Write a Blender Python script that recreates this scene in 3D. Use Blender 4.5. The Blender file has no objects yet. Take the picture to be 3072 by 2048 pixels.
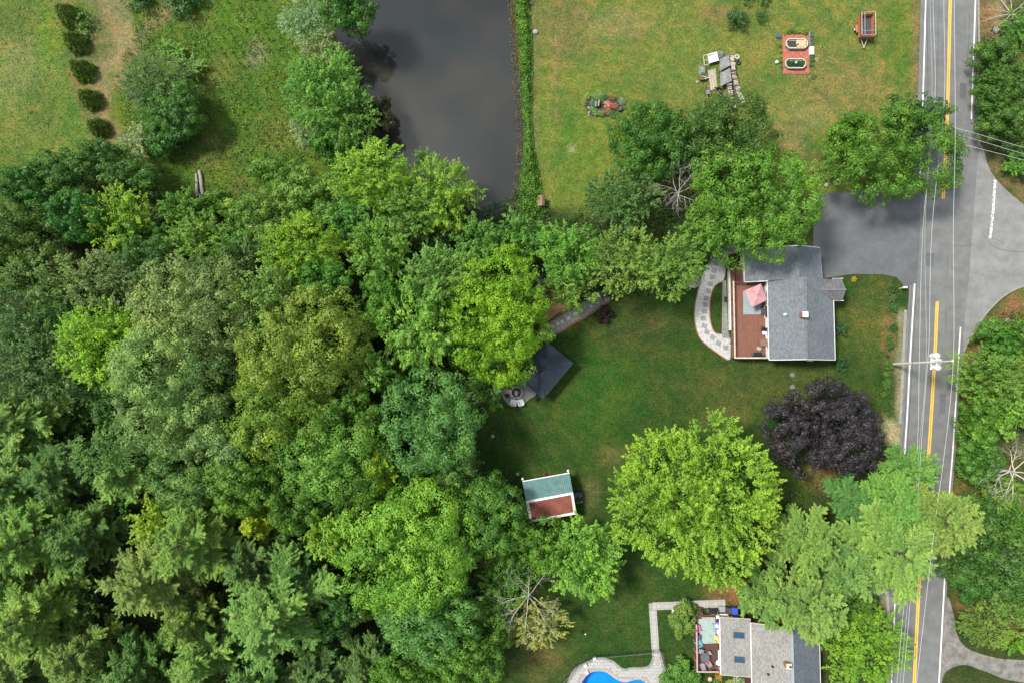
import bpy, math, random
import numpy as np
from mathutils import Vector, Matrix

# ------------------------------------------------------------------ camera, sky, sun, exposure
scene = bpy.context.scene
col = scene.collection
R = math.radians
CAM_H = 96.0                     # drone height over the lawn
FPX = 2048.0                     # focal length in photo pixels (24 mm on 36 mm)
TILT = math.atan(123.0 / FPX)    # straight down shows 123 px under the middle

cam_data = bpy.data.cameras.new('camera')
cam_data.sensor_width = 36.0
cam_data.lens = 36.0 * FPX / 3072.0
cam_data.clip_end = 6000.0
cam = bpy.data.objects.new('camera', cam_data)
col.objects.link(cam)
cam.location = (0, 0, CAM_H)
cam.rotation_euler = (TILT, 0, 0)
scene.camera = cam

SUN_EL, SUN_AZ = R(57), math.atan2(0.36, -0.93)     # sun stands in the upper left of the picture
SUN_STRENGTH, SUN_ANGLE, SKY_STRENGTH, EXPOSURE = 3.5, 11.0, 0.078, 0.90

world = bpy.data.worlds.new('World')
scene.world = world
world.use_nodes = True
wn, wl = world.node_tree.nodes, world.node_tree.links
wn.clear()
w_out = wn.new('ShaderNodeOutputWorld')
w_bg = wn.new('ShaderNodeBackground')
w_sky = wn.new('ShaderNodeTexSky')
w_sky.sky_type = 'NISHITA'
w_sky.sun_disc = False
w_sky.sun_elevation = SUN_EL
w_sky.sun_rotation = math.pi / 2 - SUN_AZ
w_sky.air_density, w_sky.dust_density = 1.0, 1.5
w_tc = wn.new('ShaderNodeTexCoord')
w_n = wn.new('ShaderNodeTexNoise')
w_n.inputs['Scale'].default_value = 4.5
w_n.inputs['Detail'].default_value = 7
w_n.inputs['Roughness'].default_value = 0.55
w_r = wn.new('ShaderNodeValToRGB')
w_r.color_ramp.elements[0].position, w_r.color_ramp.elements[1].position = 0.36, 0.66
w_mx = wn.new('ShaderNodeMix')
w_mx.data_type = 'RGBA'
w_n2 = wn.new('ShaderNodeTexNoise')
w_n2.inputs['Scale'].default_value = 7.0
w_n2.inputs['Detail'].default_value = 5
w_r2 = wn.new('ShaderNodeValToRGB')                    # grey and white cloud over the whole dome
w_r2.color_ramp.elements[0].position, w_r2.color_ramp.elements[0].color = .36, (4.6, 5.0, 5.4, 1)
w_r2.color_ramp.elements[1].position, w_r2.color_ramp.elements[1].color = .64, (11.5, 11.8, 11.8, 1)
wl.new(w_tc.outputs['Generated'], w_n2.inputs['Vector'])
wl.new(w_n2.outputs['Fac'], w_r2.inputs['Fac'])
wl.new(w_r2.outputs['Color'], w_mx.inputs[7])
wl.new(w_tc.outputs['Generated'], w_n.inputs['Vector'])
wl.new(w_n.outputs['Fac'], w_r.inputs['Fac'])
wl.new(w_r.outputs['Color'], w_mx.inputs[0])
wl.new(w_sky.outputs['Color'], w_mx.inputs[6])
wl.new(w_mx.outputs[2], w_bg.inputs['Color'])
w_bg.inputs['Strength'].default_value = SKY_STRENGTH
wl.new(w_bg.outputs['Background'], w_out.inputs['Surface'])

sun_data = bpy.data.lights.new('sun', 'SUN')
sun_data.energy = SUN_STRENGTH
sun_data.angle = R(SUN_ANGLE)
sun_data.color = (1.0, 0.95, 0.86)
sun = bpy.data.objects.new('sun', sun_data)
col.objects.link(sun)
sd = Vector((math.cos(SUN_AZ) * math.cos(SUN_EL), math.sin(SUN_AZ) * math.cos(SUN_EL), math.sin(SUN_EL)))
sun.rotation_euler = sd.to_track_quat('Z', 'Y').to_euler()
sun.location = sd * 300

vs = scene.view_settings
vs.view_transform = 'Standard'
vs.look = 'None'
vs.gamma = 1.0
vs.exposure = EXPOSURE
vs.use_curve_mapping = False

# ------------------------------------------------------------------ pixels to places
_c, _s = math.cos(TILT), math.sin(TILT)
def P(px, py, z=0.0):
    """photo pixel -> point at height z on the thing it touches"""
    x, y = (px - 1536.0) / FPX, -(py - 1024.0) / FPX
    dy, dz = y * _c + _s, y * _s - _c
    t = (z - CAM_H) / dz
    return Vector((x * t, dy * t, z))
OVK = 3072.0 / 2352.0
def O(x, y, z=0.0): return P(x * OVK, y * OVK, z)
def Z1(x, y, z=0.0): return P(2080 + x * .236, 730 + y * .236, z)         # white house
def ZA(x, y, z=0.0): return P(2048 + x / 2.296, 683 + y / 2.296, z)       # front lawn and road
def ZW(x, y, z=0.0): return P(2080 + x * .1148, 140 + y * .1148, z)       # wood pile
def ZG(x, y, z=0.0): return P(2310 + x * .1148, 70 + y * .1148, z)        # trough garden
def ZT(x, y, z=0.0): return P(2540 + x * .0829, 20 + y * .0829, z)        # trailer
def ZF(x, y, z=0.0): return P(1740 + x * .068, 270 + y * .068, z)         # flower bed
def Z6(x, y, z=0.0): return P(1430 + x * .2296, 880 + y * .2296, z)       # pavilion
def ZH(x, y, z=0.0): return P(2040 + x * .1956, 1790 + y * .1956, z)      # brown house
def ZS(x, y, z=0.0): return P(1480 + x * .12755, 1390 + y * .12755, z)    # red shed
def ZP(x, y, z=0.0): return P(1680 + x * .171, 1780 + y * .171, z)        # pool

# ------------------------------------------------------------------ building helpers
def tag(o, label=None, cat=None, group=None, kind=None):
    if label: o['label'] = label
    if cat: o['category'] = cat
    if group: o['group'] = group
    if kind: o['kind'] = kind
    return o
WLOC = {}
def wloc(o): return WLOC.get(o.name, Vector((0, 0, 0))) if o else Vector((0, 0, 0))
def thing(name, label, cat, loc, group=None):
    o = bpy.data.objects.new(name, None)
    o.empty_display_size = 0.3
    col.objects.link(o)
    o.location = loc
    WLOC[o.name] = Vector(loc)
    return tag(o, label, cat, group)
def link(name, mesh, parent=None, loc=None):
    o = bpy.data.objects.new(name, mesh)
    col.objects.link(o)
    if parent: o.parent = parent
    base = wloc(parent)
    w = Vector(loc) if loc is not None else base
    o.location = w - base
    WLOC[o.name] = w
    return o
def inst(name, mesh, parent, loc, rotz=0.0, scale=(1, 1, 1), rot=None):
    o = link(name, mesh, parent, loc)
    o.rotation_euler = rot if rot else (0, 0, rotz)
    o.scale = scale
    return o

class MB:
    """collects shapes given in world places, links them as ONE mesh"""
    def __init__(s): s.v, s.f = [], []
    def raw(s, vs_, fs_):
        b = len(s.v)
        s.v += [tuple(p) for p in vs_]
        s.f += [tuple(i + b for i in f) for f in fs_]
        return s
    def prism(s, pts, t):
        n = len(pts)
        top = [Vector(p) for p in pts]
        ar = sum(top[i].x * top[(i + 1) % n].y - top[(i + 1) % n].x * top[i].y for i in range(n))
        if ar < 0: top.reverse()
        bot = [p - Vector((0, 0, t)) for p in top]
        return s.raw(top + bot, [tuple(range(n)), tuple(range(2 * n - 1, n - 1, -1))] +
                     [(i, n + i, n + (i + 1) % n, (i + 1) % n) for i in range(n)])
    def box(s, c, size, rotz=0.0, m=None):
        x, y, z = size[0] / 2, size[1] / 2, size[2] / 2
        M = m if m else Matrix.Rotation(rotz, 3, 'Z')
        c = Vector(c)
        vs_ = [c + M @ Vector(q) for q in ((-x, -y, -z), (x, -y, -z), (x, y, -z), (-x, y, -z), (-x, -y, z), (x, -y, z), (x, y, z), (-x, y, z))]
        return s.raw(vs_, [(0, 3, 2, 1), (4, 5, 6, 7), (0, 1, 5, 4), (1, 2, 6, 5), (2, 3, 7, 6), (3, 0, 4, 7)])
    def beam(s, a, b, w, h):
        a, b = Vector(a), Vector(b)
        d = (b - a)
        L = d.length
        d.normalize()
        up = Vector((0, 0, 1)) if abs(d.z) < .95 else Vector((0, 1, 0))
        sx = d.cross(up).normalized()
        u = sx.cross(d)
        M = Matrix((d, sx, u)).transposed()
        return s.box((a + b) / 2, (L, w, h), m=M)
    def tube(s, pts, rad, n=6, cap=True):
        pts = [Vector(p) for p in pts]
        rad = rad if isinstance(rad, (list, tuple)) else [rad] * len(pts)
        vs_, fs_ = [], []
        for i, p in enumerate(pts):
            d = (pts[min(i + 1, len(pts) - 1)] - pts[max(i - 1, 0)]).normalized()
            a = d.cross(Vector((0, 0, 1)) if abs(d.z) < .9 else Vector((1, 0, 0))).normalized()
            b = d.cross(a)
            vs_ += [p + (a * math.cos(2 * math.pi * k / n) + b * math.sin(2 * math.pi * k / n)) * rad[i] for k in range(n)]
        for i in range(len(pts) - 1):
            for k in range(n):
                q = (k + 1) % n
                fs_.append((i * n + k, i * n + q, (i + 1) * n + q, (i + 1) * n + k))
        if cap: fs_ += [tuple(range(n)), tuple(range(len(pts) * n - 1, len(pts) * n - n - 1, -1))]
        return s.raw(vs_, fs_)
    def lathe(s, c, prof, n=16, sx=1.0, sy=1.0, rotz=0.0):
        c = Vector(c)
        M = Matrix.Rotation(rotz, 3, 'Z')
        vs_, fs_ = [], []
        for r_, z in prof:
            vs_ += [c + M @ Vector((r_ * sx * math.cos(2 * math.pi * k / n), r_ * sy * math.sin(2 * math.pi * k / n), z)) for k in range(n)]
        for i in range(len(prof) - 1):
            for k in range(n):
                q = (k + 1) % n
                fs_.append((i * n + k, i * n + q, (i + 1) * n + q, (i + 1) * n + k))
        fs_ += [tuple(range(n - 1, -1, -1)), tuple(range((len(prof) - 1) * n, len(prof) * n))]
        return s.raw(vs_, fs_)
    def mesh(s, name, m, org=Vector((0, 0, 0))):
        me = bpy.data.meshes.new(name)
        me.from_pydata([(x - org[0], y - org[1], z - org[2]) for x, y, z in s.v], [], s.f)
        me.materials.append(m)
        return me
    def build(s, name, m, parent=None, smooth=False, org=None):
        b = wloc(parent) if org is None else Vector(org)
        me = s.mesh(name, m, b)
        if smooth: me.polygons.foreach_set('use_smooth', [True] * len(me.polygons))
        return link(name, me, parent, b)

def pip(X, Y, poly):
    ins = np.zeros(X.shape, bool)
    n = len(poly)
    for i in range(n):
        x0, y0 = poly[i][0], poly[i][1]
        x1, y1 = poly[(i + 1) % n][0], poly[(i + 1) % n][1]
        if y0 == y1: continue
        cnd = ((y0 > Y) != (y1 > Y)) & (X < (x1 - x0) * (Y - y0) / (y1 - y0) + x0)
        ins ^= cnd
    return ins
def pdist(X, Y, poly, closed=True):
    D = np.full(X.shape, 1e9)
    n = len(poly)
    for i in range(n if closed else n - 1):
        x0, y0 = poly[i][0], poly[i][1]
        x1, y1 = poly[(i + 1) % n][0], poly[(i + 1) % n][1]
        dx, dy = x1 - x0, y1 - y0
        t = np.clip(((X - x0) * dx + (Y - y0) * dy) / (dx * dx + dy * dy + 1e-9), 0, 1)
        D = np.minimum(D, np.hypot(X - x0 - t * dx, Y - y0 - t * dy))
    return D
def smooth_poly(pts, k=6, closed=True):
    """Catmull-Rom through the points"""
    pts = [Vector(p) for p in pts]
    n = len(pts)
    out = []
    for i in range(n if closed else n - 1):
        g = lambda j: pts[j % n] if closed else pts[min(max(j, 0), n - 1)]
        p0, p1, p2, p3 = g(i - 1), g(i), g(i + 1), g(i + 2)
        for j in range(k):
            t = j / k
            out.append(0.5 * ((2 * p1) + (p2 - p0) * t + (2 * p0 - 5 * p1 + 4 * p2 - p3) * t * t + (3 * p1 - p0 - 3 * p2 + p3) * t ** 3))
    if not closed: out.append(pts[-1])
    return out
def sheet(name, pts, m, z, parent=None, kind='structure', thick=0.0):
    """a flat sheet (ngon triangulated) at height z"""
    mb = MB()
    pts = [Vector((p[0], p[1], z)) for p in pts]
    mb.prism(pts, thick if thick else 0.05)
    o = mb.build(name, m, parent)
    if kind and not parent: o['kind'] = kind
    return o
def band(name, line, w, m, z, parent=None, thick=0.05):
    """a strip of width w (metres) along a line of places"""
    line = [Vector((p[0], p[1], z)) for p in line]
    L, Rr = [], []
    for i, p in enumerate(line):
        d = (line[min(i + 1, len(line) - 1)] - line[max(i - 1, 0)]).normalized()
        nrm = Vector((-d.y, d.x, 0))
        ww = w[i] if isinstance(w, (list, tuple)) else w
        L.append(p + nrm * ww / 2)
        Rr.append(p - nrm * ww / 2)
    mb = MB()
    n = len(line)
    low = [p - Vector((0, 0, thick)) for p in L + Rr]
    vs_ = L + Rr + low
    fs_ = []
    for i in range(n - 1):
        fs_ += [(n + i, n + i + 1, i + 1, i), (2 * n + i, 2 * n + i + 1, 3 * n + i + 1, 3 * n + i),
                (i, i + 1, 2 * n + i + 1, 2 * n + i), (n + i + 1, n + i, 3 * n + i, 3 * n + i + 1)]
    fs_ += [(0, 2 * n, 3 * n, n), (n - 1, 2 * n - 1, 4 * n - 1, 3 * n - 1)]
    mb.raw(vs_, fs_)
    return mb.build(name, m, parent)

# ------------------------------------------------------------------ materials
def mat(name, c, rough=0.7, c2=None, scale=3.0, detail=6.0, bump=0.0, bscale=None, metal=0.0, spec=0.4, contrast=(0.35, 0.65), stretch=None):
    m = bpy.data.materials.new(name)
    m.use_nodes = True
    n, l = m.node_tree.nodes, m.node_tree.links
    b = n['Principled BSDF']
    b.inputs['Roughness'].default_value = rough
    b.inputs['Metallic'].default_value = metal
    b.inputs['Specular IOR Level'].default_value = spec
    c2 = c2 if c2 else tuple(x * 0.72 for x in c)
    geo = n.new('ShaderNodeNewGeometry')
    vec = geo.outputs['Position']
    if stretch:
        mp = n.new('ShaderNodeMapping')
        mp.inputs['Scale'].default_value = stretch
        l.new(vec, mp.inputs['Vector'])
        vec = mp.outputs['Vector']
    nz = n.new('ShaderNodeTexNoise')
    nz.inputs['Scale'].default_value = scale
    nz.inputs['Detail'].default_value = detail
    nz.inputs['Roughness'].default_value = 0.65
    l.new(vec, nz.inputs['Vector'])
    rp = n.new('ShaderNodeValToRGB')
    rp.color_ramp.elements[0].position, rp.color_ramp.elements[1].position = contrast
    rp.color_ramp.elements[0].color = (*c2, 1)
    rp.color_ramp.elements[1].color = (*c, 1)
    l.new(nz.outputs['Fac'], rp.inputs['Fac'])
    l.new(rp.outputs['Color'], b.inputs['Base Color'])
    if bump:
        nb = n.new('ShaderNodeTexNoise')
        nb.inputs['Scale'].default_value = bscale or scale * 4
        nb.inputs['Detail'].default_value = 4
        l.new(vec, nb.inputs['Vector'])
        bp = n.new('ShaderNodeBump')
        bp.inputs['Strength'].default_value = bump
        bp.inputs['Distance'].default_value = 0.05
        l.new(nb.outputs['Fac'], bp.inputs['Height'])
        l.new(bp.outputs['Normal'], b.inputs['Normal'])
    return m

def shingle(name, c, swap=False, ang=0.0):
    """asphalt shingles: short tabs in courses, each tab a shade of its own, lichen and weather in patches"""
    m = mat(name, c, 0.85, tuple(x * .74 for x in c), scale=9, detail=6, contrast=(.3, .7))
    n, l = m.node_tree.nodes, m.node_tree.links
    b = n['Principled BSDF']
    src = b.inputs['Base Color'].links[0].from_socket
    geo = n.new('ShaderNodeNewGeometry')
    mp = n.new('ShaderNodeMapping')
    mp.inputs['Rotation'].default_value = (0, 0, ang + (R(90) if swap else 0))
    l.new(geo.outputs['Position'], mp.inputs['Vector'])
    br = n.new('ShaderNodeTexBrick')
    br.inputs['Scale'].default_value = 1.0
    br.inputs['Brick Width'].default_value = 0.30
    br.inputs['Row Height'].default_value = 0.18
    br.inputs['Mortar Size'].default_value = 0.012
    br.inputs['Mortar Smooth'].default_value = 0.4
    br.inputs['Color1'].default_value = (1.22, 1.22, 1.22, 1)
    br.inputs['Color2'].default_value = (.74, .75, .77, 1)
    br.inputs['Mortar'].default_value = (.55, .55, .55, 1)
    l.new(mp.outputs['Vector'], br.inputs['Vector'])
    mx = n.new('ShaderNodeMix')
    mx.data_type, mx.blend_type = 'RGBA', 'MULTIPLY'
    mx.inputs[0].default_value = 0.8
    l.new(src, mx.inputs[6])
    l.new(br.outputs['Color'], mx.inputs[7])
    big = n.new('ShaderNodeTexNoise')
    big.inputs['Scale'].default_value = 0.45
    big.inputs['Detail'].default_value = 5
    l.new(geo.outputs['Position'], big.inputs['Vector'])
    mr = n.new('ShaderNodeMapRange')
    mr.inputs[1].default_value, mr.inputs[2].default_value, mr.inputs[3].default_value, mr.inputs[4].default_value = .3, .7, .92, 1.08
    l.new(big.outputs['Fac'], mr.inputs[0])
    m2 = n.new('ShaderNodeMix')
    m2.data_type, m2.blend_type = 'RGBA', 'MULTIPLY'
    m2.inputs[0].default_value = 1
    l.new(mx.outputs[2], m2.inputs[6])
    l.new(mr.outputs[0], m2.inputs[7])
    l.new(m2.outputs[2], b.inputs['Base Color'])
    bp = n.new('ShaderNodeBump')
    bp.inputs['Strength'].default_value = 0.6
    bp.inputs['Distance'].default_value = 0.03
    l.new(br.outputs['Fac'], bp.inputs['Height'])
    bp.invert = True
    l.new(bp.outputs['Normal'], b.inputs['Normal'])
    return m

def leaf_material(name, transl=0.40, rough=0.45, spec=0.3):
    """leaf colour comes from the tree (object colour), each leaf a little different"""
    m = bpy.data.materials.new(name)
    m.use_nodes = True
    n, l = m.node_tree.nodes, m.node_tree.links
    b = n['Principled BSDF']
    out = n['Material Output']
    oi = n.new('ShaderNodeObjectInfo')
    at = n.new('ShaderNodeAttribute')
    at.attribute_name = 'tint'
    rp = n.new('ShaderNodeValToRGB')
    e = rp.color_ramp.elements
    e[0].position, e[0].color = 0.0, (.46, .60, .44, 1)
    e[1].position, e[1].color = 1.0, (1.85, 1.55, 1.15, 1)
    k = e.new(.5)
    k.color = (1, 1, 1, 1)
    l.new(at.outputs['Fac'], rp.inputs['Fac'])
    mx = n.new('ShaderNodeMix')
    mx.data_type, mx.blend_type = 'RGBA', 'MULTIPLY'
    mx.inputs[0].default_value = 1
    l.new(oi.outputs['Color'], mx.inputs[6])
    l.new(rp.outputs['Color'], mx.inputs[7])
    l.new(mx.outputs[2], b.inputs['Base Color'])
    b.inputs['Roughness'].default_value = rough
    b.inputs['Specular IOR Level'].default_value = spec
    tr = n.new('ShaderNodeBsdfTranslucent')
    m3 = n.new('ShaderNodeMix')
    m3.data_type, m3.blend_type = 'RGBA', 'MULTIPLY'
    m3.inputs[0].default_value = 1
    m3.inputs[7].default_value = (1.15, 1.25, .7, 1)
    l.new(mx.outputs[2], m3.inputs[6])
    l.new(m3.outputs[2], tr.inputs['Color'])
    ms = n.new('ShaderNodeMixShader')
    ms.inputs[0].default_value = transl
    l.new(b.outputs[0], ms.inputs[1])
    l.new(tr.outputs[0], ms.inputs[2])
    l.new(ms.outputs[0], out.inputs['Surface'])
    return m

M = {}
M['leaf'] = leaf_material('leaf')
M['needle'] = leaf_material('needle', .18, .6, .2)
M['bark'] = mat('bark', (.11, .085, .065), .9, (.05, .04, .03), 5, bump=.4)
M['dead'] = mat('dead_wood', (.50, .47, .43), .85, (.30, .27, .24), 6)
M['dead_brown'] = mat('dead_brown_wood', (.24, .19, .15), .85, (.10, .08, .065), 6)
M['asphalt'] = mat('asphalt', (.150, .155, .154), .9, (.108, .112, .113), .55, 12, bump=.25, bscale=30)
M['asphalt_old'] = mat('old_asphalt', (.200, .205, .202), .92, (.140, .143, .142), .5, 10, bump=.25, bscale=25)
M['asphalt_drive'] = mat('driveway_asphalt', (.108, .115, .124), .92, (.078, .083, .090), .45, 10, bump=.25, bscale=25)
M['concrete'] = mat('concrete', (.27, .255, .225), .9, (.17, .16, .14), 2.2, 8, bump=.2)
M['white_paint'] = mat('white_road_paint', (.66, .66, .64), .7, (.36, .36, .35), 4, 9, contrast=(.28, .5))
M['worn_paint'] = mat('worn_white_paint', (.74, .74, .71), .8, (.20, .20, .20), 4.5, 8, contrast=(.46, .54))
M['yellow_paint'] = mat('yellow_road_paint', (.74, .42, .04), .7, (.46, .27, .06), 4, 9, contrast=(.25, .5))
M['white'] = mat('white_trim', (.68, .68, .67), .55, (.54, .54, .53), 2)
M['siding'] = mat('white_siding', (.76, .77, .77), .6, (.64, .65, .66), 1.5)
M['black'] = mat('black_metal', (.02, .02, .022), .45, (.012, .012, .014), 6)
M['dark_grey'] = mat('dark_grey_plastic', (.06, .062, .068), .6, (.035, .036, .04), 5)
M['grey'] = mat('grey_paint', (.30, .31, .32), .6, (.22, .23, .24), 4)
M['glass'] = mat('window_glass', (.015, .022, .03), .05, (.01, .014, .02), 2, spec=.8)
M['sky_glass'] = mat('skylight_glass', (.012, .06, .12), .04, (.008, .045, .09), 1.5, spec=.9)
M['roof_grey'] = shingle('weathered_grey_shingle', (.150, .168, .188), swap=True, ang=-.02)
M['roof_slate'] = shingle('blue_black_shingle', (.048, .062, .088), ang=R(42))
M['roof_tan'] = shingle('tan_grey_shingle', (.255, .25, .235), swap=True)
M['roof_blue'] = shingle('blue_grey_shingle', (.125, .143, .168), swap=True)
M['metal_roof'] = mat('grey_seam_metal', (.20, .195, .21), .45, (.15, .145, .16), 1.2, metal=.35)
M['green_metal'] = mat('green_ribbed_metal', (.13, .25, .235), .45, (.08, .17, .165), 1.6, 8, metal=.25)
M['red_roof'] = mat('rust_red_roofing', (.245, .082, .055), .8, (.15, .045, .035), .9, 8)
M['red_wall'] = mat('barn_red_boards', (.20, .045, .035), .8, (.12, .028, .022), 3, stretch=(1, 1, .2))
M['brown_wall'] = mat('dark_red_brown_siding', (.105, .035, .028), .75, (.07, .022, .018), 2)
M['deck'] = mat('red_brown_deck_boards', (.20, .088, .058), .75, (.125, .052, .036), 2.4, 8, stretch=(4, .5, 1), bump=.15)
M['deck_dark'] = mat('dark_brown_deck_boards', (.105, .05, .042), .7, (.062, .03, .026), 2.4, 8, stretch=(.5, 4, 1))
M['tan_rail'] = mat('tan_rail_cap', (.52, .44, .36), .7, (.38, .31, .25), 4)
M['brown_rail'] = mat('brown_rail', (.15, .07, .05), .7, (.085, .04, .03), 4)
M['pink_rail'] = mat('faded_pink_rail', (.50, .33, .32), .7, (.36, .22, .21), 4)
M['rug_blue'] = mat('grey_blue_rug', (.26, .305, .325), .95, (.19, .23, .25), 5)
M['rug_mint'] = mat('pale_mint_rug', (.30, .385, .36), .95, (.22, .295, .28), 3)
M['umbrella'] = mat('faded_pink_canvas', (.47, .265, .285), .9, (.36, .185, .205), 1.2)
M['gravel'] = mat('pale_gravel', (.50, .50, .485), .95, (.20, .20, .20), 11, 8, bump=.8, bscale=26, contrast=(.38, .58))
M['slab'] = mat('grey_stone_slab', (.245, .245, .24), .9, (.16, .16, .158), 4, 8, bump=.3)
M['brick'] = mat('red_brick', (.37, .145, .095), .9, (.23, .085, .06), 8)
M['paver'] = mat('pale_grey_paver', (.37, .368, .355), .9, (.28, .278, .268), 3.2, 8, bump=.15)
M['paver_base'] = mat('paver_joint', (.27, .265, .25), .95, (.2, .195, .185), 4)
M['flagstone'] = mat('grey_flagstone', (.23, .225, .205), .9, (.125, .122, .112), 2.6, 8, bump=.3)
M['field_stone'] = mat('field_stone', (.36, .345, .32), .9, (.17, .16, .15), 3.5, 8, bump=.4)
M['mulch'] = mat('bark_mulch', (.20, .095, .055), .95, (.09, .045, .03), 9, 8, bump=.6)
M['straw'] = mat('orange_straw_mulch', (.40, .22, .12), .95, (.22, .11, .06), 7, 8, bump=.6)
M['sand'] = mat('pale_sand', (.42, .37, .29), .95, (.30, .25, .185), 2.5, 8, bump=.3)
M['soil'] = mat('dark_soil', (.06, .045, .035), .95, (.035, .025, .02), 8, bump=.5)
M['log_end'] = mat('split_firewood', (.48, .43, .35), .85, (.13, .10, .085), 5, 8, contrast=(.32, .6))
M['log_grey'] = mat('weathered_log', (.33, .31, .285), .85, (.16, .145, .13), 5, 8)
M['board'] = mat('pale_boards', (.44, .39, .30), .8, (.22, .18, .13), 9, 8, stretch=(1, .3, 1))
M['tin'] = mat('galvanised_sheet', (.28, .295, .295), .5, (.16, .17, .17), 1.8, 8, metal=.5)
M['rust'] = mat('rust_orange_steel', (.46, .155, .065), .75, (.28, .085, .045), 4, 8)
M['trough'] = mat('pale_green_trough', (.30, .36, .31), .7, (.20, .25, .215), 3)
M['trough_lip'] = mat('cream_trough_lip', (.50, .48, .41), .7, (.36, .345, .29), 3)
M['tan_board'] = mat('tan_plywood', (.52, .38, .22), .85, (.40, .28, .15), 3)
M['cedar'] = mat('cedar_shingle', (.26, .17, .12), .9, (.15, .095, .07), 6)
M['pole'] = mat('pale_pole_wood', (.60, .55, .48), .8, (.44, .39, .33), 3, stretch=(1, 1, .2))
M['can'] = mat('pale_transformer_paint', (.70, .73, .73), .5, (.56, .59, .60), 3)
M['wire'] = mat('bare_wire', (.50, .52, .54), .5, (.4, .42, .44), 3)
M['tarp'] = mat('grey_green_tarp', (.20, .24, .22), .6, (.10, .13, .12), 4, bump=.6, bscale=5)
def plastic(name, c): return mat(name, c, .45, tuple(x * .8 for x in c), 4)
M['blue_plastic'] = plastic('blue_plastic', (.03, .09, .55))
M['pink_plastic'] = plastic('pink_plastic', (.55, .13, .26))
M['purple_plastic'] = plastic('lavender_plastic', (.26, .24, .60))
M['lime_plastic'] = plastic('lime_plastic', (.52, .55, .12))
M['teal_plastic'] = plastic('teal_plastic', (.03, .42, .46))
M['white_plastic'] = plastic('white_plastic', (.78, .80, .82))
M['red_fabric'] = plastic('red_cushion', (.55, .05, .05))
M['green_plastic'] = plastic('green_plastic', (.05, .26, .13))
M['navy'] = plastic('navy_plastic', (.05, .08, .13))
M['smoke_glass'] = mat('smoked_table_glass', (.10, .115, .125), .15, (.07, .08, .09), 3, spec=.7)
M['pool_liner'] = mat('blue_pool_liner', (.02, .31, .74), .6, (.015, .25, .66), .6)
M['flower_white'] = plastic('white_petals', (.75, .74, .70))
M['cap_white'] = mat('chimney_cap', (.72, .72, .70), .6)
M['orange_rust'] = mat('orange_coping_brick', (.46, .33, .24), .85, (.30, .27, .25), 3.2, contrast=(.42, .58))
# ------------------------------------------------------------------ ground: one sheet with the pond and the pool hollow in it
def PP(*pts): return [P(x, y) for x, y in pts]
pond_line = smooth_poly(PP((1008, -90), (1290, -120), (1522, -90), (1522, 0), (1530, 80), (1545, 200), (1560, 330), (1558, 470), (1545, 560),
                           (1500, 636), (1440, 650), (1330, 600), (1200, 500), (1120, 420), (1062, 330), (1030, 200), (1010, 100)), 4)
pool_line = smooth_poly([ZP(*q) for q in ((370, 1568), (440, 1450), (540, 1370), (650, 1345), (770, 1350), (870, 1400), (960, 1470), (1060, 1520), (1150, 1535),
                         (1300, 1500), (1400, 1495), (1490, 1530), (1540, 1620), (1500, 1740), (1360, 1830), (1150, 1870), (900, 1900), (640, 1900), (450, 1820), (370, 1700))], 5)

def axis(lo, hi, st, far):
    a = list(np.arange(lo, hi + st / 2, st))
    return np.array([-far, -600, -250, -140] + a + [140, 250, 600, far])
gx, gy = axis(-86, 86, .62, 2500), axis(-58, 72, .62, 2500)
GX, GY = np.meshgrid(gx, gy)
rs = np.random.RandomState(5)
d_in = pip(GX, GY, pond_line)
d_p = pdist(GX, GY, pond_line)
sdp = np.where(d_in, d_p, -d_p)
GZ = -1.5 * np.clip((sdp + .9) / 3.0, 0, 1) ** .8
q_in = pip(GX, GY, pool_line)
q_d = pdist(GX, GY, pool_line)
GZ = np.where(q_in | (q_d < .9), -2.4, GZ)

def tocol(c): return np.array(c)
C = np.zeros(GX.shape + (3,)) + tocol((.058, .078, .030))
def jig(w):
    """uneven edge for painted zones"""
    f = np.zeros(GX.shape)
    for k in range(5):
        a, b, ph = rs.uniform(.15, 1.1), rs.uniform(.15, 1.1), rs.uniform(0, 6.28)
        f += np.sin(GX * a + GY * b * (1 if k % 2 else -1) + ph)
    return f / 5 * w
def zone(poly, c, feather=1.5, amt=1.0, wob=1.2):
    global C
    ins = pip(GX, GY, poly)
    dd = pdist(GX, GY, poly)
    s = np.where(ins, dd, -dd) + jig(wob)
    k = np.clip(s / feather + .5, 0, 1) * amt
    C = C * (1 - k[..., None]) + tocol(c) * k[..., None]
def blob(px, py, r, c, amt=1.0, ry=None, feather=.9):
    global C
    p = P(px, py)
    r_, ry_ = r * .0469, (ry or r) * .0469
    d = np.hypot((GX - p.x) / r_, (GY - p.y) / ry_) + jig(.18)
    k = np.clip((1 - d) / feather + .35, 0, 1) * amt
    C = C * (1 - k[..., None]) + tocol(c) * k[..., None]
def trail(pts, w, c, feather=1.0, amt=1.0, wob=.5):
    global C
    d = pdist(GX, GY, pts, closed=False)
    k = np.clip((w / 2 - d + jig(wob)) / feather + .5, 0, 1) * amt
    C = C * (1 - k[..., None]) + tocol(c) * k[..., None]
MEADOW = PP((-120, -120), (1010, -120), (1010, 100), (1030, 200), (1062, 330), (1050, 470), (900, 560), (700, 640), (560, 620), (430, 540), (300, 480), (160, 540), (-120, 640))
zone(MEADOW, (.112, .180, .034), 2.5)
zone(PP((-120, -120), (190, -120), (230, 120), (300, 420), (150, 560), (-120, 660)), (.150, .220, .052), 2.0)
blob(60, 210, 110, (.28, .27, .15), .55, 120)
blob(90, 380, 90, (.17, .20, .07), .6)
blob(40, 60, 80, (.08, .13, .05), .7)
blob(120, 300, 60, (.10, .16, .045), .7, 90)
blob(20, 480, 90, (.09, .15, .04), .7, 60)
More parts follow.
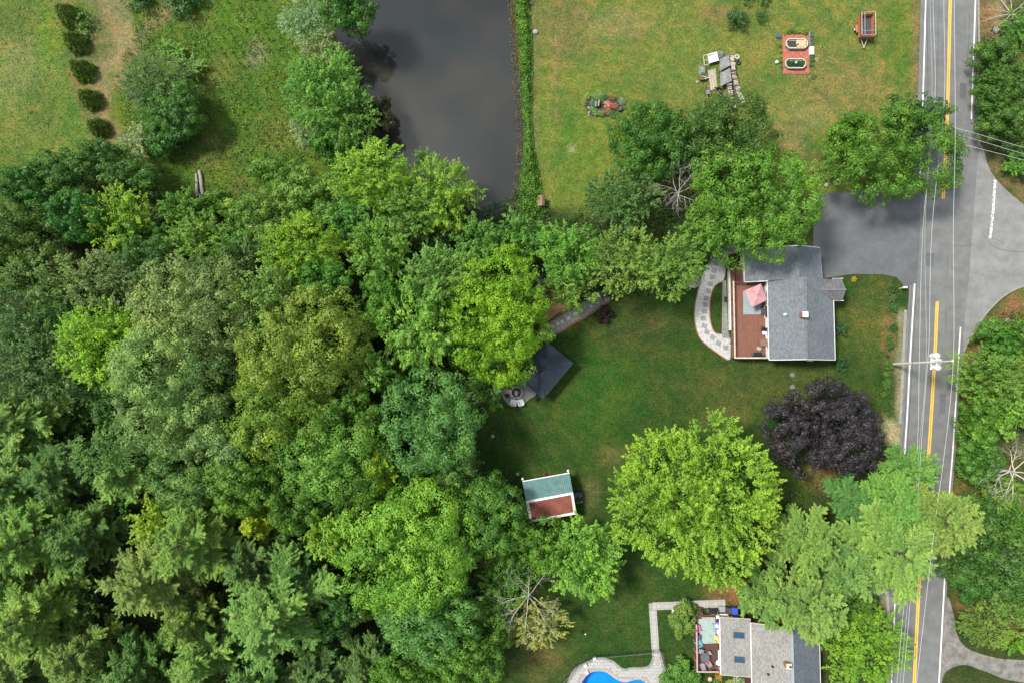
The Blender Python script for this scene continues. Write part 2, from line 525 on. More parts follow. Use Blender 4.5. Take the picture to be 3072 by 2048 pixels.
blob(150, 120, 40, (.16, .24, .04), .7, 110)
blob(560, 200, 50, (.17, .15, .07), .6, 40)
blob(620, 300, 60, (.10, .19, .03), .7, 50)
blob(820, 400, 70, (.19, .16, .06), .6, 60)
blob(640, 480, 70, (.15, .14, .06), .6, 40)
blob(880, 100, 60, (.09, .17, .03), .6, 50)
blob(480, 150, 50, (.11, .15, .05), .6, 40)
blob(660, 250, 60, (.17, .17, .06), .7, 90)
blob(770, 160, 36, (.30, .26, .20), .8, 50)
blob(600, 70, 70, (.19, .16, .09), .5, 40)
blob(700, 80, 150, (.10, .19, .03), .7, 60)
blob(700, 330, 110, (.085, .17, .03), .6, 90)
blob(740, 560, 70, (.16, .15, .06), .6, 40)
blob(600, 420, 110, (.12, .135, .075), .6, 60)
track = smooth_poly(PP((300, -40), (345, 30), (352, 100), (318, 170), (296, 250), (312, 330), (325, 400)), 6, False)
trail(track, 3.0, (.27, .215, .15), 1.6, .85, 1.0)
trail(smooth_poly(PP((250, -40), (290, 40), (285, 110), (300, 160)), 5, False), 2.4, (.24, .19, .13), 1.5, .7, 1.0)
trail(smooth_poly(PP((520, -20), (490, 50), (430, 100), (390, 170), (355, 250)), 6, False), 1.9, (.31, .22, .15), 1.2, .9)
trail(smooth_poly(PP((370, -30), (385, 60), (370, 140), (330, 200)), 6, False), 1.6, (.31, .25, .17), 1.2, .85)
blob(460, 45, 46, (.29, .20, .13), .9, 26)
blob(310, 140, 40, (.11, .135, .05), .6, 50)
trail(PP((190, 10), (225, 120), (240, 210), (262, 300), (290, 385), (300, 425)), 3.0, (.235, .165, .11), 1.4, .6)
NELAWN = PP((1590, -120), (2762, -120), (2752, 300), (2748, 560), (2450, 610), (1900, 600), (1640, 640), (1600, 400))
zone(NELAWN, (.178, .205, .062), 1.6)
blob(1760, 440, 180, (.145, .215, .045), .85, 190)
blob(2060, 200, 150, (.165, .21, .06), .7, 130)
blob(1690, 60, 90, (.20, .165, .085), .7, 130)
blob(1850, 75, 120, (.255, .225, .12), .6, 60)
blob(2160, 40, 70, (.25, .165, .10), .7, 24)
blob(2520, 260, 140, (.235, .20, .095), .75, 110)
blob(2420, 350, 90, (.27, .25, .12), .6, 50)
blob(2360, 420, 70, (.26, .21, .11), .7, 60)
blob(2700, 110, 48, (.115, .185, .04), .9, 170)
trail(PP((2752, -50), (2748, 300)), .9, (.25, .18, .11), .8)
trail(PP((1594, -30), (1598, 300), (1606, 470)), 1.2, (.23, .19, .10), 1.0, .8)
trail(PP((1668, 110), (1670, 360)), .8, (.24, .19, .10), .8, .7)
blob(1715, 445, 16, (.40, .33, .24), .9, 10)
blob(2450, 500, 60, (.16, .15, .065), .8, 60)
LAWN = PP((1330, 1090), (1640, 1000), (1840, 870), (2000, 820), (2160, 800), (2260, 800), (2420, 840), (2560, 822), (2690, 824), (2712, 860), (2710, 1300), (2450, 1500), (2300, 1700),
          (2320, 1860), (2150, 2140), (1480, 2140), (1480, 1950), (1600, 1800), (1700, 1600), (1560, 1500), (1360, 1470))
zone(LAWN, (.048, .090, .024), 1.4)
blob(1800, 1170, 120, (.048, .118, .022), .75, 170)
blob(2250, 1160, 250, (.096, .112, .038), .8, 75)
blob(1900, 980, 160, (.068, .080, .030), .75, 90)
blob(2180, 1250, 90, (.15, .14, .06), .6, 30)
blob(1850, 1370, 70, (.15, .145, .065), .6, 30)
blob(2610, 960, 80, (.105, .125, .038), .9, 140)
blob(2670, 1010, 26, (.22, .155, .09), .6, 150)
blob(1770, 1480, 30, (.19, .145, .085), .7, 40)
blob(1850, 1890, 140, (.042, .088, .024), .8, 100)
blob(1620, 1980, 90, (.135, .12, .055), .75, 60)
blob(1700, 830, 60, (.10, .12, .04), .5)
blob(2470, 1430, 60, (.36, .20, .09), .9, 40)
blob(2180, 1780, 70, (.29, .15, .09), .8, 40)
zone(PP((2645, 1275), (2705, 1240), (2712, 1320), (2690, 1330), (2650, 1320)), (.44, .38, .29), .8)
trail(PP((2706, 950), (2700, 1250)), 1.2, (.30, .27, .22), .7)
trail(PP((2658, 1760), (2668, 1960)), 1.2, (.30, .27, .22), .7)
# the verge across the road
zone(PP((2928, -120), (3200, -120), (3200, 640), (3060, 600), (2960, 500), (2930, 430)), (.17, .145, .075), .8)
trail(PP((2965, -50), (2968, 160), (2965, 330), (2975, 440)), 1.8, (.23, .15, .10), 1.2, .9)
trail(PP((3000, -50), (3000, 60), (2990, 130)), 1.6, (.33, .27, .19), 1.2, .8)
zone(PP((3200, 840), (3060, 870), (2980, 920), (2920, 1000), (2885, 1050), (2870, 1300), (2845, 1650), (2860, 1800), (2950, 1900), (3200, 1900)), (.14, .135, .055), .8)
trail(PP((3050, 910), (2960, 1000), (2925, 1080), (2905, 1160)), 2.0, (.27, .145, .095), 1.0, .9)
trail(PP((2868, 1500), (2862, 1700), (2885, 1820)), 1.5, (.24, .13, .075), 1.0, .9)
zone(PP((3000, 1520), (3200, 1500), (3200, 1600), (3020, 1620)), (.26, .13, .09), 1.2)
# earth and leaf litter under the trees by the pavilion walk, the pond edge
zone(PP((1600, 900), (1700, 860), (1730, 900), (1660, 960), (1610, 970)), (.33, .18, .10), .9)
k = np.clip((sdp + 1.6) / 1.4, 0, 1)
C = C * (1 - k[..., None]) + np.array((.085, .062, .042)) * k[..., None]

NY, NX = GX.shape
gm = bpy.data.meshes.new('ground')
idx = np.arange(NX * NY).reshape(NY, NX)
faces = np.stack([idx[:-1, :-1], idx[:-1, 1:], idx[1:, 1:], idx[1:, :-1]], -1).reshape(-1, 4)
gm.vertices.add(NX * NY)
gm.vertices.foreach_set('co', np.stack([GX, GY, GZ], -1).astype(np.float32).ravel())
gm.loops.add(faces.size)
gm.loops.foreach_set('vertex_index', faces.astype(np.int32).ravel())
gm.polygons.add(len(faces))
gm.polygons.foreach_set('loop_start', np.arange(0, faces.size, 4, dtype=np.int32))
gm.update(calc_edges=True)
ca = gm.attributes.new('soil', 'FLOAT_COLOR', 'POINT')
ca.data.foreach_set('color', np.concatenate([C, np.ones(C.shape[:2] + (1,))], -1).astype(np.float32).ravel())
gmat = bpy.data.materials.new('grass_and_earth')
gmat.use_nodes = True
n, l = gmat.node_tree.nodes, gmat.node_tree.links
b = n['Principled BSDF']
b.inputs['Roughness'].default_value = .95
b.inputs['Specular IOR Level'].default_value = .1
at = n.new('ShaderNodeAttribute')
at.attribute_name = 'soil'
geo = n.new('ShaderNodeNewGeometry')
def noise(sc, det, rg=.6):
    q = n.new('ShaderNodeTexNoise')
    q.inputs['Scale'].default_value = sc
    q.inputs['Detail'].default_value = det
    q.inputs['Roughness'].default_value = rg
    l.new(geo.outputs['Position'], q.inputs['Vector'])
    return q.outputs['Fac']
def ramp(f, p0, c0, p1, c1):
    q = n.new('ShaderNodeValToRGB')
    q.color_ramp.elements[0].position, q.color_ramp.elements[0].color = p0, (*c0, 1)
    q.color_ramp.elements[1].position, q.color_ramp.elements[1].color = p1, (*c1, 1)
    l.new(f, q.inputs['Fac'])
    return q.outputs['Color']
def mul(a_, b_):
    q = n.new('ShaderNodeMix')
    q.data_type, q.blend_type = 'RGBA', 'MULTIPLY'
    q.inputs[0].default_value = 1
    l.new(a_, q.inputs[6])
    l.new(b_, q.inputs[7])
    return q.outputs[2]
o_ = mul(at.outputs['Color'], ramp(noise(.2, 5), .30, (.33, .48, .42), .70, (.74, .66, .54)))
o_ = mul(o_, ramp(noise(.9, 7, .75), .34, (.58, .76, .66), .66, (1.42, 1.24, 1.22)))
o_ = mul(o_, ramp(noise(.42, 5, .6), .42, (.86, 1.0, .86), .66, (1.28, 1.04, 1.05)))
o_ = mul(o_, ramp(noise(3.4, 4, .8), .34, (.50, .56, .52), .66, (1.55, 1.46, 1.45)))
l.new(o_, b.inputs['Base Color'])
bp = n.new('ShaderNodeBump')
bp.inputs['Strength'].default_value = .8
bp.inputs['Distance'].default_value = .12
l.new(noise(5.0, 6, .7), bp.inputs['Height'])
l.new(bp.outputs['Normal'], b.inputs['Normal'])
gm.materials.append(gmat)
ground = link('ground', gm)
tag(ground, 'mown lawn, rough meadow and woodland floor around the pond and houses', kind='structure')

# ------------------------------------------------------------------ pond
wm = bpy.data.materials.new('pond_water')
wm.use_nodes = True
n, l = wm.node_tree.nodes, wm.node_tree.links
b = n['Principled BSDF']
b.inputs['Roughness'].default_value = .06
b.inputs['IOR'].default_value = 1.5
b.inputs['Specular IOR Level'].default_value = .5
geo = n.new('ShaderNodeNewGeometry')
nz = n.new('ShaderNodeTexNoise')
nz.inputs['Scale'].default_value, nz.inputs['Detail'].default_value = .09, 4
l.new(geo.outputs['Position'], nz.inputs['Vector'])
rp = n.new('ShaderNodeValToRGB')
rp.color_ramp.elements[0].position, rp.color_ramp.elements[0].color = .38, (.020, .024, .024, 1)
rp.color_ramp.elements[1].position, rp.color_ramp.elements[1].color = .66, (.034, .031, .026, 1)
l.new(nz.outputs['Fac'], rp.inputs['Fac'])
l.new(rp.outputs['Color'], b.inputs['Base Color'])
n2 = n.new('ShaderNodeTexNoise')
n2.inputs['Scale'].default_value, n2.inputs['Detail'].default_value = 1.6, 3
l.new(geo.outputs['Position'], n2.inputs['Vector'])
bp = n.new('ShaderNodeBump')
bp.inputs['Strength'].default_value, bp.inputs['Distance'].default_value = .05, .05
l.new(n2.outputs['Fac'], bp.inputs['Height'])
l.new(bp.outputs['Normal'], b.inputs['Normal'])
ctr = sum((Vector(p) for p in pond_line), Vector()) / len(pond_line)
pond = sheet('pond_water', [p + (p - ctr).normalized() * .45 for p in pond_line], wm, -.30)
tag(pond, 'still grey pond water between trees and the mown lawn')

# ------------------------------------------------------------------ roads
edge_l = smooth_poly(PP((2784, -200), (2777, 0), (2768, 306), (2753, 683), (2730, 1075), (2719, 1280), (2690, 1692), (2680, 1910), (2667, 2200)), 5, False)
edge_r = smooth_poly(PP((2932, -200), (2926, 0), (2915.6, 300), (2905, 600), (2881, 981), (2859, 1336), (2846, 1500), (2831, 1783), (2808, 2200)), 5, False)
mid_c = smooth_poly(PP((2857, -200), (2850.5, 0), (2841.6, 340), (2829, 597), (2811.5, 905), (2803.7, 1075), (2785.4, 1366), (2760, 1700), (2735, 2200)), 5, False)
def off(line, d):
    o = []
    for i, p in enumerate(line):
        t = (line[min(i + 1, len(line) - 1)] - line[max(i - 1, 0)]).normalized()
        o.append(p + Vector((-t.y, t.x, 0)) * d)
    return o
def far(line):
    """the road goes on past the frame"""
    a, z = line[0] - line[1], line[-1] - line[-2]
    return [line[0] + a.normalized() * 250] + line + [line[-1] + z.normalized() * 250]
wide = []
for p, q_ in zip(far(edge_r), far(off(edge_r, .42))):
    k_ = max(0.0, 1 - abs(p.y - P(2920, 690).y) / 21.0)
    wide.append(q_ + Vector((1.35 * min(1, k_ * 1.6), 0, 0)))
road = sheet('road', far(off(edge_l, -.72)) + list(reversed(wide)), M['asphalt'], .03)
tag(road, 'two lane grey asphalt road with double yellow line')
side = sheet('side_street', smooth_poly(PP((2940, 435), (2975, 520), (3072, 615), (3300, 760), (3420, 800), (3420, 830), (3300, 830), (3072, 862), (2990, 905), (2930, 990), (2896, 1040), (2890, 1000), (2904, 860), (2921, 640)), 4), M['asphalt_old'], .036)
tag(side, 'pale worn asphalt mouth of the side street joining the road')
drive = sheet('driveway', PP((2440, 585), (2560, 572), (2700, 562), (2764, 556), (2748, 850), (2714, 862), (2690, 832), (2650, 823), (2560, 822), (2520, 828), (2440, 840)), M['asphalt_drive'], .042)
tag(drive, 'dark grey asphalt driveway beside the white house')
drive2 = sheet('driveway', PP((2470, 1700), (2560, 1690), (2660, 1700), (2690, 1690), (2684, 1790), (2650, 1786), (2540, 1788), (2470, 1795)), M['asphalt_drive'], .042)
tag(drive2, 'dark driveway strip under the pines beside the brown house')
M['broken'] = mat('broken_asphalt', (.20, .195, .185), .95, (.105, .095, .08), .9, 10, bump=.5, bscale=14, contrast=(.36, .62))
drive3 = sheet('gravel_driveway', smooth_poly(PP((2842, 1790), (2862, 1850), (2872, 1905), (2905, 1945), (2990, 1972), (3072, 1978), (3400, 1990), (3400, 2060), (3072, 2046), (2950, 2010), (2890, 1992), (2838, 2012), (2822, 2040), (2828, 1900)), 4), M['broken'], .036)
tag(drive3, 'pale broken driveway mouth in the lower right corner')
band('edge_line', far(edge_l), .19, M['white_paint'], .036, road, .004)
def cut(line, lo, hi):
    return [p for p in line if lo >= p.y >= hi]
yr = lambda py: P(2850, py).y
fr = far(edge_r)
band('edge_line', [p for p in fr if p.y > yr(373)] , .19, M['white_paint'], .041, road, .004)
band('edge_line', [P(2881, 981)] + [p for p in fr if p.y < yr(985)], .19, M['white_paint'], .041, road, .004)
fm = far(mid_c)
for dd in (-.13, .13):
    band('centre_line', off([p for p in fm if p.y > yr(597)] + [P(2829, 597)], dd), .17, M['yellow_paint'], .037, road, .004)
    band('centre_line', off([P(2811.5, 905)] + [p for p in fm if p.y < yr(910)], dd), .17, M['yellow_paint'], .037, road, .004)
band('stop_line', PP((2985, 540), (2978, 640), (2970, 716)), .36, M['worn_paint'], .042, side, .004)
# tar seams and a sealed crack
M['tar'] = mat('tar_seam', (.075, .078, .082), .6, (.05, .052, .055), 5)
def crack(pts, parent, w=.05, z=.044):
    band('tar_seam', smooth_poly(pts, 5, False), w, M['tar'], z, parent, .004)
crack(PP((2745, 690), (2722, 1075), (2712, 1280), (2690, 1560), (2672, 2050)), road, .07, .036)
crack(PP((2815, -10), (2812, 190), (2806, 410)), road, .06, .036)
crack(PP((2908, 40), (2905, 140), (2898, 190), (2885, 180)), road, .07, .036)
for (ya, xa, xb) in ((735, 2860, 2920), (1010, 2740, 2790), (1490, 2770, 2840), (180, 2795, 2815)):
    crack(PP((xa, ya), ((xa + xb) / 2, ya + 4), (xb, ya - 1)), road, .05, .036)
crack(PP((2975, 715), (2995, 722), (3012, 735)), side)
crack(PP((2945, 700), (2990, 745), (3072, 757)), side, .06)
crack(PP((2470, 655), (2510, 620), (2560, 590)), drive, .07, .05)
crack(PP((2560, 590), (2640, 640), (2690, 700)), drive, .04, .05)
rgk = random.Random(11)
for k in range(9):
    y0 = rgk.uniform(30, 1990)
    cxp = 2850.5 - (y0 / 2048) * 108 + rgk.choice((-1, 1)) * rgk.uniform(14, 55)
    pts = [(cxp, y0)]
    for j in range(5): pts.append((pts[-1][0] + rgk.uniform(-3, 3), pts[-1][1] + rgk.uniform(9, 22)))
    crack(PP(*pts), road, .045, .036)
for (xa, ya, w_, h_) in ((2890, 250, 20, 46), (2790, 760, 26, 40), (2828, 1180, 18, 60), (2722, 1560, 12, 70)):
    band('asphalt_patch', PP((xa, ya), (xa - 2, ya + h_)), w_ * .0469, M['asphalt_drive'], .0365, road, .004)
kerb = band('kerb', smooth_poly(PP((2716, 930), (2710, 1050), (2704, 1180), (2699, 1270)), 5, False), .42, M['concrete'], .12, None, .13)
tag(kerb, 'pale concrete kerb along the front lawn', kind='structure')
kerb2 = band('kerb', smooth_poly(PP((2660, 1770), (2664, 1850), (2668, 1930)), 5, False), .42, M['concrete'], .12, None, .13)
tag(kerb2, 'pale concrete kerb by the brown house', kind='structure')
kerb3 = band('kerb', smooth_poly(PP((2934, -30), (2936, 150), (2930, 330), (2938, 440)), 5, False), .25, M['concrete'], .10, None, .11)
tag(kerb3, 'low kerb across the road by the bushes', kind='structure')
kerb4 = band('kerb', smooth_poly(PP((3072, 856), (3010, 888), (2950, 950), (2905, 1020), (2890, 1055)), 5, False), .25, M['concrete'], .10, None, .11)
tag(kerb4, 'curved kerb rounding the side street corner', kind='structure')
# ------------------------------------------------------------------ leaves, crowns, trunks
def quads_mesh(name, V4, tint, m):
    """V4: (N,4,3) leaf corners"""
    N = len(V4)
    me = bpy.data.meshes.new(name)
    me.vertices.add(N * 4)
    me.vertices.foreach_set('co', V4.astype(np.float32).ravel())
    me.loops.add(N * 4)
    me.loops.foreach_set('vertex_index', np.arange(N * 4, dtype=np.int32))
    me.polygons.add(N)
    me.polygons.foreach_set('loop_start', np.arange(0, N * 4, 4, dtype=np.int32))
    me.update(calc_edges=True)
    a = me.attributes.new('tint', 'FLOAT', 'FACE')
    a.data.foreach_set('value', np.clip(tint, 0, 1).astype(np.float32))
    me.materials.append(m)
    return me
def unit(v): return v / (np.linalg.norm(v, axis=-1, keepdims=True) + 1e-9)
def leaves(rg, pos, nrm, size, asp=.62, along=None):
    n = unit(nrm)
    t = along if along is not None else rg.normal(size=pos.shape)
    t = unit(t - n * np.sum(t * n, -1, keepdims=True))
    b = np.cross(n, t)
    s = np.asarray(size).reshape(-1, 1) * .5
    fold = n * s * rg.uniform(-.1, .35, (len(pos), 1))
    return np.stack([pos - t * s, pos + b * s * asp + fold, pos + t * s, pos - b * s * asp + fold], 1)
def fib(n, zmin):
    i = np.arange(n) + .5
    z = 1 - (1 - zmin) * i / n
    r_ = np.sqrt(np.maximum(0, 1 - z * z))
    return np.stack([r_ * np.cos(i * 2.39996), r_ * np.sin(i * 2.39996), z], -1)
def rdir(rg, n):
    return unit(rg.normal(size=(n, 3)))
def lobes(rg, rx, ry, b, nl, zmin=-.25, size=(.34, .5)):
    Rm = min(rx, ry)
    d = unit(fib(nl, zmin) + rg.normal(0, .16, (nl, 3)))
    lr = Rm * rg.uniform(size[0], size[1], nl)
    ext = np.stack([np.maximum(rx - lr * .95, .1 * rx), np.maximum(ry - lr * .95, .1 * ry), np.maximum(b - lr * .6, .1 * b)], -1)
    lc = d * ext * rg.uniform(.80, 1.16, (nl, 1))
    return d, lc, lr
def shell(rg, lc, lr, dens, flat=.85):
    """points over the outer skin of all lobes"""
    ps, ds, ids = [], [], []
    for i in range(len(lr)):
        m = max(4, int(4 * math.pi * lr[i] ** 2 * dens))
        dd = rdir(rg, m)
        ps.append(lc[i] + dd * lr[i] * np.array((1, 1, flat)))
        ds.append(dd)
        ids.append(np.full(m, i))
    p, d, ids = np.concatenate(ps), np.concatenate(ds), np.concatenate(ids)
    keep = np.ones(len(p), bool)
    for i in range(len(lr)):
        q = (p - lc[i]) / (lr[i] * np.array((1, 1, flat)))
        keep &= (np.sum(q * q, -1) > .80) | (ids == i)
    return p[keep], d[keep], ids[keep]
def gen_broad(seed, rx, ry, b, cr=1.0, leaf=.28, lpc=85, m='leaf', nl=None, tight=1.0, zmin=-.25, jut=1.0):
    """rounded leaf heads over lobes: the cauliflower look of oak and maple crowns"""
    rg = np.random.RandomState(seed)
    Rm = (rx + ry) / 2
    nl = nl or int(np.clip(8 + Rm * 1.7, 9, 26))
    d, lc, lr = lobes(rg, rx, ry, b, nl, zmin, (.27, .50))
    p, dd, ids = shell(rg, lc, lr, .37 / cr ** 2 * tight)
    n = len(p)
    crs = cr * rg.uniform(.55, 1.25, n) * rg.uniform(.75, 1.3, nl)[ids]
    p = p + dd * (rg.uniform(-.6, .65, (n, 1)) * cr * jut) + rg.normal(0, .12, p.shape) * cr
    k = (lpc * (crs / cr) ** 2).astype(int).clip(10)
    ci = np.repeat(np.arange(n), k)
    u = unit(rdir(rg, len(ci)) + np.array((0, 0, .30)) + dd[ci] * .45)
    wob = 1 + .22 * np.sin(u[:, 0] * 5 + ci * 1.7) * np.sin(u[:, 1] * 6 + ci * .9)
    q = p[ci] + u * (crs[ci] * wob * rg.uniform(.55, 1.0, len(ci)) ** .5)[:, None] * np.array((1, 1, .85))
    nr = u * 1.2 + np.array((0, 0, .25)) + rg.normal(0, .27, u.shape)
    ct = rg.normal(0, .11, n) + rg.uniform(-.5, .5, nl)[ids] * .30
    tint = .50 + ct[ci] + rg.normal(0, .12, len(ci)) + u[:, 2] * .04
    V = leaves(rg, q, nr, leaf * rg.uniform(.65, 1.35, len(ci)))
    # sparse inner leaves on the limbs, tinted darker as painted shade within the crown
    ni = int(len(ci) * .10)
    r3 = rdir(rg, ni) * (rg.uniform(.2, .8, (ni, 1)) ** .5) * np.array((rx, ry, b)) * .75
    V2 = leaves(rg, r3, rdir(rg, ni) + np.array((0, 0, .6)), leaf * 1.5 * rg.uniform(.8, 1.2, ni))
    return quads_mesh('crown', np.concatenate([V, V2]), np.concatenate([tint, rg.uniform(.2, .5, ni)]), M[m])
def plume_leaves(rg, S, A, L, W, per_m, leaf, asp, fwd, tint0, tintk, flat=.55, nlen=None):
    """leaves along tapering shoots: starts S, axes A, lengths L, widths W"""
    k = np.maximum(5, (L * per_m)).astype(int)
    ti = np.repeat(np.arange(len(S)), k)
    t = rg.uniform(0, 1, len(ti)) ** .85
    ax = A[ti]
    side = rg.normal(size=(len(ti), 3))
    side = unit(side - ax * np.sum(side * ax, -1, keepdims=True)) * np.array((1, 1, flat))
    w = W[ti] * (1.08 - t ** 1.3) * rg.uniform(.1, 1, len(ti))
    bend = np.stack([np.zeros(len(ti)), np.zeros(len(ti)), -.10 * L[ti] * t ** 2], -1)
    pos = S[ti] + ax * (t * L[ti])[:, None] + side * w[:, None] + bend
    al = unit(side * (1 - fwd) + ax * fwd + rg.normal(0, .25, side.shape))
    nr = np.array((0, 0, 1.0)) + side * .5 + rg.normal(0, .33, pos.shape)
    V = leaves(rg, pos, nr, leaf * rg.uniform(.7, 1.3, len(ti)), asp, al)
    tint = tint0[ti] + tintk * (t - .4) + rg.normal(0, .10, len(ti))
    return V, tint
def gen_spray(seed, rx, ry, b, tw=1.9, leaf=.26, nleaf=34, dens=.9, m='leaf', nl=None, droop=.0, zmin=-.3, up=.45, width=.35):
    """leafy shoots that stand out of the crown: the feathery look of young maple, ash and willow"""
    rg = np.random.RandomState(seed)
    Rm = (rx + ry) / 2
    nl = nl or int(np.clip(8 + Rm * 1.9, 9, 30))
    d, lc, lr = lobes(rg, max(.5, rx - tw * .42), max(.5, ry - tw * .42), max(.4, b - tw * .25), nl, zmin, (.28, .52))
    p, dd, ids = shell(rg, lc, lr * .9, dens)
    n = len(p)
    ax = unit(dd * .85 + unit(p + 1e-6) * .35 + np.array((0, 0, up - droop)) + rg.normal(0, .36, p.shape))
    L = tw * rg.uniform(.45, 1.35, n)
    t0 = .48 + rg.normal(0, .11, n) + rg.uniform(-.5, .5, nl)[ids] * .30
    V, tint = plume_leaves(rg, p - ax * (L * .35)[:, None], ax, L, width * L, nleaf / tw * 1.25, leaf, .58, .5, t0, .16)
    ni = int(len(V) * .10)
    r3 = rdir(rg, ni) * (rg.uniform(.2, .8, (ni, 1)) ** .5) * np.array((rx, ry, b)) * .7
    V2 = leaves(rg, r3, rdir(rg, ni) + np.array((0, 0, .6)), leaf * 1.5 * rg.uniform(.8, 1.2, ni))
    return quads_mesh('crown', np.concatenate([V, V2]), np.concatenate([tint, rg.uniform(.2, .5, ni)]), M[m])  # inner leaves take darker tints, shade put into their colour
def gen_pine(seed, Rr, h, wh=9, low=.30, sweep=.22, per_m=52):
    """white pine: whorls of long branches, each a fan of needle plumes. z=0 at the foot"""
    rg = np.random.RandomState(seed)
    S, A, L, W, T0 = [], [], [], [], []
    wood = MB().tube([(0, 0, -.2), (0, 0, h * .5), (0, 0, h * .97)], [.36, .24, .03], 7)
    a0 = 0.0
    for w in range(wh):
        f = w / (wh - 1)
        z = h * (low + (1 - low) * f ** .9) - .3
        prof = (1 - f ** 1.5) * (.75 + .25 * min(1, f * 4)) + .07
        nb = rg.randint(5, 7)
        a0 += .6
        for k in range(nb):
            a = a0 + 6.283 * k / nb + rg.uniform(-.28, .28)
            LL = max(.5, Rr * prof * rg.uniform(.60, 1.16))
            sl = sweep * rg.uniform(.0, 1.5) + f * .85
            hd = np.array((math.cos(a), math.sin(a), 0))
            def at_(t): return np.array((0, 0, z)) + hd * LL * t + np.array((0, 0, 1)) * LL * (sl * t * t * .8 - .10 * t)
            wood.tube([at_(0), at_(.5), at_(.88)], [.07 * LL / Rr + .02, .04, .012], 4, False)
            bt = rg.normal(0, .09)
            dr = unit(at_(1.0) - at_(.55))
            S.append(at_(.42)); A.append(dr); L.append(LL * .62); W.append(.30 + .05 * LL); T0.append(bt)
            ns = max(3, int(LL / .50))
            for j in range(ns):
                t = .18 + .72 * (j + rg.uniform(.1, .9)) / ns
                for sgn in (-1, 1):
                    ang = a + sgn * rg.uniform(.35, 1.15)
                    bl = (.15 + .20 * math.sin(math.pi * min(1, t * .9 + .12))) * LL * rg.uniform(.6, 1.15) + .25
                    S.append(at_(t)); A.append(unit(np.array((math.cos(ang), math.sin(ang), rg.uniform(-.05, .55) + f * .3))))
                    L.append(bl); W.append(.26 + .13 * bl); T0.append(bt + rg.normal(0, .05))
    S, A, L, W, T0 = np.array(S), np.array(A), np.array(L), np.array(W), .44 + np.array(T0)
    V, tint = plume_leaves(rg, S, A, L, W, per_m, .33, .30, .55, T0, .30, .75)
    return quads_mesh('crown', V, tint, M['needle']), wood
def gen_cone(seed, r_, h, dens=150):
    """clipped cone-shaped evergreen, z=0 at the foot"""
    rg = np.random.RandomState(seed)
    n = int(math.pi * r_ * math.hypot(r_, h) * dens)
    t = 1 - np.sqrt(rg.uniform(0, 1, n))
    a = rg.uniform(0, 6.283, n)
    wob = 1 + .10 * np.sin(a * 5 + t * 9 + seed) + .07 * np.sin(a * 11 - t * 15)
    rr = r_ * (1 - t) ** .7 * wob * rg.uniform(.82, 1.05, n)
    q = np.stack([rr * np.cos(a), rr * np.sin(a), .08 + t * h * .98], -1)
    o = np.stack([np.cos(a), np.sin(a), np.full(n, .55)], -1)
    ax = unit(o + np.array((0, 0, .6)) + rg.normal(0, .35, q.shape))
    V = leaves(rg, q + ax * .08, o + rg.normal(0, .5, q.shape), .30 * rg.uniform(.6, 1.3, n), .42, ax)
    return quads_mesh('crown', V, .45 + rg.normal(0, .16, n) + (wob - 1) * 1.5, M['needle'])
def limb_mesh(seed, rx, ry, zc, b, r0, m):
    rg = random.Random(seed)
    mb = MB()
    zs = zc - b * .35
    mb.tube([(0, 0, -.15), (rg.uniform(-.1, .1), rg.uniform(-.1, .1), zs * .5), (rg.uniform(-.2, .2), rg.uniform(-.2, .2), zs)], [r0 * 1.25, r0, r0 * .8], 8)
    for k in range(8):
        a = k * 2.4 + rg.uniform(-.4, .4)
        f = rg.uniform(.45, .82)
        e = Vector((math.cos(a) * rx * f, math.sin(a) * ry * f, zc + b * rg.uniform(.05, .6)))
        s = Vector((0, 0, zs - rg.uniform(0, .8)))
        mid = (s + e) / 2 + Vector((0, 0, -rg.uniform(0, .5)))
        mb.tube([s, mid, e], [r0 * .55, r0 * .33, r0 * .12], 5, False)
        for j in range(2):
            e2 = e + Vector((rg.uniform(-1, 1) * rx * .25, rg.uniform(-1, 1) * ry * .25, rg.uniform(.1, .3) * b))
            mb.tube([mid.lerp(e, .5), e2], [r0 * .2, r0 * .07], 4, False)
    return mb.mesh('trunk', m)
def dead_tree_mesh(seed, h, spread, m, lean=(0, 0), depth=4, bole=.45, up=.55, r0=.2, nb=9):
    rg = random.Random(seed)
    mb = MB()
    def grow(p, d, L, r_, lv):
        pts, rad = [p], [r_]
        for i in range(4):
            d = (d + Vector((rg.uniform(-.2, .2), rg.uniform(-.2, .2), rg.uniform(-.12, .14)))).normalized()
            p = p + d * L / 4
            pts.append(p)
            rad.append(r_ * (1 - .17 * (i + 1)))
            if lv < depth and i > 0:
                for k in range(rg.choice((1, 2, 2))):
                    a = rg.uniform(.45, 1.0)
                    sd_ = d.orthogonal().normalized()
                    sd_.rotate(Matrix.Rotation(rg.uniform(0, 6.283), 3, d))
                    nd = (d * math.cos(a) + sd_ * math.sin(a))
                    grow(p, nd.normalized(), L * rg.uniform(.42, .66), rad[-1] * .62, lv + 1)
        mb.tube(pts, rad, 5 if lv < 2 else 3, False)
    top = Vector((lean[0], lean[1], h * bole))
    mb.tube([(0, 0, -.2), top * .5, top], [r0 * 1.3, r0 * 1.1, r0], 7, False)
    for k in range(nb):
        a = k * 6.283 / nb + rg.uniform(-.25, .25)
        d = Vector((math.cos(a), math.sin(a), up * rg.uniform(.5, 1.6))).normalized()
        grow(top * rg.uniform(.72, 1.0), d, spread * rg.uniform(.55, .85), r0 * rg.uniform(.45, .75), 1)
    return mb.mesh('bare_branches', m)
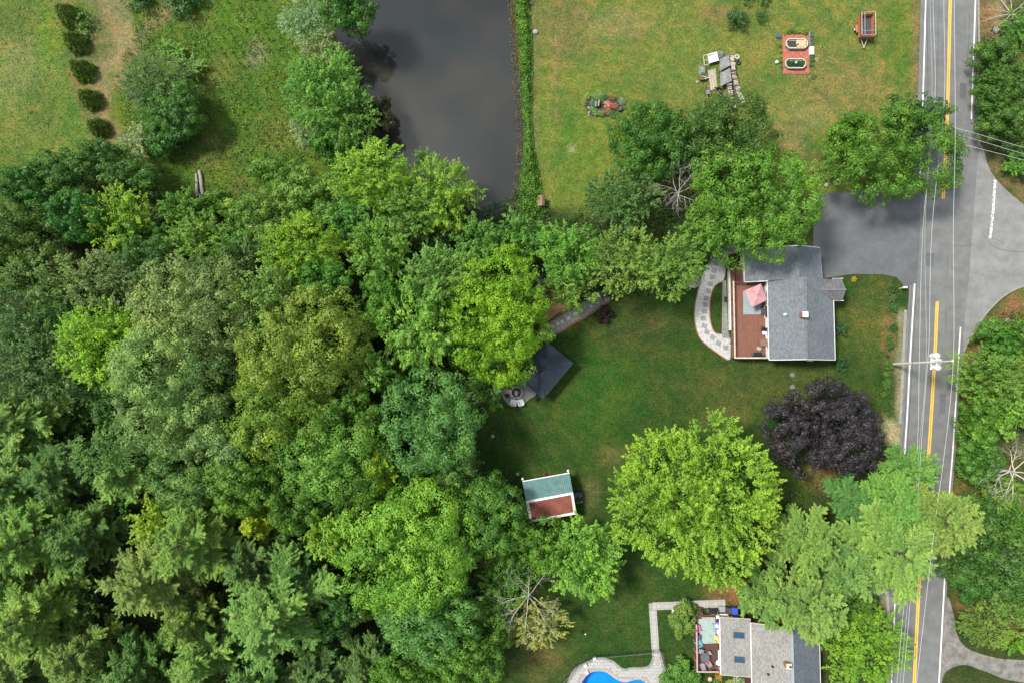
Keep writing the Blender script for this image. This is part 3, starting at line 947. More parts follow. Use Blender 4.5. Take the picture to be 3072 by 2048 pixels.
# ------------------------------------------------------------------ trees
COL = dict(mid=(.068, .165, .028), dark=(.044, .118, .026), oak=(.052, .116, .030), lime=(.155, .262, .030), lime2=(.114, .232, .026), lime3=(.150, .285, .024),
           bright=(.088, .198, .032), grey=(.092, .172, .056), dkgrey=(.064, .132, .044), silver=(.160, .222, .125), sgreen=(.118, .205, .086), yel=(.120, .235, .022),
           yolive=(.115, .200, .036), olive=(.104, .190, .040), light=(.125, .245, .042), blue=(.080, .175, .050), pine=(.100, .195, .052), pinel=(.128, .212, .058),
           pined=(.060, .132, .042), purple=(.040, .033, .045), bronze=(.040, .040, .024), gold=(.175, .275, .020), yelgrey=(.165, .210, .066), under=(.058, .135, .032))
PROTO = {}
def proto(kind, Rm, var):
    sizes = {'B': (2.3, 3.3, 4.3, 5.4, 6.6), 'S': (2.3, 3.3, 4.3, 5.4, 6.6), 'F': (2.6, 4.2, 5.6), 'P': (2.8, 4.2, 5.6, 6.8)}[kind]
    s = min(sizes, key=lambda q: abs(math.log(q / Rm)))
    key = (kind, s, var % 2)
    if key not in PROTO:
        sd_ = 100 + int(s * 10) + 7 * (var % 2) + ord(kind)
        if kind == 'B': PROTO[key] = (gen_broad(sd_, s, s, s * .8, cr=.55 + .05 * s), s)
        if kind == 'S': PROTO[key] = (gen_spray(sd_, s, s, s * .85, tw=1.1 + .13 * s), s)
        if kind == 'F': PROTO[key] = (gen_spray(sd_, s, s, s * .8, tw=1.05, leaf=.20, nleaf=22, dens=1.5, droop=.15, up=.3, width=.34), s)
        if kind == 'P':
            cm, wd = gen_pine(sd_, s, s * 2.6, wh=9 if s < 5 else 10)
            PROTO[key] = (cm, s, wd.mesh('trunk', M['bark']))
    return PROTO[key]
TRUNK = {}
def trunk_mesh(kind, var):
    k = (kind, var % 3)
    if k not in TRUNK: TRUNK[k] = limb_mesh(31 + var % 3, .8, .8, .66, .28, .03, M['bark'])
    return TRUNK[k]
tree_count = [0]
def plant_tree(x, y, rx, ry, h, kind, c, label, name=None, group=None, own=False, **kw):
    """x, y, rx, ry: crown as seen in the picture; h: height in metres"""
    i = tree_count[0]
    tree_count[0] += 1
    rg = random.Random(900 + i)
    Rov = (rx + ry) / 2
    b = min(.44 * h, Rov * .0612 * .85)
    zc = h - b
    k = .0612 * (1 - zc / CAM_H)
    mx, my = rx * k, ry * k
    c3 = COL[c]
    c4 = (c3[0] * 1.48 * rg.uniform(.86, 1.12), c3[1] * 1.42 * rg.uniform(.94, 1.06), c3[2] * 1.15 * rg.uniform(.85, 1.15), 1)
    if kind == 'P':
        zc = h * .55
        k = .0612 * (1 - zc / CAM_H) * 1.10
        mx, my = rx * k, ry * k
    base = O(x, y, zc + (.35 * b if kind != 'P' else 0))
    base.z = 0
    nm = name or {'P': 'pine_tree'}.get(kind, 'leafy_tree')
    t = thing(nm, label, 'tree', base, group)
    Rm = (mx + my) / 2
    if kind == 'P':
        cm, s, wm_ = proto('P', Rm, i)
        f = Rm / s
        o = inst('crown', cm, t, base, rg.uniform(0, 6.28), (mx / s, my / s, h / (s * 2.6)))
        inst('trunk', wm_, t, base, o.rotation_euler[2], o.scale)
    else:
        if own or Rm > 7.2:
            cm = (gen_broad if kind == 'B' else gen_spray)(500 + i, mx, my, b, **kw)
            o = link('crown', cm, t, base + Vector((0, 0, zc)))
        else:
            cm, s = proto(kind, Rm, i)
            rz = rg.uniform(0, 6.28)
            if kind in 'SF': mx, my, Rm = mx * 1.09, my * 1.09, Rm * 1.09
            e = mx / my
            # turn of the crown mesh with an uneven stretch kept along its own axes
            if abs(e - 1) < .12: o = inst('crown', cm, t, base + Vector((0, 0, zc)), rz, (Rm / s, Rm / s, b / (s * .82)))
            else: o = inst('crown', cm, t, base + Vector((0, 0, zc)), rg.choice((0, math.pi)), (mx / s, my / s, b / (s * .82)))
        inst('trunk', trunk_mesh(kind, i), t, base, rg.uniform(0, 6.28), (mx, my, h))
    o.color = c4
    return t

G_MEADOW, G_POND, G_WOOD, G_PINE, G_NORTH, G_EAST = 'trees in the meadow', 'trees on the pond bank', 'trees of the wood', 'pines of the wood', 'trees north of the lawn', 'trees across the road'
T_ROWS = [
 # meadow clump
 (345, 188, 78, 72, 7.5, 'F', 'dkgrey', 'dark grey-green rounded tree beside the dirt track, tallest of the meadow clump', G_MEADOW),
 (395, 248, 70, 62, 6.5, 'B', 'dark', 'dark dense tree on the right of the meadow clump', G_MEADOW),
 (312, 324, 50, 48, 4.8, 'F', 'silver', 'pale silvery bush at the lower left of the meadow clump', G_MEADOW),
 (378, 312, 48, 40, 4.6, 'B', 'dark', 'low dark tree at the foot of the meadow clump', G_MEADOW),
 (390, 112, 32, 25, 2.2, 'S', 'bright', 'small light green bush in the meadow above the clump', G_MEADOW),
 (428, 155, 40, 34, 2.2, 'S', 'mid', 'weedy low bush in the meadow right of the light one', G_MEADOW),
 # pond bank
 (702, 40, 66, 62, 9, 'F', 'silver', 'pale grey-green willow at the top edge on the pond bank', G_POND),
 (738, 108, 56, 48, 8, 'F', 'silver', 'silvery willow just above the big bright bank tree', G_POND),
 (800, 18, 56, 62, 10, 'B', 'dark', 'dark tree at the top edge mirrored in the pond', G_POND),
 (738, 192, 100, 96, 11, 'S', 'bright', 'big bright green bank tree left of the pond', G_POND),
 (800, 262, 66, 78, 10, 'S', 'mid', 'mid green tree leaning towards the pond below the big bright one', G_POND),
 (708, 300, 44, 46, 6, 'F', 'silver', 'pale silvery bush on the meadow side of the bank trees', G_POND),
 (866, 264, 34, 44, 5.5, 'B', 'bronze', 'dark bronze bush hanging over the pond water', G_POND),
 (760, 322, 50, 42, 6, 'B', 'mid', 'low green tree at the lower end of the bank trees', G_POND),
 # wood edge under the meadow
 (48, 428, 74, 48, 9, 'B', 'dark', 'dark green tree at the left edge just under the meadow', G_WOOD),
 (136, 396, 66, 50, 9, 'B', 'oak', 'dark spreading tree second from the left along the meadow edge', G_WOOD),
 (226, 366, 70, 48, 9, 'B', 'oak', 'dark tree under the row of clipped evergreens', G_WOOD),
 (300, 402, 58, 42, 8, 'B', 'dark', 'dark tree between the yellow-green tree and the meadow clump', G_WOOD),
 (264, 500, 80, 76, 10.5, 'S', 'yel', 'yellow-green feathery tree near the left, among dark neighbours', G_WOOD),
 (402, 478, 56, 46, 7, 'S', 'mid', 'green tree left of the two grey logs', G_WOOD),
 (492, 470, 40, 34, 4.2, 'B', 'mid', 'small rounded bush right below the two grey logs', G_WOOD),
 (452, 548, 76, 64, 10, 'S', 'bright', 'fresh green tree below the grey logs', G_WOOD),
 (166, 492, 62, 60, 11, 'B', 'dark', 'dark tree touching the left of the yellow-green tree', G_WOOD),
 (52, 536, 86, 68, 12, 'B', 'oak', 'broad dark tree at the left edge level with the yellow-green tree', G_WOOD),
 (96, 640, 96, 72, 13, 'F', 'grey', 'grey-green fine-leaved tree near the left edge', G_WOOD),
 (226, 640, 88, 74, 13, 'F', 'grey', 'grey-green tree below the yellow-green tree', G_WOOD),
 (14, 732, 78, 80, 14, 'F', 'dkgrey', 'dusky tree cut by the left edge at mid height', G_WOOD),
 (640, 402, 62, 50, 8, 'B', 'mid', 'green tree on the meadow corner right of the logs', G_WOOD),
 (708, 446, 74, 62, 10, 'B', 'olive', 'rounded olive green tree between the meadow and the pond corner', G_WOOD),
 (594, 498, 66, 60, 10, 'B', 'olive', 'olive rounded tree left of the yellowish tree group', G_WOOD),
 (850, 404, 104, 86, 13, 'S', 'lime2', 'bright lime green maple at the lower left corner of the pond', G_POND),
 (1014, 444, 90, 82, 11, 'S', 'lime2', 'bright lime green maple standing into the lower end of the pond', G_POND),
 (934, 486, 72, 62, 11, 'S', 'bright', 'bright green tree between the two lime maples of the pond', G_POND),
 (972, 366, 26, 30, 7, 'S', 'mid', 'slim green treetop rising over the pond beside the lime maples', G_POND),
 (690, 566, 102, 84, 14, 'S', 'yel', 'large yellow-green maple in the upper middle of the wood', G_WOOD),
 (868, 570, 72, 88, 13, 'S', 'bright', 'tall bright green tree right of the large yellow-green maple', G_WOOD),
 (790, 498, 62, 50, 12, 'S', 'mid', 'mid green tree above the large yellow-green maple', G_WOOD),
 # middle of the wood
 (100, 838, 84, 84, 13, 'F', 'dkgrey', 'dusky fine-leaved tree left under the lime layered tree', G_WOOD),
 (212, 790, 112, 112, 15, 'S', 'lime3', 'lime green tree with layered sprays left of the giant grey-green oak', G_WOOD),
 (436, 706, 142, 118, 18, 'B', 'sgreen', 'giant grey-green oak crown, upper of the two, in the wood', G_WOOD),
 (388, 898, 132, 160, 18, 'B', 'sgreen', 'giant grey-green oak crown, lower of the two, in the wood', G_WOOD),
 (604, 690, 92, 84, 16, 'S', 'olive', 'light olive tree right of the upper giant oak', G_WOOD),
 (690, 790, 146, 132, 18.5, 'B', 'yolive', 'huge yellowish green oak in the middle of the wood', G_WOOD),
 (640, 948, 122, 108, 17.5, 'B', 'yolive', 'big knobbly oak below the huge yellowish one', G_WOOD),
 (754, 1052, 110, 96, 16.5, 'B', 'olive', 'knobbly olive tree left of the small yellow pine', G_WOOD),
 (960, 740, 88, 116, 14.5, 'S', 'light', 'light green tall tree left of the golden maple', G_WOOD),
 (1000, 628, 78, 72, 13, 'S', 'olive', 'olive green tree above the light green tall tree', G_WOOD),
 (1098, 556, 62, 58, 10, 'S', 'mid', 'green tree at the lower tip of the pond', G_WOOD),
 (1142, 726, 114, 156, 14, 'B', 'yel', 'golden green maple overhanging the dark pavilion', G_WOOD),
 (846, 852, 54, 60, 13, 'S', 'bright', 'small bright crown left above the bluish green tree', G_WOOD),
 (984, 968, 116, 112, 15.5, 'B', 'blue', 'big bluish green tree at the wood edge facing the fire pit', G_WOOD),
 (560, 1110, 84, 68, 14, 'B', 'mid', 'green tree under the knobbly oaks', G_WOOD),
 (424, 1108, 84, 62, 14, 'B', 'grey', 'grey-green tree below the lower giant oak', G_WOOD),
 (232, 1046, 70, 70, 14, 'F', 'grey', 'grey-green tree left of the lower giant oak', G_WOOD),
 (352, 1206, 60, 64, 12, 'S', 'gold', 'golden green tree left of the first tall pine', G_WOOD),
 (744, 1236, 52, 58, 12.5, 'S', 'yel', 'yellow-green narrow tree left of the pale knobbly maple', G_WOOD),
 (668, 1170, 56, 52, 12, 'B', 'mid', 'green tree above the narrow yellow-green one', G_WOOD),
 (928, 1266, 164, 148, 15, 'B', 'light', 'pale green knobbly maple left of the red shed', G_WOOD),
 (990, 1430, 108, 82, 13, 'B', 'blue', 'bluish green tree below the pale knobbly maple', G_WOOD),
 (1072, 1510, 82, 66, 11, 'B', 'mid', 'green tree at the bottom edge left of the pool lawn', G_WOOD),
 (1112, 1192, 88, 84, 10.5, 'B', 'mid', 'green tree touching the left side of the red shed', G_WOOD),
 (1236, 1252, 58, 62, 8.5, 'B', 'mid', 'dark green tree just below the red shed', G_WOOD),
 (1346, 1284, 92, 90, 10.5, 'S', 'light', 'rounded light green tree below the right end of the red shed', G_WOOD),
 (1222, 1434, 92, 58, 6.5, 'F', 'yelgrey', 'pale yellowish bush under the bare dead tree', G_WOOD),
 (1120, 1440, 60, 56, 8, 'B', 'mid', 'green tree left of the pale yellowish bush', G_WOOD),
 (770, 1400, 56, 60, 10, 'B', 'dark', 'dark tree in the gap between pines and the pale knobbly maple', G_WOOD),
 (740, 640, 60, 50, 13, 'B', 'mid', 'dark crown under the large yellow-green maple', G_WOOD),
 (520, 620, 50, 46, 12, 'B', 'dark', 'dark crown beside the tangled dead branches', G_WOOD),
 (340, 600, 60, 56, 11, 'B', 'dark', 'dark crown right of the grey-green trees', G_WOOD),
 (880, 690, 54, 56, 12, 'B', 'mid', 'green crown left of the light green tall tree', G_WOOD),
 (810, 960, 56, 60, 13, 'B', 'mid', 'green crown between the knobbly oaks and the bluish tree', G_WOOD),
 (1066, 620, 56, 50, 11, 'S', 'olive', 'olive treetop above the golden maple', G_WOOD),
 (1040, 1060, 56, 52, 11, 'B', 'blue', 'bluish green crown at the wood edge above the shed corner', G_WOOD),
 # pines
 (874, 1066, 58, 58, 13.5, 'P', 'gold', 'small yellow-green pine with star-shaped crown beside the bluish tree', G_PINE),
 (602, 1192, 46, 44, 12, 'P', 'gold', 'small golden star-shaped pine in the dark of the wood', G_PINE),
 (640, 1406, 128, 118, 18, 'P', 'pine', 'largest pine near the bottom, wide plumed branches', G_PINE),
 (456, 1232, 112, 96, 18, 'P', 'pine', 'tall plumed pine right of the golden green tree', G_PINE),
 (352, 1326, 108, 96, 17, 'P', 'pinel', 'pale plumed pine left below the tall one', G_PINE),
 (446, 1418, 60, 58, 14, 'P', 'pine', 'small pine between the two widest plumed ones', G_PINE),
 (66, 1240, 108, 100, 17, 'P', 'pine', 'pine at the left edge, upper of the lower left corner', G_PINE),
 (74, 1410, 108, 100, 17, 'P', 'pinel', 'pale pine in the lower left corner', G_PINE),
 (196, 1490, 84, 74, 15, 'P', 'pine', 'pine at the bottom edge right of the corner pine', G_PINE),
 (336, 1526, 84, 62, 14, 'P', 'pined', 'dark pine at the bottom edge, third from the left', G_PINE),
 (482, 1500, 86, 70, 14, 'P', 'pine', 'pine at the bottom edge left of the largest pine', G_PINE),
 (58, 966, 104, 88, 15, 'P', 'pine', 'bluish pine at the left edge below the dusky trees', G_PINE),
 (150, 1080, 92, 80, 14, 'P', 'pined', 'dark pine right below the bluish left edge pine', G_PINE),
 (296, 1088, 68, 64, 14, 'P', 'pinel', 'pale pine under the lower giant oak', G_PINE),
 (30, 1110, 84, 72, 14, 'P', 'pine', 'pine cut by the left edge between the bluish and the corner pines', G_PINE),
 (572, 1290, 74, 68, 13, 'P', 'pined', 'dark pine right of the tall plumed pine', G_PINE),
 (200, 1230, 76, 72, 14, 'P', 'pined', 'shaded pine right of the left edge pines', G_PINE),
 (842, 1532, 76, 58, 11, 'P', 'pined', 'dark bluish pine at the bottom edge near the middle', G_PINE),
 (690, 1310, 60, 56, 12, 'P', 'pined', 'dark pine above the largest pine', G_PINE),
 (60, 1560, 90, 76, 15, 'P', 'pine', 'pine cut by the bottom edge in the lower left corner', G_PINE),
 (270, 1590, 90, 60, 14, 'P', 'pine', 'pine mostly below the bottom edge near the left corner', G_PINE),
 (420, 1590, 80, 60, 14, 'P', 'pinel', 'pale pine tip at the bottom edge left of the largest pine', G_PINE),
 (590, 1570, 92, 66, 14, 'P', 'pine', 'pine at the bottom edge straight below the largest pine', G_PINE),
 (720, 1560, 70, 60, 12, 'P', 'pined', 'dark pine at the bottom edge right of the largest pine', G_PINE),
 (930, 1570, 80, 56, 11, 'B', 'mid', 'green tree cut by the bottom edge below the bluish one', G_WOOD),
 (-30, 1330, 90, 80, 16, 'P', 'pine', 'pine mostly outside the left edge near the lower corner', G_PINE),
 (-20, 860, 80, 80, 14, 'F', 'dkgrey', 'dusky tree mostly outside the left edge', G_WOOD),
 (-10, 600, 80, 70, 12, 'B', 'oak', 'dark tree mostly outside the left edge', G_WOOD),
 (150, 740, 60, 60, 11, 'B', 'dark', 'dark crown above the lime layered tree', G_WOOD),
 (690, 690, 60, 50, 13, 'S', 'mid', 'mid green crown right of the light olive tree', G_WOOD),
 (520, 1020, 70, 60, 14, 'B', 'sgreen', 'grey-green crown between the lower giant oak and the knobbly oaks', G_WOOD),
 # north of the lawn
 (1200, 540, 66, 62, 9, 'S', 'mid', 'green tree between the pond tip and the small brown hut', G_NORTH),
 (1302, 580, 80, 78, 11, 'S', 'bright', 'fresh green tree below the small brown hut', G_NORTH),
 (1322, 652, 74, 56, 9, 'S', 'olive', 'drooping olive tree over the paved walk', G_NORTH),
 (1440, 600, 86, 80, 12, 'F', 'olive', 'olive fine-leaved tree at the upper edge of the lawn', G_NORTH),
 (1542, 606, 84, 72, 12, 'F', 'olive', 'olive fine-leaved tree left of the gravel path', G_NORTH),
 (1436, 452, 90, 74, 11, 'F', 'dkgrey', 'dusky grey tree left of the bare grey tree', G_NORTH),
 (1494, 318, 86, 90, 11, 'B', 'dark', 'dark green tree left of the round dark oak', G_NORTH),
 (1664, 312, 124, 94, 12, 'B', 'oak', 'round dark oak below the firewood stacks', G_NORTH),
 (1742, 462, 146, 136, 14.5, 'B', 'bright', 'large bright green maple hanging over the white house roof', G_NORTH),
 (1626, 534, 66, 56, 10, 'S', 'mid', 'green tree below the bare grey tree beside the large bright maple', G_NORTH),
 (2064, 352, 146, 112, 12, 'B', 'mid', 'green maple spreading over the road from the lawn corner', G_NORTH),
 (2110, 268, 66, 50, 9, 'B', 'oak', 'dark crown at the top of the roadside maple', G_NORTH),
 (1890, 392, 34, 28, 1.6, 'S', 'yelgrey', 'low yellowish bush left of the roadside maple', G_NORTH),
 (1950, 300, 42, 36, 6, 'B', 'mid', 'small green crown at the left of the roadside maple', G_NORTH),
 # south of the lawn
 (1612, 1152, 194, 196, 15.5, 'S', 'lime', 'vivid lime green maple, the brightest crown, below the lawn', 'trees south of the lawn'),
 (1898, 984, 132, 106, 9.5, 'B', 'purple', 'dark purple-leaved maple beside the front lawn', 'trees south of the lawn'),
 (2040, 1256, 132, 112, 15, 'P', 'pinel', 'pale pine in the middle of the roadside pine group', 'roadside pines'),
 (2136, 1186, 104, 92, 17, 'P', 'pinel', 'pale pine reaching right across the road', 'roadside pines'),
 (2044, 1160, 84, 72, 13, 'P', 'pine', 'pine between the purple maple and the pale pine over the road', 'roadside pines'),
 (1930, 1310, 84, 76, 13, 'P', 'pine', 'pine left below the pale middle pine of the roadside group', 'roadside pines'),
 (1852, 1236, 84, 80, 13, 'P', 'pine', 'pine touching the right side of the lime maple', 'roadside pines'),
 (1842, 1380, 108, 92, 15, 'P', 'pinel', 'pale pine hanging over the brown house', 'roadside pines'),
 (2086, 1076, 54, 62, 10, 'P', 'pine', 'slim pine right below the purple maple at the road', 'roadside pines'),
 (1962, 1150, 74, 56, 9, 'P', 'pined', 'dark pine under the purple maple', 'roadside pines'),
 (1760, 1370, 70, 60, 11, 'P', 'pine', 'pine between the lime maple and the brown house', 'roadside pines'),
 (1988, 1486, 104, 90, 6.5, 'S', 'lime2', 'bright green big bush right of the brown house', 'trees south of the lawn'),
 (1960, 1404, 62, 44, 5, 'B', 'mid', 'green bush above the bright one beside the brown house', 'trees south of the lawn'),
 (1566, 1420, 27, 38, 2.4, 'B', 'olive', 'olive bush at the left rail of the brown deck', 'trees south of the lawn'),
 (1566, 1562, 42, 38, 2.0, 'B', 'mid', 'rounded clipped bush beside the pool paving', 'trees south of the lawn'),
 # across the road
 (2300, 136, 56, 58, 5.5, 'B', 'dark', 'dark bush across the road, uppermost', G_EAST),
 (2296, 212, 58, 56, 6, 'B', 'dark', 'dark bush across the road, second from the top', G_EAST),
 (2316, 282, 56, 48, 6.5, 'B', 'oak', 'dark bush across the road where the wires cross', G_EAST),
 (2338, 60, 40, 46, 4, 'S', 'mid', 'green bush in the upper right corner', G_EAST),
 (2342, 370, 34, 40, 3, 'S', 'mid', 'green bush at the right edge above the side street', G_EAST),
 (2308, 778, 58, 50, 6, 'B', 'mid', 'green bush on the side street corner', G_EAST),
 (2290, 868, 84, 72, 9, 'S', 'bright', 'bright green tree across the road from the front lawn', G_EAST),
 (2330, 950, 60, 64, 8, 'S', 'light', 'light green tree at the right edge below the bright one', G_EAST),
 (2258, 966, 46, 50, 6, 'B', 'mid', 'green roadside tree across from the utility pole', G_EAST),
 (2252, 1060, 46, 52, 6, 'B', 'mid', 'green roadside tree left of the white dead branches', G_EAST),
 (2304, 1130, 56, 40, 5, 'S', 'bright', 'fresh green bush under the white dead branches', G_EAST),
 (2252, 1186, 46, 46, 6.5, 'B', 'dark', 'dark tree right of the pale roadside pine', G_EAST),
 (2286, 1290, 92, 74, 9, 'B', 'dark', 'broad dark tree across the road from the bright bush', G_EAST),
 (2336, 1210, 50, 60, 7, 'S', 'mid', 'green tree at the right edge below the dead branches', G_EAST),
 (2238, 1330, 42, 48, 6, 'B', 'dark', 'dark roadside tree lowest before the broken driveway', G_EAST),
 (2338, 1372, 52, 52, 7, 'B', 'olive', 'olive tree at the right edge near the bottom', G_EAST),
 (2282, 1438, 72, 52, 5, 'F', 'olive', 'olive bush beside the broken driveway mouth', G_EAST),
 (2342, 1474, 40, 32, 4, 'S', 'lime2', 'light green bush in the lower right corner', G_EAST),
]
own_kw = {'lime': dict(tw=1.8, leaf=.26, nleaf=32, dens=.85), 'purple': dict(cr=.70, leaf=.25, lpc=66, tight=1.1, nl=24), }
for row in T_ROWS:
    x, y, rx, ry, h, kd, c, lab, grp = row
    kw = own_kw.get(c, {})
    if lab.startswith('golden green maple'): kw = dict(cr=.62, leaf=.25, lpc=42, nl=22)
    if lab.startswith('giant grey'): kw = dict(cr=.85, leaf=.26, lpc=75)
    if kd == 'B' and not kw and rx > 108: kw = dict(cr=.85, leaf=.26, lpc=72)
    own = bool(kw) or rx > 108 and kd != 'P'
    plant_tree(x, y, rx, ry, h, kd, c, lab, None, grp, own, **kw)

# ------------------------------------------------------------------ young trees in the shade between the crowns
rg = random.Random(77)
WOOD = [(-60, 470), (0, 470), (120, 440), (330, 440), (450, 590), (620, 470), (760, 400), (860, 440), (1000, 520), (1190, 560), (1280, 640), (1230, 760), (1150, 900), (1060, 990), (1040, 1110), (1150, 1220),
        (1180, 1330), (1080, 1400), (1130, 1640), (-60, 1640)]
WP = [O(*q) for q in WOOD]
used_lab = set()
cnt = 0
placed = []
while cnt < 95:
    x, y = rg.uniform(-50, 1200), rg.uniform(420, 1630)
    p = O(x, y)
    if not pip(np.array([p.x]), np.array([p.y]), WP)[0]: continue
    if any(math.hypot(x - a, y - b_) < 62 for a, b_ in placed):
        if rg.random() > .02: continue
    placed.append((x, y))
    cnt += 1
    r_ = rg.uniform(38, 62)
    near = min(T_ROWS, key=lambda q_: math.hypot(q_[0] - x, q_[1] - y))
    dx_, dy_ = x - near[0], y - near[1]
    side = ('right of' if dx_ > 0 else 'left of') if abs(dx_) > abs(dy_) else ('below' if dy_ > 0 else 'above')
    diag = ('lower' if dy_ > 0 else 'upper') + (' right' if dx_ > 0 else ' left') + ' of'
    words = near[7].replace(',', '').split()[:9]
    while words[-1] in ('the', 'of', 'in', 'at', 'with', 'a', 'by', 'and', 'from', 'to', 'left', 'right', 'below', 'above', 'under', 'beside', 'between', 'over', 'second', 'just', 'two', 'its', 'near', 'lower', 'upper', 'along', 'on', 'touching', 'tall', 'wide'): words.pop()
    lab = 'young shaded tree ' + side + ' the ' + ' '.join(words)
    if lab in used_lab: lab = 'young shaded tree ' + diag + ' the ' + ' '.join(words)
    if lab in used_lab: lab = 'small ' + lab
    used_lab.add(lab)
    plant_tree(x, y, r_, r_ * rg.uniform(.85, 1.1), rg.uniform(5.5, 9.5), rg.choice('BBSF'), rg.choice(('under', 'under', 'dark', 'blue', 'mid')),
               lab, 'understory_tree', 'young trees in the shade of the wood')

# ------------------------------------------------------------------ dead and bare trees
def dead(name, x, y, zc, label, **kw):
    base = O(x, y, zc)
    base.z = 0
    t = thing(name, label, 'tree', base)
    m_ = kw.pop('m', 'dead')
    me = dead_tree_mesh(kw.pop('seed'), kw.pop('h'), kw.pop('spread'), M[m_], **kw)
    inst('bare_branches', me, t, base)
    return t
dead('dead_tree', 1215, 1378, 9, 'bare grey dead tree spreading its branches below the red shed', seed=3, h=12, spread=5.6, bole=.66, up=.35, depth=4, r0=.10, nb=8)
dead('dead_tree', 1572, 424, 11, 'bare grey tree left of the large bright maple', seed=8, h=14, spread=4.3, bole=.62, up=.9, depth=4, r0=.09, nb=9)
dead('dead_tree', 545, 578, 12, 'tangle of dead brown branches in the upper middle of the wood', seed=12, h=14, spread=3.0, bole=.72, up=.5, depth=3, r0=.12, m='dead_brown')
dead('dead_tree', 1212, 668, 8, 'small bare dead tree between the golden maple and the straw bed', seed=15, h=9.5, spread=3.2, bole=.7, up=.35, depth=4, r0=.07, nb=7)
dead('dead_tree', 2344, 1086, 6, 'white bleached dead tree at the right edge across the road', seed=21, h=8.5, spread=5.0, bole=.6, up=.25, depth=4, r0=.16, m='dead')
dead('dead_tree', 2342, 1290, 7, 'small bare dead tree at the right edge among dark bushes', seed=25, h=8.5, spread=2.0, bole=.7, up=.4, depth=3, r0=.08)
dead('dead_tree', 2330, 26, 1.0, 'grey fallen brush heap in the upper right corner', seed=28, h=1.5, spread=4.6, bole=.3, up=.12, depth=2, r0=.12)
dead('dead_tree', 1396, 1290, 8, 'thin bare tree at the right of the rounded light green tree', seed=33, h=7.5, spread=2.2, bole=.7, up=.3, depth=3, r0=.06)
dead('dead_tree', 195, 940, 10, 'dark bare tree trunk in a gap of the wood by the left pines', seed=36, h=8, spread=3.0, bole=.4, up=.1, depth=2, r0=.14, m='dead_brown')

# ------------------------------------------------------------------ clipped evergreens and garden shrubs
cone_m = [gen_cone(3 + k, 1.5, 3.3) for k in range(3)]
hedge = [((200, 44), 1.16, 'top one, cut by the upper edge'), ((216, 122), 1.04, 'second from the top'), ((235, 206), 1.04, 'third from the top'),
         ((258, 292), 1.0, 'fourth from the top'), ((283, 378), .95, 'lowest one, standing alone')]
for k, ((px, py), s, w) in enumerate(hedge):
    base = P(px + 6, py + 2, 1.3)
    base.z = 0
    t = thing('evergreen_shrub', 'clipped cone-shaped evergreen in the meadow row, ' + w, 'shrub', base, 'clipped evergreens in a row')
    o = inst('crown', cone_m[k % 3], t, base, k * 1.3, (s, s, s))
    o.color = (.085, .150, .022, 1)
    MB().tube([base + Vector((0, 0, -.1)), base + Vector((0, 0, 2.5 * s))], [.12, .05], 6).build('trunk', M['bark'], t)
SHRUB = [gen_broad(60 + k, 1.0, 1.0, .8, cr=.30, leaf=.15, lpc=26, nl=9, zmin=-.5) for k in range(3)]
def shrub(p, r_, h, c, label, grp=None, name='shrub', cat='shrub', k=0):
    p = Vector((p[0], p[1], 0))
    t = thing(name, label, cat, p, grp)
    o = inst('foliage', SHRUB[k % 3], t, p + Vector((0, 0, h * .52)), k * 1.7, (r_, r_, h * .55 / .8))
    o.color = (*(min(.8, v * 1.5) for v in c), 1)
    MB().tube([p + Vector((0, 0, -.05)), p + Vector((0, 0, h * .6))], [.05, .02], 5).build('stem', M['bark'], t)
    return t
FRONT = [((1425, 430), 36, .9, (.05, .10, .03), 'dark bush beside the mailbox, top of the roadside row'), ((1437, 490), 24, .7, (.09, .14, .04), 'pale small bush, second of the roadside row'),
         ((1440, 552), 29, .8, (.05, .13, .03), 'round green bush, third of the roadside row'), ((1436, 690), 30, .8, (.045, .115, .03), 'dark round bush, fourth of the roadside row'),
         ((1415, 755), 21, .6, (.075, .17, .03), 'small bright bush, fifth of the roadside row'), ((1420, 812), 28, .75, (.05, .12, .03), 'round bush, sixth of the roadside row'),
         ((1405, 885), 16, .5, (.04, .10, .03), 'smallest dark bush, seventh of the roadside row'), ((1408, 948), 30, .9, (.07, .15, .03), 'round bush at the foot of the utility pole'),
         ((1394, 1010), 19, .5, (.10, .18, .04), 'small light bush just below the utility pole'), ((1392, 1078), 31, .75, (.075, .17, .03), 'bright round bush near the lower end of the roadside row'),
         ((1376, 1146), 19, .5, (.08, .15, .03), 'last small bush of the roadside row near the purple maple')]
for k, (q, r_, h, c, lab) in enumerate(FRONT):
    shrub(ZA(*q), r_ / 2.296 * .0469, h, c, lab, 'bushes along the front lawn', k=k)
shrub(ZA(1175, 358), .36, .5, (.32, .28, .02), 'yellow flowering bush on the front lawn corner', k=1)
shrub(ZA(1080, 700), .85, 1.1, (.035, .085, .03), 'dark bush against the front wall of the white house, upper', k=2)
shrub(ZA(1072, 928), .95, 1.2, (.035, .085, .03), 'dark bush at the front corner of the white house', k=0)
shrub(P(1812, 946), 1.15, 1.3, (.026, .014, .016), 'small dark red shrub at the edge of the lawn by the walk', k=1)
shrub(P(2203, 66), 1.35, 2.3, (.045, .105, .032), 'dark upright bush on the dry lawn, larger of two', k=2)
shrub(P(2276, 54), .85, 1.5, (.055, .12, .038), 'small upright bush on the dry lawn, right of the larger one', k=0)
shrub(P(2290, 4), .8, 1.0, (.08, .15, .04), 'small green bush at the top edge of the dry lawn', k=1)
shrub(P(2235, -6), 1.1, 1.0, (.07, .13, .04), 'low bush cut by the top edge of the dry lawn', k=0)
shrub(P(424, -2), 2.0, 2.4, (.05, .11, .035), 'green bush at the top edge left of the dirt patch', k=2)
shrub(P(562, 16), 2.3, 2.8, (.045, .105, .035), 'dark green bush at the top edge right of the dirt patch', k=1)
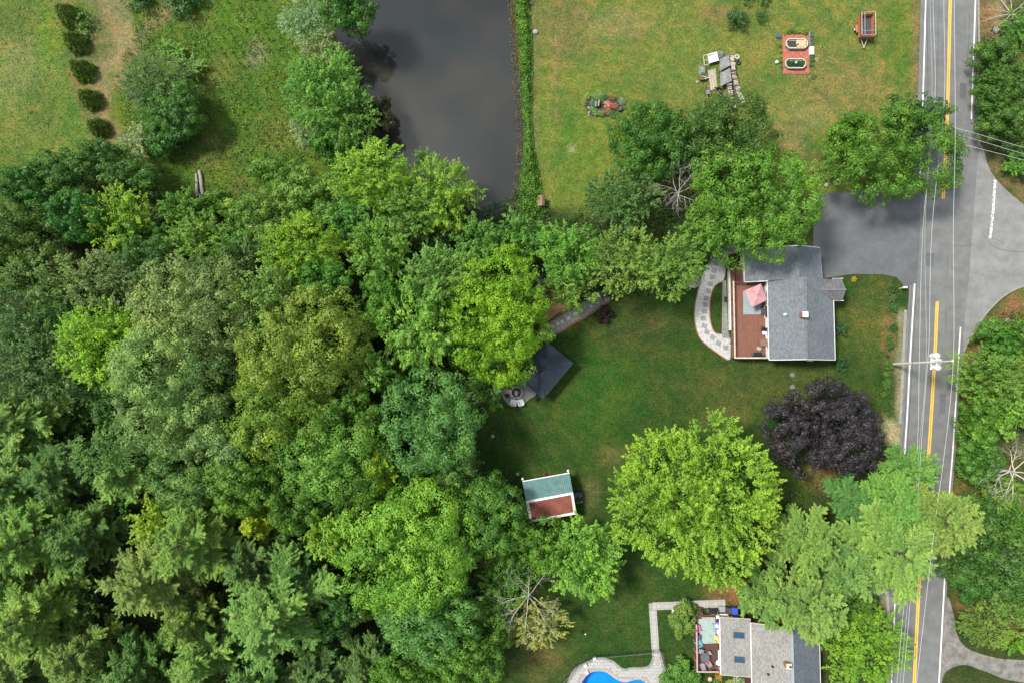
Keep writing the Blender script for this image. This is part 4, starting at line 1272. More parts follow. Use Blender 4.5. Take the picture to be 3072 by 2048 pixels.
shrub(P(262, 76), 1.5, 1.5, (.085, .155, .035), 'light green bush beside the topmost clipped evergreen', k=0)
# ------------------------------------------------------------------ the white house
M['lid'] = mat('grey_green_lid', (.13, .155, .155), .8)
def slab(name, pts, t, m, parent): return MB().prism(pts, t).build(name, m, parent)
def trim(name, segs, w, h, m, parent):
    mb = MB()
    for a, b_ in segs: mb.beam(a, b_, w, h)
    return mb.build(name, m, parent)
def walls(fp, ze, ridge=None):
    """fp: 4 corners W-N, W-S, E-S, E-N; ridge: (N point, S point)"""
    mb = MB()
    bt = [Vector((p.x, p.y, -.1)) for p in fp]
    tp = [Vector((p.x, p.y, ze)) for p in fp]
    v = bt + tp
    f = [(0, 1, 5, 4), (1, 2, 6, 5), (2, 3, 7, 6), (3, 0, 4, 7)]
    if ridge:
        v += list(ridge)
        f += [(4, 7, 8), (6, 5, 9), (4, 5, 9, 8), (6, 7, 8, 9)]
    else: f += [(4, 5, 6, 7)]
    return mb.raw(v, f)
def window(parent, c, w, h, nx, ny, m=None, sill=True):
    """a framed window in a wall facing (nx, ny)"""
    rz = math.atan2(ny, nx) + math.pi / 2
    nv = Vector((nx, ny, 0))
    c = Vector(c)
    fr_ = MB()
    t = Vector((-ny, nx, 0))
    for s in (-1, 1):
        fr_.box(c + t * s * (w / 2) + nv * .02, (.09, .10, h + .18), rz)
        fr_.box(c + Vector((0, 0, s * h / 2)) + nv * .02, (w - .09, .10, .09), rz)
    fr_.box(c + nv * .015, (w - .09, .05, .05), rz)
    f = fr_.build('window', M['white'], parent)
    MB().box(c - nv * .01, (w - .08, .03, h - .08), rz).build('pane', m or M['glass'], f)
    if sill: MB().box(c + nv * .07 - Vector((0, 0, h / 2 + .08)), (w + .16, .14, .05), rz).build('sill', M['white'], f)

YN, YS = Z1(1425, 430, 5.2).y, Z1(1440, 1468, 5.2).y
def at_y(p, y): return Vector((p.x, y, p.z))
hN, hS = at_y(Z1(1425, 430, 5.2), YN), at_y(Z1(1440, 1468, 5.2), YS)
wN, wS = at_y(Z1(945, 480, 3.0), YN), at_y(Z1(968, 1470, 3.0), YS)
eN, eS = at_y(Z1(1772, 440, 3.0), YN), at_y(Z1(1800, 1450, 3.0), YS)
H1 = thing('white_house', 'white sided house with weathered grey shingle roof beside the driveway', 'house', ((wS + eN) / 2).to_3d() * Vector((1, 1, 0)) if False else Vector(((wS.x + eS.x) / 2, (YN + YS) / 2, 0)))
ins_ = .28
fp = [Vector((wN.x + ins_, YN - .2, 0)), Vector((wS.x + ins_, YS + ins_, 0)), Vector((eS.x - ins_, YS + ins_, 0)), Vector((eN.x - ins_, YN - .2, 0))]
w1 = walls(fp, 2.84, (Vector((hN.x, YN - .2, 4.98)), Vector((hS.x, YS + ins_, 4.98)))).build('wall', M['siding'], H1)
rf1 = slab('roof_slope', [hN, wN, wS, hS], .16, M['roof_grey'], H1)
rf2 = slab('roof_slope', [hN, eN, eS, hS], .16, M['roof_grey'], H1)
trim('ridge_cap', [(hN + Vector((0, 0, .03)), hS + Vector((0, -.01, .03)))], .32, .06, M['roof_grey'], H1)
dn = Vector((0, 0, -.14))
trim('fascia', [(wN + dn + Vector((-.04, 0, 0)), wS + dn + Vector((-.04, 0, 0)))], .07, .22, M['white'], H1)
trim('fascia', [(eN + dn + Vector((.04, 0, .02)), eS + dn + Vector((.04, 0, .02)))], .09, .24, M['white'], H1)
sY = Vector((0, -.05, -.06))
trim('rake_board', [(hS + sY, wS + sY)], .08, .24, M['white'], H1)
trim('rake_board', [(hS + sY, eS + sY)], .08, .24, M['white'], H1)
# garage wing
GS, GN = Z1(650, 490, 2.3).y, Z1(1455, 32, 4.75).y
gr = [Vector((Z1(1345, 300, 4.75).x, GN, 4.75)), Vector((Z1(1345, 300, 4.75).x, YN - .02, 4.75))]
gw = [Vector((Z1(650, 300, 2.3).x, GN, 2.3)), Vector((Z1(650, 300, 2.3).x, GS, 2.3))]
ge = [Vector((Z1(1608, 200, 3.2).x, GN, 3.2)), Vector((Z1(1640, 420, 3.2).x, YN - .02, 3.2))]
gfold = Vector((gr[1].x, GS, 4.75))
slab('roof_slope', [gr[0], gw[0], gw[1], Vector((wN.x - .03, GS, 2.3 + (wN.x - gw[1].x) / (gr[1].x - gw[1].x) * 2.45)), gr[1]], .15, M['roof_grey'], H1)
slab('roof_slope', [gr[0], ge[0], ge[1], gr[1]], .15, M['roof_grey'], H1)
gfp = [Vector((gw[0].x + .25, GN - .25, 0)), Vector((gw[0].x + .25, GS + .25, 0)), Vector((ge[0].x - .25, GS + .25, 0)), Vector((ge[0].x - .25, GN - .25, 0))]
walls(gfp, 2.05, (Vector((gr[0].x, GN - .25, 4.55)), Vector((gr[0].x, GS + .25, 4.55)))).build('wall', M['siding'], H1)
trim('fascia', [(gw[0] + dn + Vector((-.04, 0, 0)), gw[1] + dn + Vector((-.04, 0, 0)))], .08, .22, M['white'], H1)
trim('fascia', [(ge[0] + dn + Vector((.04, 0, 0)), ge[1] + dn + Vector((.04, 0, 0)))], .06, .2, M['grey'], H1)
trim('rake_board', [(gw[1] + sY, Vector((wN.x - .04, GS, 2.3 + (wN.x - gw[1].x) / (gr[1].x - gw[1].x) * 2.45)) + sY)], .08, .24, M['white'], H1)
trim('rake_board', [(gr[0] + Vector((0, .05, -.05)), ge[0] + Vector((0, .05, -.05)))], .08, .22, M['white'], H1)
trim('rake_board', [(gr[0] + Vector((0, .05, -.05)), gw[0] + Vector((0, .05, -.05)))], .08, .22, M['white'], H1)
gd = MB()
for k in range(4): gd.box(Vector((ge[0].x - .22, (GN + YN) / 2 - .2, .35 + k * .55)), (.05, 2.7, .5))
gd.build('garage_door', M['white'], H1)
# entry porch with standing seam roof
def on_slope(x): return 5.2 + (x - (hN.x + hS.x) / 2) / ((eN.x + eS.x) / 2 - (hN.x + hS.x) / 2) * (3.0 - 5.2)
pr0, pr1 = Z1(1590, 590, 4.1), Z1(1935, 580, 4.1)
pr1.y = pr0.y
zc_ = on_slope(pr0.x)
pn, psn = Z1(1770, 448, 3.02).y, Z1(1775, 728, 3.02).y
xa_n = Z1(1770, 448, 3.02).x
xe_ = Z1(1893, 448, 3.02).x
for sgn, yy in ((1, pn), (-1, psn)):
    NP = 7
    for k in range(NP):
        f0, f1 = k / NP, (k + 1) / NP
        a0, a1 = pr0.lerp(pr1, f0), pr0.lerp(pr1, f1)
        # eave runs only from the valley foot to the front
        def ev(f):
            x = max(pr0.x + (pr1.x - pr0.x) * f - .02, pr0.x)
            xf = pr0.x + (pr1.x - pr0.x) * f
            t = min(1.0, (xf - pr0.x) / max(1e-6, xa_n - pr0.x))
            fx = min(xf, xe_ + (pr1.x - xe_) * (1 - t) + .0)
            return Vector((fx, pr0.y + (yy - pr0.y) * t, 4.1 + (3.05 - 4.1) * t))
        b0, b1 = ev(f0), ev(f1)
        pts = [a0, a1, b1, b0] if k else [a0, a1, b1]
        pts = [q + Vector((0, 0, .10)) for q in pts]
        pan = slab('roof_panel', pts, .05, M['metal_roof'], H1)
        if k: trim('seam', [(a0 + Vector((0, 0, .14)), b0 + Vector((0, 0, .14)))], .08, .10, M['metal_roof'], pan)
trim('porch_ridge', [(pr0 + Vector((0, 0, .13)), pr1 + Vector((.03, 0, .13)))], .22, .05, M['metal_roof'], H1)
trim('porch_fascia', [(Vector((xa_n, pn, 2.98)), Vector((xe_ + .1, pn + .02, 2.98))), (Vector((xa_n, psn, 2.98)), Vector((xe_ + .1, psn - .02, 2.98)))], .08, .2, M['white'], H1)
for yy in (pn - .3, psn + .3): MB().box((xe_ - .1, yy, 1.5), (.14, .14, 3.0)).build('porch_post', M['white'], H1)
MB().box(((xa_n + xe_) / 2, (pn + psn) / 2, .1), (xe_ - xa_n + .3, pn - psn - .2, .22)).build('porch_step', M['concrete'], H1)
# chimney and vents
cp = Z1(1425, 905, 6.1)
ch = MB().box((cp.x, cp.y, 5.35), (.62, .62, 1.4)).build('chimney', M['brick'], H1)
MB().box((cp.x, cp.y, 6.10), (.74, .74, .10)).build('chimney_cap', M['cap_white'], ch)
MB().lathe((cp.x, cp.y, 6.15), [(.12, 0), (.12, .18), (.09, .2)], 10).build('flue', M['white'], ch)
vp = Z1(1190, 903, 4.6)
MB().lathe((vp.x, vp.y, 3.9), [(.07, 0), (.07, .75), (.05, .78)], 10).build('vent_pipe', M['white'], H1)
MB().box((vp.x - .18, vp.y, 4.33), (.3, .32, .14)).build('roof_vent', M['white'], H1)
# windows and doors
WX = (fp[0].x + fp[1].x) / 2
for zy, w_, h_ in ((660, 1.1, 1.1), (1120, 1.2, 1.1), (1290, 1.2, 1.1)):
    window(H1, (WX + (Z1(0, zy).y - fp[0].y) / (fp[1].y - fp[0].y) * 0, Z1(900, zy, 1.9).y, 2.05), w_, h_, -1, 0)
yd = Z1(900, 868, 1.9).y
window(H1, (WX - .03, yd, 2.0), 1.7, 1.9, -1, 0, sill=False)
for xx in (.25, .55, .8): window(H1, (fp[1].x + (fp[2].x - fp[1].x) * xx, fp[1].y, 1.7), 1.1, 1.2, 0, -1)
for yy in (.15, .38): window(H1, ((fp[2].x + fp[3].x) / 2 + .02, fp[2].y + (fp[3].y - fp[2].y) * yy, 1.7), 1.4, 1.2, 1, 0)
wb = Z1(1478, 1475, .5)
MB().box((wb.x, fp[1].y - .22, .45), (.75, .42, .5)).build('window_well', M['white'], H1)

# ------------------------------------------------------------------ back deck
DZ = 1.05
dxw, dxe = Z1(483, 1000, DZ).x, WX - .03
dyn, dys = Z1(600, 520, DZ).y, Z1(600, 1462, DZ).y
uxe, uyn = gfp[0].x - .03, Z1(540, 335, DZ).y
D1 = thing('back_deck', 'red brown timber deck with tan rails behind the white house', 'deck', ((dxw + dxe) / 2, (dyn + dys) / 2, 0))
bd = MB()
x = dxw
while x < dxe - .05:
    top_y = (gfp[1].y - .06) if x > uxe - .08 else uyn
    mid = (dys + dyn) / 2 - 1.3
    bd.box((x + .068, (dys + mid) / 2 - .003, DZ - .02), (.136, mid - dys - .01, .04))
    bd.box((x + .068, (mid + top_y) / 2, DZ - .02), (.136, top_y - mid - .01, .04))
    x += .145
tag(bd.build('deck_boards', M['deck'], D1), kind='stuff')
MB().box(((dxw + dxe) / 2, (dyn + dys) / 2, DZ - .16), (dxe - dxw - .04, dyn - dys - .04, .2)).build('deck_frame', M['brown_rail'], D1)
MB().box(((dxw + uxe) / 2, (dyn + uyn) / 2, DZ - .165), (uxe - dxw - .05, uyn - dyn - .05, .19)).build('deck_frame', M['brown_rail'], D1)
for k in range(7):
    yy = dys + .15 + (uyn - dys - .3) * k / 6
    MB().box((dxw + .06, yy, (DZ + 1.05) / 2), (.12, .12, DZ + 1.05)).build('post', M['brown_rail'], D1)
for k in range(1, 4):
    MB().box((dxw + (dxe - dxw) * k / 3.2, dys + .06, (DZ + 1.05) / 2), (.12, .12, DZ + 1.05)).build('post', M['brown_rail'], D1)
MB().beam((dxw + .06, dys - .02, DZ + 1.07), (dxw + .06, dyn + .3, DZ + 1.07), .19, .05).build('rail_cap', M['tan_rail'], D1)
MB().beam((dxw + .06, dyn + .32, DZ + 1.07), (dxw + .06, uyn, DZ + 1.07), .17, .05).build('rail_cap', M['brown_rail'], D1)
MB().beam((dxw + .16, dys + .06, DZ + 1.07), (dxe - .05, dys + .06, DZ + 1.07), .19, .05).build('rail_cap', M['tan_rail'], D1)
bal = MB()
for k in range(70):
    yy = dys + .2 + (uyn - dys - .4) * k / 69
    bal.box((dxw + .06, yy, DZ + .55), (.035, .035, .92))
for k in range(30):
    bal.box((dxw + .2 + (dxe - dxw - .3) * k / 29, dys + .06, DZ + .55), (.035, .035, .92))
tag(bal.build('balusters', M['brown_rail'], D1), kind='stuff')
skn, sks = uyn, Z1(450, 1108, .5).y
NB = 8
for k in range(NB):
    y0, y1 = sks + (skn - sks) * k / NB, sks + (skn - sks) * (k + 1) / NB
    MB().box((dxw - .07, (y0 + y1) / 2, (DZ - .1) / 2), (.05, y1 - y0 - .04, DZ - .14)).build('skirting_panel', M['white'], D1)
MB().box((dxw - .09, (skn + sks) / 2, DZ - .07), (.14, skn - sks, .08)).build('skirting_cap', M['white'], D1)
for k in range(5):
    MB().box(((dxw + uxe) / 2 - .15, uyn + .16 + k * .28, DZ - .17 - k * .19), (1.15, .30, .07)).build('stair_tread', M['brown_rail'], D1)
for s in (-1, 1):
    MB().beam(((dxw + uxe) / 2 - .15 + s * .62, uyn, DZ - .2), ((dxw + uxe) / 2 - .15 + s * .62, uyn + 1.5, .05), .06, .26).build('stair_stringer', M['brown_rail'], D1)
    MB().beam(((dxw + uxe) / 2 - .15 + s * .66, uyn + .02, DZ + .95), ((dxw + uxe) / 2 - .15 + s * .66, uyn + 1.5, .95), .08, .07).build('stair_rail', M['brown_rail'], D1)
    MB().box(((dxw + uxe) / 2 - .15 + s * .66, uyn + 1.45, .48), (.09, .09, .98)).build('stair_post', M['brown_rail'], D1)
gate_y = Z1(560, 500, DZ + .9).y
MB().beam((dxw + .15, gate_y, DZ + .95), (uxe - .1, gate_y, DZ + .95), .07, .07).beam((dxw + .15, gate_y, DZ + .15), (uxe - .1, gate_y, DZ + .15), .06, .07).build('gate_rail', M['brown_rail'], D1)

# things on the deck
def rug(name, label, pts, z, m):
    o = MB().prism([Vector((p.x, p.y, z)) for p in pts], .012).build(name, m)
    return tag(o, label, 'rug')
rug('deck_rug', 'grey blue rug on the red brown deck under the pink parasol', [Z1(632, 602, DZ), Z1(855, 602, DZ), Z1(858, 904, DZ), Z1(634, 904, DZ)], DZ + .016, M['rug_blue'])
def parasol(label, corners, apex, zr, za, zbase):
    """square parasol: corners at the rim height zr"""
    base = Vector((apex.x, apex.y, zbase))
    t = thing('parasol', label, 'parasol', base)
    ap = Vector((apex.x, apex.y, za))
    n_ = len(corners)
    for k in range(n_):
        a, b_ = corners[k], corners[(k + 1) % n_]
        md = (a + b_) / 2 + Vector((0, 0, -.03))
        mb = MB()
        lo = [a, md, b_]
        mb.raw([ap, a, md, b_] + [p - Vector((0, 0, .025)) for p in (ap, a, md, b_)],
               [(0, 1, 2), (0, 2, 3), (4, 6, 5), (4, 7, 6), (1, 5, 6, 2), (2, 6, 7, 3)])
        mb.build('canopy_panel', M['umbrella'], t)
        MB().beam(ap - Vector((0, 0, .06)), a - Vector((0, 0, .05)), .025, .03).build('rib', M['brown_rail'], t)
    MB().tube([base, Vector((apex.x, apex.y, za + .08))], .03, 8).build('pole', M['brown_rail'], t)
    MB().lathe(base, [(.26, 0), (.26, .06), (.06, .12)], 14).build('base', M['dark_grey'], t)
    MB().lathe(ap + Vector((0, 0, .0)), [(.07, 0), (.05, .10), (.01, .16)], 8).build('finial', M['brown_rail'], t)
    return t
zr_ = DZ + 2.05
parasol('faded pink square parasol over the deck of the white house', [Z1(655, 600, zr_), Z1(860, 514, zr_), Z1(940, 722, zr_), Z1(745, 816, zr_)], Z1(824, 652, zr_ + .5), zr_, zr_ + .5, DZ)
def table(name, label, p, w, d, h, m, rotz=0, z=0.0, round_=False, leg='black'):
    t = thing(name, label, 'table', (p[0], p[1], z))
    p = Vector((p[0], p[1], z))
    if round_: MB().lathe(p + Vector((0, 0, h - .03)), [(w / 2, 0), (w / 2, .03)], 24).build('table_top', m, t)
    else: MB().box(p + Vector((0, 0, h - .02)), (w, d, .04), rotz).build('table_top', m, t)
    Mz = Matrix.Rotation(rotz, 3, 'Z')
    for sx in (-1, 1):
        for sy in (-1, 1):
            q = p + Mz @ Vector((sx * w * .36, sy * d * .36, 0))
            MB().tube([q, q + Vector((0, 0, h - .04))], .022, 6).build('leg', M[leg], t)
    return t
def slat_chair(name, label, p, rotz, z, m, w=.62, d=.6, leg=None, cushion=None, cat='chair', group=None):
    """garden chair of slats: seat, back, arms, four legs; faces local +Y"""
    p = Vector((p[0], p[1], z))
    t = thing(name, label, cat, p, group)
    Mz = Matrix.Rotation(rotz, 3, 'Z')
    L = lambda a, b_, c_: p + Mz @ Vector((a, b_, c_))
    lm = leg or m
    for k in range(5):
        MB().box(L(0, -d / 2 + d * (k + .5) / 5, .40), (w - .08, d / 5 - .015, .025), rotz).build('seat_slat', m, t)
    for k in range(4):
        x_ = -w / 2 + w * (k + .5) / 4
        MB().beam(L(x_, -d / 2, .40), L(x_, -d / 2 - .22, .92), w / 4 - .02, .025).build('back_slat', m, t)
    for s in (-1, 1):
        MB().beam(L(s * w / 2, -d / 2 - .08, .60), L(s * w / 2, d / 2 + .02, .60), .08, .03).build('arm', m, t)
        for yy in (-d / 2 + .03, d / 2 - .04):
            MB().tube([L(s * (w / 2 - .02), yy, 0), L(s * (w / 2 - .02), yy, .6)], .025, 5).build('leg', lm, t)
    if cushion: MB().box(L(0, 0, .45), (w - .12, d - .1, .07), rotz).build('cushion', cushion, t)
    return t
def adirondack(label, p, rotz, z, m, group=None, cushion=None):
    """wide sloping chair with fan back and broad arms; faces local +Y"""
    p = Vector((p[0], p[1], z))
    t = thing('adirondack_chair', label, 'chair', p, group)
    Mz = Matrix.Rotation(rotz, 3, 'Z')
    L = lambda a, b_, c_: p + Mz @ Vector((a, b_, c_))
    for k in range(5):
        f = k / 4
        MB().box(L(0, .33 - .52 * f, .38 - .16 * f), (.56, .115, .025), rotz).build('seat_slat', m, t)
    for k in range(5):
        a = (k - 2) * .11
        MB().beam(L(a * .9, -.20, .2), L(a * 1.35, -.52, .96 - abs(k - 2) * .05), .105, .022).build('back_slat', m, t)
    for s in (-1, 1):
        MB().box(L(s * .35, -.02, .55), (.14, .78, .025), rotz).build('arm', m, t)
        MB().box(L(s * .34, .28, .27), (.05, .09, .54), rotz).build('leg', m, t)
        MB().beam(L(s * .30, .30, .32), L(s * .28, -.52, .05), .035, .11).build('leg', m, t)
    if cushion: MB().box(L(0, -.02, .36), (.42, .38, .08), rotz).build('cushion', cushion, t)
    return t
table('patio_table', 'low table standing under the pink parasol', Z1(790, 720, DZ), 1.0, .7, .45, M['grey'], .4, DZ)
slat_chair('armchair', 'dark grey armchair at the corner of the grey blue rug', Z1(880, 870, DZ), R(90), DZ, M['dark_grey'], .75, .7)
slat_chair('slatted_chair', 'brown slatted deck chair by the lower house wall', Z1(875, 1262, DZ), R(90), DZ, M['cedar'], .95, .75)
table('footstool', 'grey slatted footstool set askew beside the covered grill', Z1(822, 1337, DZ), .62, .45, .38, M['grey'], R(-28), DZ)
def grill(label, p, rotz, z):
    p = Vector((p[0], p[1], z))
    t = thing('barbecue_grill', label, 'grill', p)
    Mz = Matrix.Rotation(rotz, 3, 'Z')
    L = lambda a, b_, c_: p + Mz @ Vector((a, b_, c_))
    MB().box(L(0, 0, .38), (.9, .5, .66), rotz).build('cabinet', M['dark_grey'], t)
    lid = MB()
    for k in range(7):
        a = math.pi * k / 6
        lid.box(L(0, -.27 * math.cos(a), .78 + .22 * math.sin(a)), (1.0, .17, .06), rotz, Matrix.Rotation(rotz, 3, 'Z') @ Matrix.Rotation(math.pi / 2 - a, 3, 'X'))
    lid.build('lid', M['black'], t)
    for s in (-1, 1): MB().box(L(s * .68, 0, .76), (.40, .46, .04), rotz).build('side_shelf', M['dark_grey'], t)
    MB().tube([L(-.35, -.36, .86), L(.35, -.36, .86)], .02, 6).build('handle', M['grey'], t)
    for sx in (-1, 1):
        for sy in (-1, 1): MB().lathe(L(sx * .38, sy * .2, 0), [(.05, 0), (.05, .06)], 8).build('wheel', M['black'], t)
    return t
grill('black covered grill at the lower corner of the deck', Z1(790, 1412, DZ), 0, DZ)
table('side_table', 'small round white table against the house wall on the deck', Z1(880, 1142, DZ), .5, .5, .5, M['white_plastic'], 0, DZ, True)
slat_chair('folding_chair', 'small black folding chair beside the round white table', Z1(872, 1085, DZ), R(60), DZ, M['black'], .42, .4)

# ------------------------------------------------------------------ gravel path with stepping stones
out_ = [(500, 20), (400, 60), (240, 130), (200, 240), (140, 340), (95, 470), (55, 620), (22, 790), (14, 940), (45, 1120), (110, 1240), (290, 1385), (430, 1480)]
inn_ = [(470, 1470), (468, 1200), (350, 1152), (272, 1132), (222, 1020), (205, 850), (218, 690), (270, 545), (375, 480), (408, 360), (405, 230), (440, 150), (560, 120), (560, 40)]
path1 = sheet('gravel_path', smooth_poly([Z1(*q) for q in out_], 4, False) + smooth_poly([Z1(*q) for q in inn_], 3, False), M['gravel'], .035)
tag(path1, 'pale gravel path curving round behind the deck')
stone_m = MB().box((0, 0, 0), (1, 1, .05)).mesh('stepping_stone', M['slab'])
for k, (a, b_, rz) in enumerate([(305, 175, .1), (290, 258, .35), (262, 347, .3), (240, 432, .1), (218, 520, .15), (190, 605, .2), (163, 700, .1), (152, 782, .0), (140, 868, .0), (126, 955, -.1),
                               (138, 1050, .4), (170, 1125, .45), (245, 1195, .75), (318, 1268, .5), (410, 1325, .05), (440, 75, .2), (500, 90, .2)]):
    w = Z1(a, b_)
    inst('stepping_stone', stone_m, path1, (w.x, w.y, .04), -rz, (.68, .66, 1))
def edging(name, line, m, parent, w=.13, h=.09, L=.22):
    mb = MB()
    for i in range(len(line) - 1):
        a, b_ = Vector((line[i].x, line[i].y, h / 2)), Vector((line[i + 1].x, line[i + 1].y, h / 2))
        n_ = max(1, int((b_ - a).length / L))
        for k in range(n_): mb.beam(a.lerp(b_, k / n_), a.lerp(b_, (k + .88) / n_), w, h)
    o = mb.build(name, m, parent)
    o['kind'] = 'stuff'
    return o
edging('brick_edging', smooth_poly([Z1(*q) for q in out_[5:]], 4, False), M['brick'], path1)
edging('brick_edging', smooth_poly([Z1(*q) for q in inn_[2:9]], 4, False), M['brick'], path1)
strip = sheet('paved_strip', [Z1(372, 480), Z1(415, 470), Z1(440, 1110), Z1(470, 1210), Z1(370, 1200), Z1(360, 1150)], M['flagstone'], .045)
tag(strip, 'narrow stone strip between the grass island and the deck')
band('strip_kerb', [Z1(374, 490), Z1(366, 1150)], .09, M['concrete'], .10, strip, .1)
for q in ((400, 700), (400, 735)):
    w = Z1(*q)
    tag(MB().lathe((w.x, w.y, .02), [(.12, 0), (.19, .3), (.2, .33), (.16, .33), (.15, .26)], 12).build('plant_pot', M['black'], None, org=(w.x, w.y, 0)),
        'small black pot on the stone strip, ' + ('upper' if q[1] == 700 else 'lower'), 'pot', 'black pots beside the deck')
mlb = P(2698, 866)
mb_ = thing('mailbox', 'white mailbox at the corner of the front lawn', 'mailbox', mlb)
MB().box((mlb.x, mlb.y, .55), (.1, .1, 1.2)).build('post', M['white'], mb_)
mb2 = MB().box((mlb.x + .1, mlb.y, 1.2), (.62, .24, .2)).tube([(mlb.x - .21, mlb.y, 1.29), (mlb.x + .41, mlb.y, 1.29)], .12, 10).build('box', M['white'], mb_)
for k, q in enumerate(((755, 1012), (756, 1095))):
    w = ZA(*q)
    o = MB().lathe((w.x, w.y, 0), [(.36, 0), (.36, .09), (.30, .13)], 20).build('septic_lid', M['lid'], None, org=(w.x, w.y, 0))
    tag(o, 'round grey septic lid in the grass, ' + ('upper one nearer the house' if k == 0 else 'lower one nearer the purple maple'), 'lid', 'septic lids in the lawn')
tp_ = P(2080, 845)
tag(MB().raw([], []).lathe((tp_.x, tp_.y, 0), [(.95, 0), (.97, .12), (.97, .35), (.86, .35), (.84, .15)], 28).build('round_planter', M['concrete'], None, org=(tp_.x, tp_.y, 0)), 'pale round stone planter beside the gravel path', 'planter')
hose = MB().tube([P(2046, 850, .25), P(2066, 857, .25), P(2082, 862, .25)], .10, 8).build('drain_pipe', M['white'], None, org=P(2046, 850))
tag(hose, 'white pipe lying left of the gravel path', 'pipe')
# ------------------------------------------------------------------ pavilion, fire pit, paved walk
EZ, AZ = 2.6, 4.3
cT, cR, cB = Z6(920, 630, EZ), Z6(1262, 912, EZ), Z6(872, 1372, EZ)
cL = cT + cB - cR
PV = thing('garden_pavilion', 'open garden pavilion with blue black hip roof by the fire pit', 'pavilion', ((cT + cB) / 2) * Vector((1, 1, 0)))
m1, m2 = (cT + cR) / 2, (cL + cB) / 2
ax_ = (m2 - m1).normalized()
hw = (cR - cT).length / 2
r1, r2 = m1 + ax_ * hw, m2 - ax_ * hw
r1.z = r2.z = AZ
for nm, pts in (('a', [cT, cR, r1]), ('b', [cR, cB, r2, r1]), ('c', [cB, cL, r2]), ('d', [cL, cT, r1, r2])):
    slab('roof_slope', pts, .12, M['roof_slate'], PV)
up_ = Vector((0, 0, .03))
trim('hip_cap', [(cT + up_, r1 + up_), (cR + up_, r1 + up_), (cB + up_, r2 + up_), (cL + up_, r2 + up_), (r1 + up_, r2 + up_)], .24, .05, M['roof_slate'], PV)
trim('fascia', [(cT - up_ * 4, cR - up_ * 4), (cR - up_ * 4, cB - up_ * 4), (cB - up_ * 4, cL - up_ * 4), (cL - up_ * 4, cT - up_ * 4)], .06, .2, M['black'], PV)
ct_ = (cT + cB) / 2
for c_ in (cT, cR, cB, cL):
    q = c_.lerp(ct_, .10)
    MB().box((q.x, q.y, 1.22), (.18, .18, 2.5), math.atan2(ax_.y, ax_.x)).build('post', M['white'], PV)
trim('rail', [(Vector((cB.x, cB.y, .95)).lerp(Vector((cL.x, cL.y, .95)), f0) + (ct_ - cB).normalized() * .5 * Vector((1, 1, 0)), Vector((cB.x, cB.y, .95)).lerp(Vector((cL.x, cL.y, .95)), f1) + (ct_ - cB).normalized() * .5 * Vector((1, 1, 0))) for f0, f1 in ((.18, .9),)], .1, .06, M['white'], PV)
pf = MB().prism([Vector((c_.lerp(ct_, .12).x, c_.lerp(ct_, .12).y, .10)) for c_ in (cT, cR, cB, cL)], .14).build('floor_slab', M['flagstone'], PV)
patio = [(250, 1160), (330, 1150), (540, 1105), (640, 1170), (780, 1300), (690, 1375), (620, 1430), (520, 1470), (420, 1450), (350, 1370), (320, 1290), (320, 1220)]
PT = sheet('fire_pit_patio', smooth_poly([Z6(*q) for q in patio], 4), M['paver_base'], .03)
tag(PT, 'grey flagstone patio round the fire pit')
# flagstones: an uneven pattern of pieces
rgp = random.Random(4)
pp = [Z6(*q) for q in patio]
fire = Z6(520, 1290)
ring = 0
rad = 1.35
while rad < 4.2:
    n_ = int(6.283 * rad / .78)
    for k in range(n_):
        a0, a1 = 6.283 * k / n_ + ring * .4, 6.283 * (k + .94) / n_ + ring * .4
        r0_, r1_ = rad + .02, rad + .60
        pts = [Vector((fire.x + math.cos(a) * r_ * rgp.uniform(.985, 1.01), fire.y + math.sin(a) * r_ * rgp.uniform(.985, 1.01), .05)) for a, r_ in ((a0, r0_), (a1, r0_), (a1, r1_), (a0, r1_))]
        c_ = sum(pts, Vector()) / 4
        if pip(np.array([p.x for p in pts]), np.array([p.y for p in pts]), pp).all():
            MB().prism(pts, .03).build('flagstone', rgp.choice((M['flagstone'], M['flagstone'], M['slab'], M['field_stone'])), PT)
    rad += .64
    ring += 1
FP = thing('fire_pit', 'round stone fire pit with two rings of blocks', 'fire pit', fire)
blk = MB().box((0, 0, 0), (.30, .34, .2)).mesh('stone_block', M['field_stone'])
for lv in range(2):
    for k in range(16):
        a = 6.283 * (k + lv * .5) / 16
        inst('stone_block', blk, FP, (fire.x + math.cos(a) * .80, fire.y + math.sin(a) * .80, .12 + lv * .205), a, (1, rgp.uniform(.8, .95), 1))
MB().lathe(fire + Vector((0, 0, .03)), [(.62, 0), (.62, .02)], 20).build('ash_bed', M['soil'], FP)
lg = MB()
for a in (.3, 1.5, 2.6): lg.tube([fire + Vector((math.cos(a) * .4, math.sin(a) * .4, .12)), fire + Vector((-math.cos(a) * .3, -math.sin(a) * .3, .22))], .07, 6)
lg.build('burnt_logs', M['log_grey'], FP)
MB().lathe(fire + Vector((.02, -.1, .2)), [(.2, 0), (.26, .08), (.1, .14)], 12, 1, 1.5).build('ash_pan', M['tin'], FP)
adirondack('white adirondack chair left of the pair below the fire pit', Z6(480, 1420, .4), R(-14), .05, M['white_plastic'], 'white chairs by the fire pit')
adirondack('white adirondack chair right of the pair below the fire pit', Z6(574, 1416, .4), R(16), .05, M['white_plastic'], 'white chairs by the fire pit')
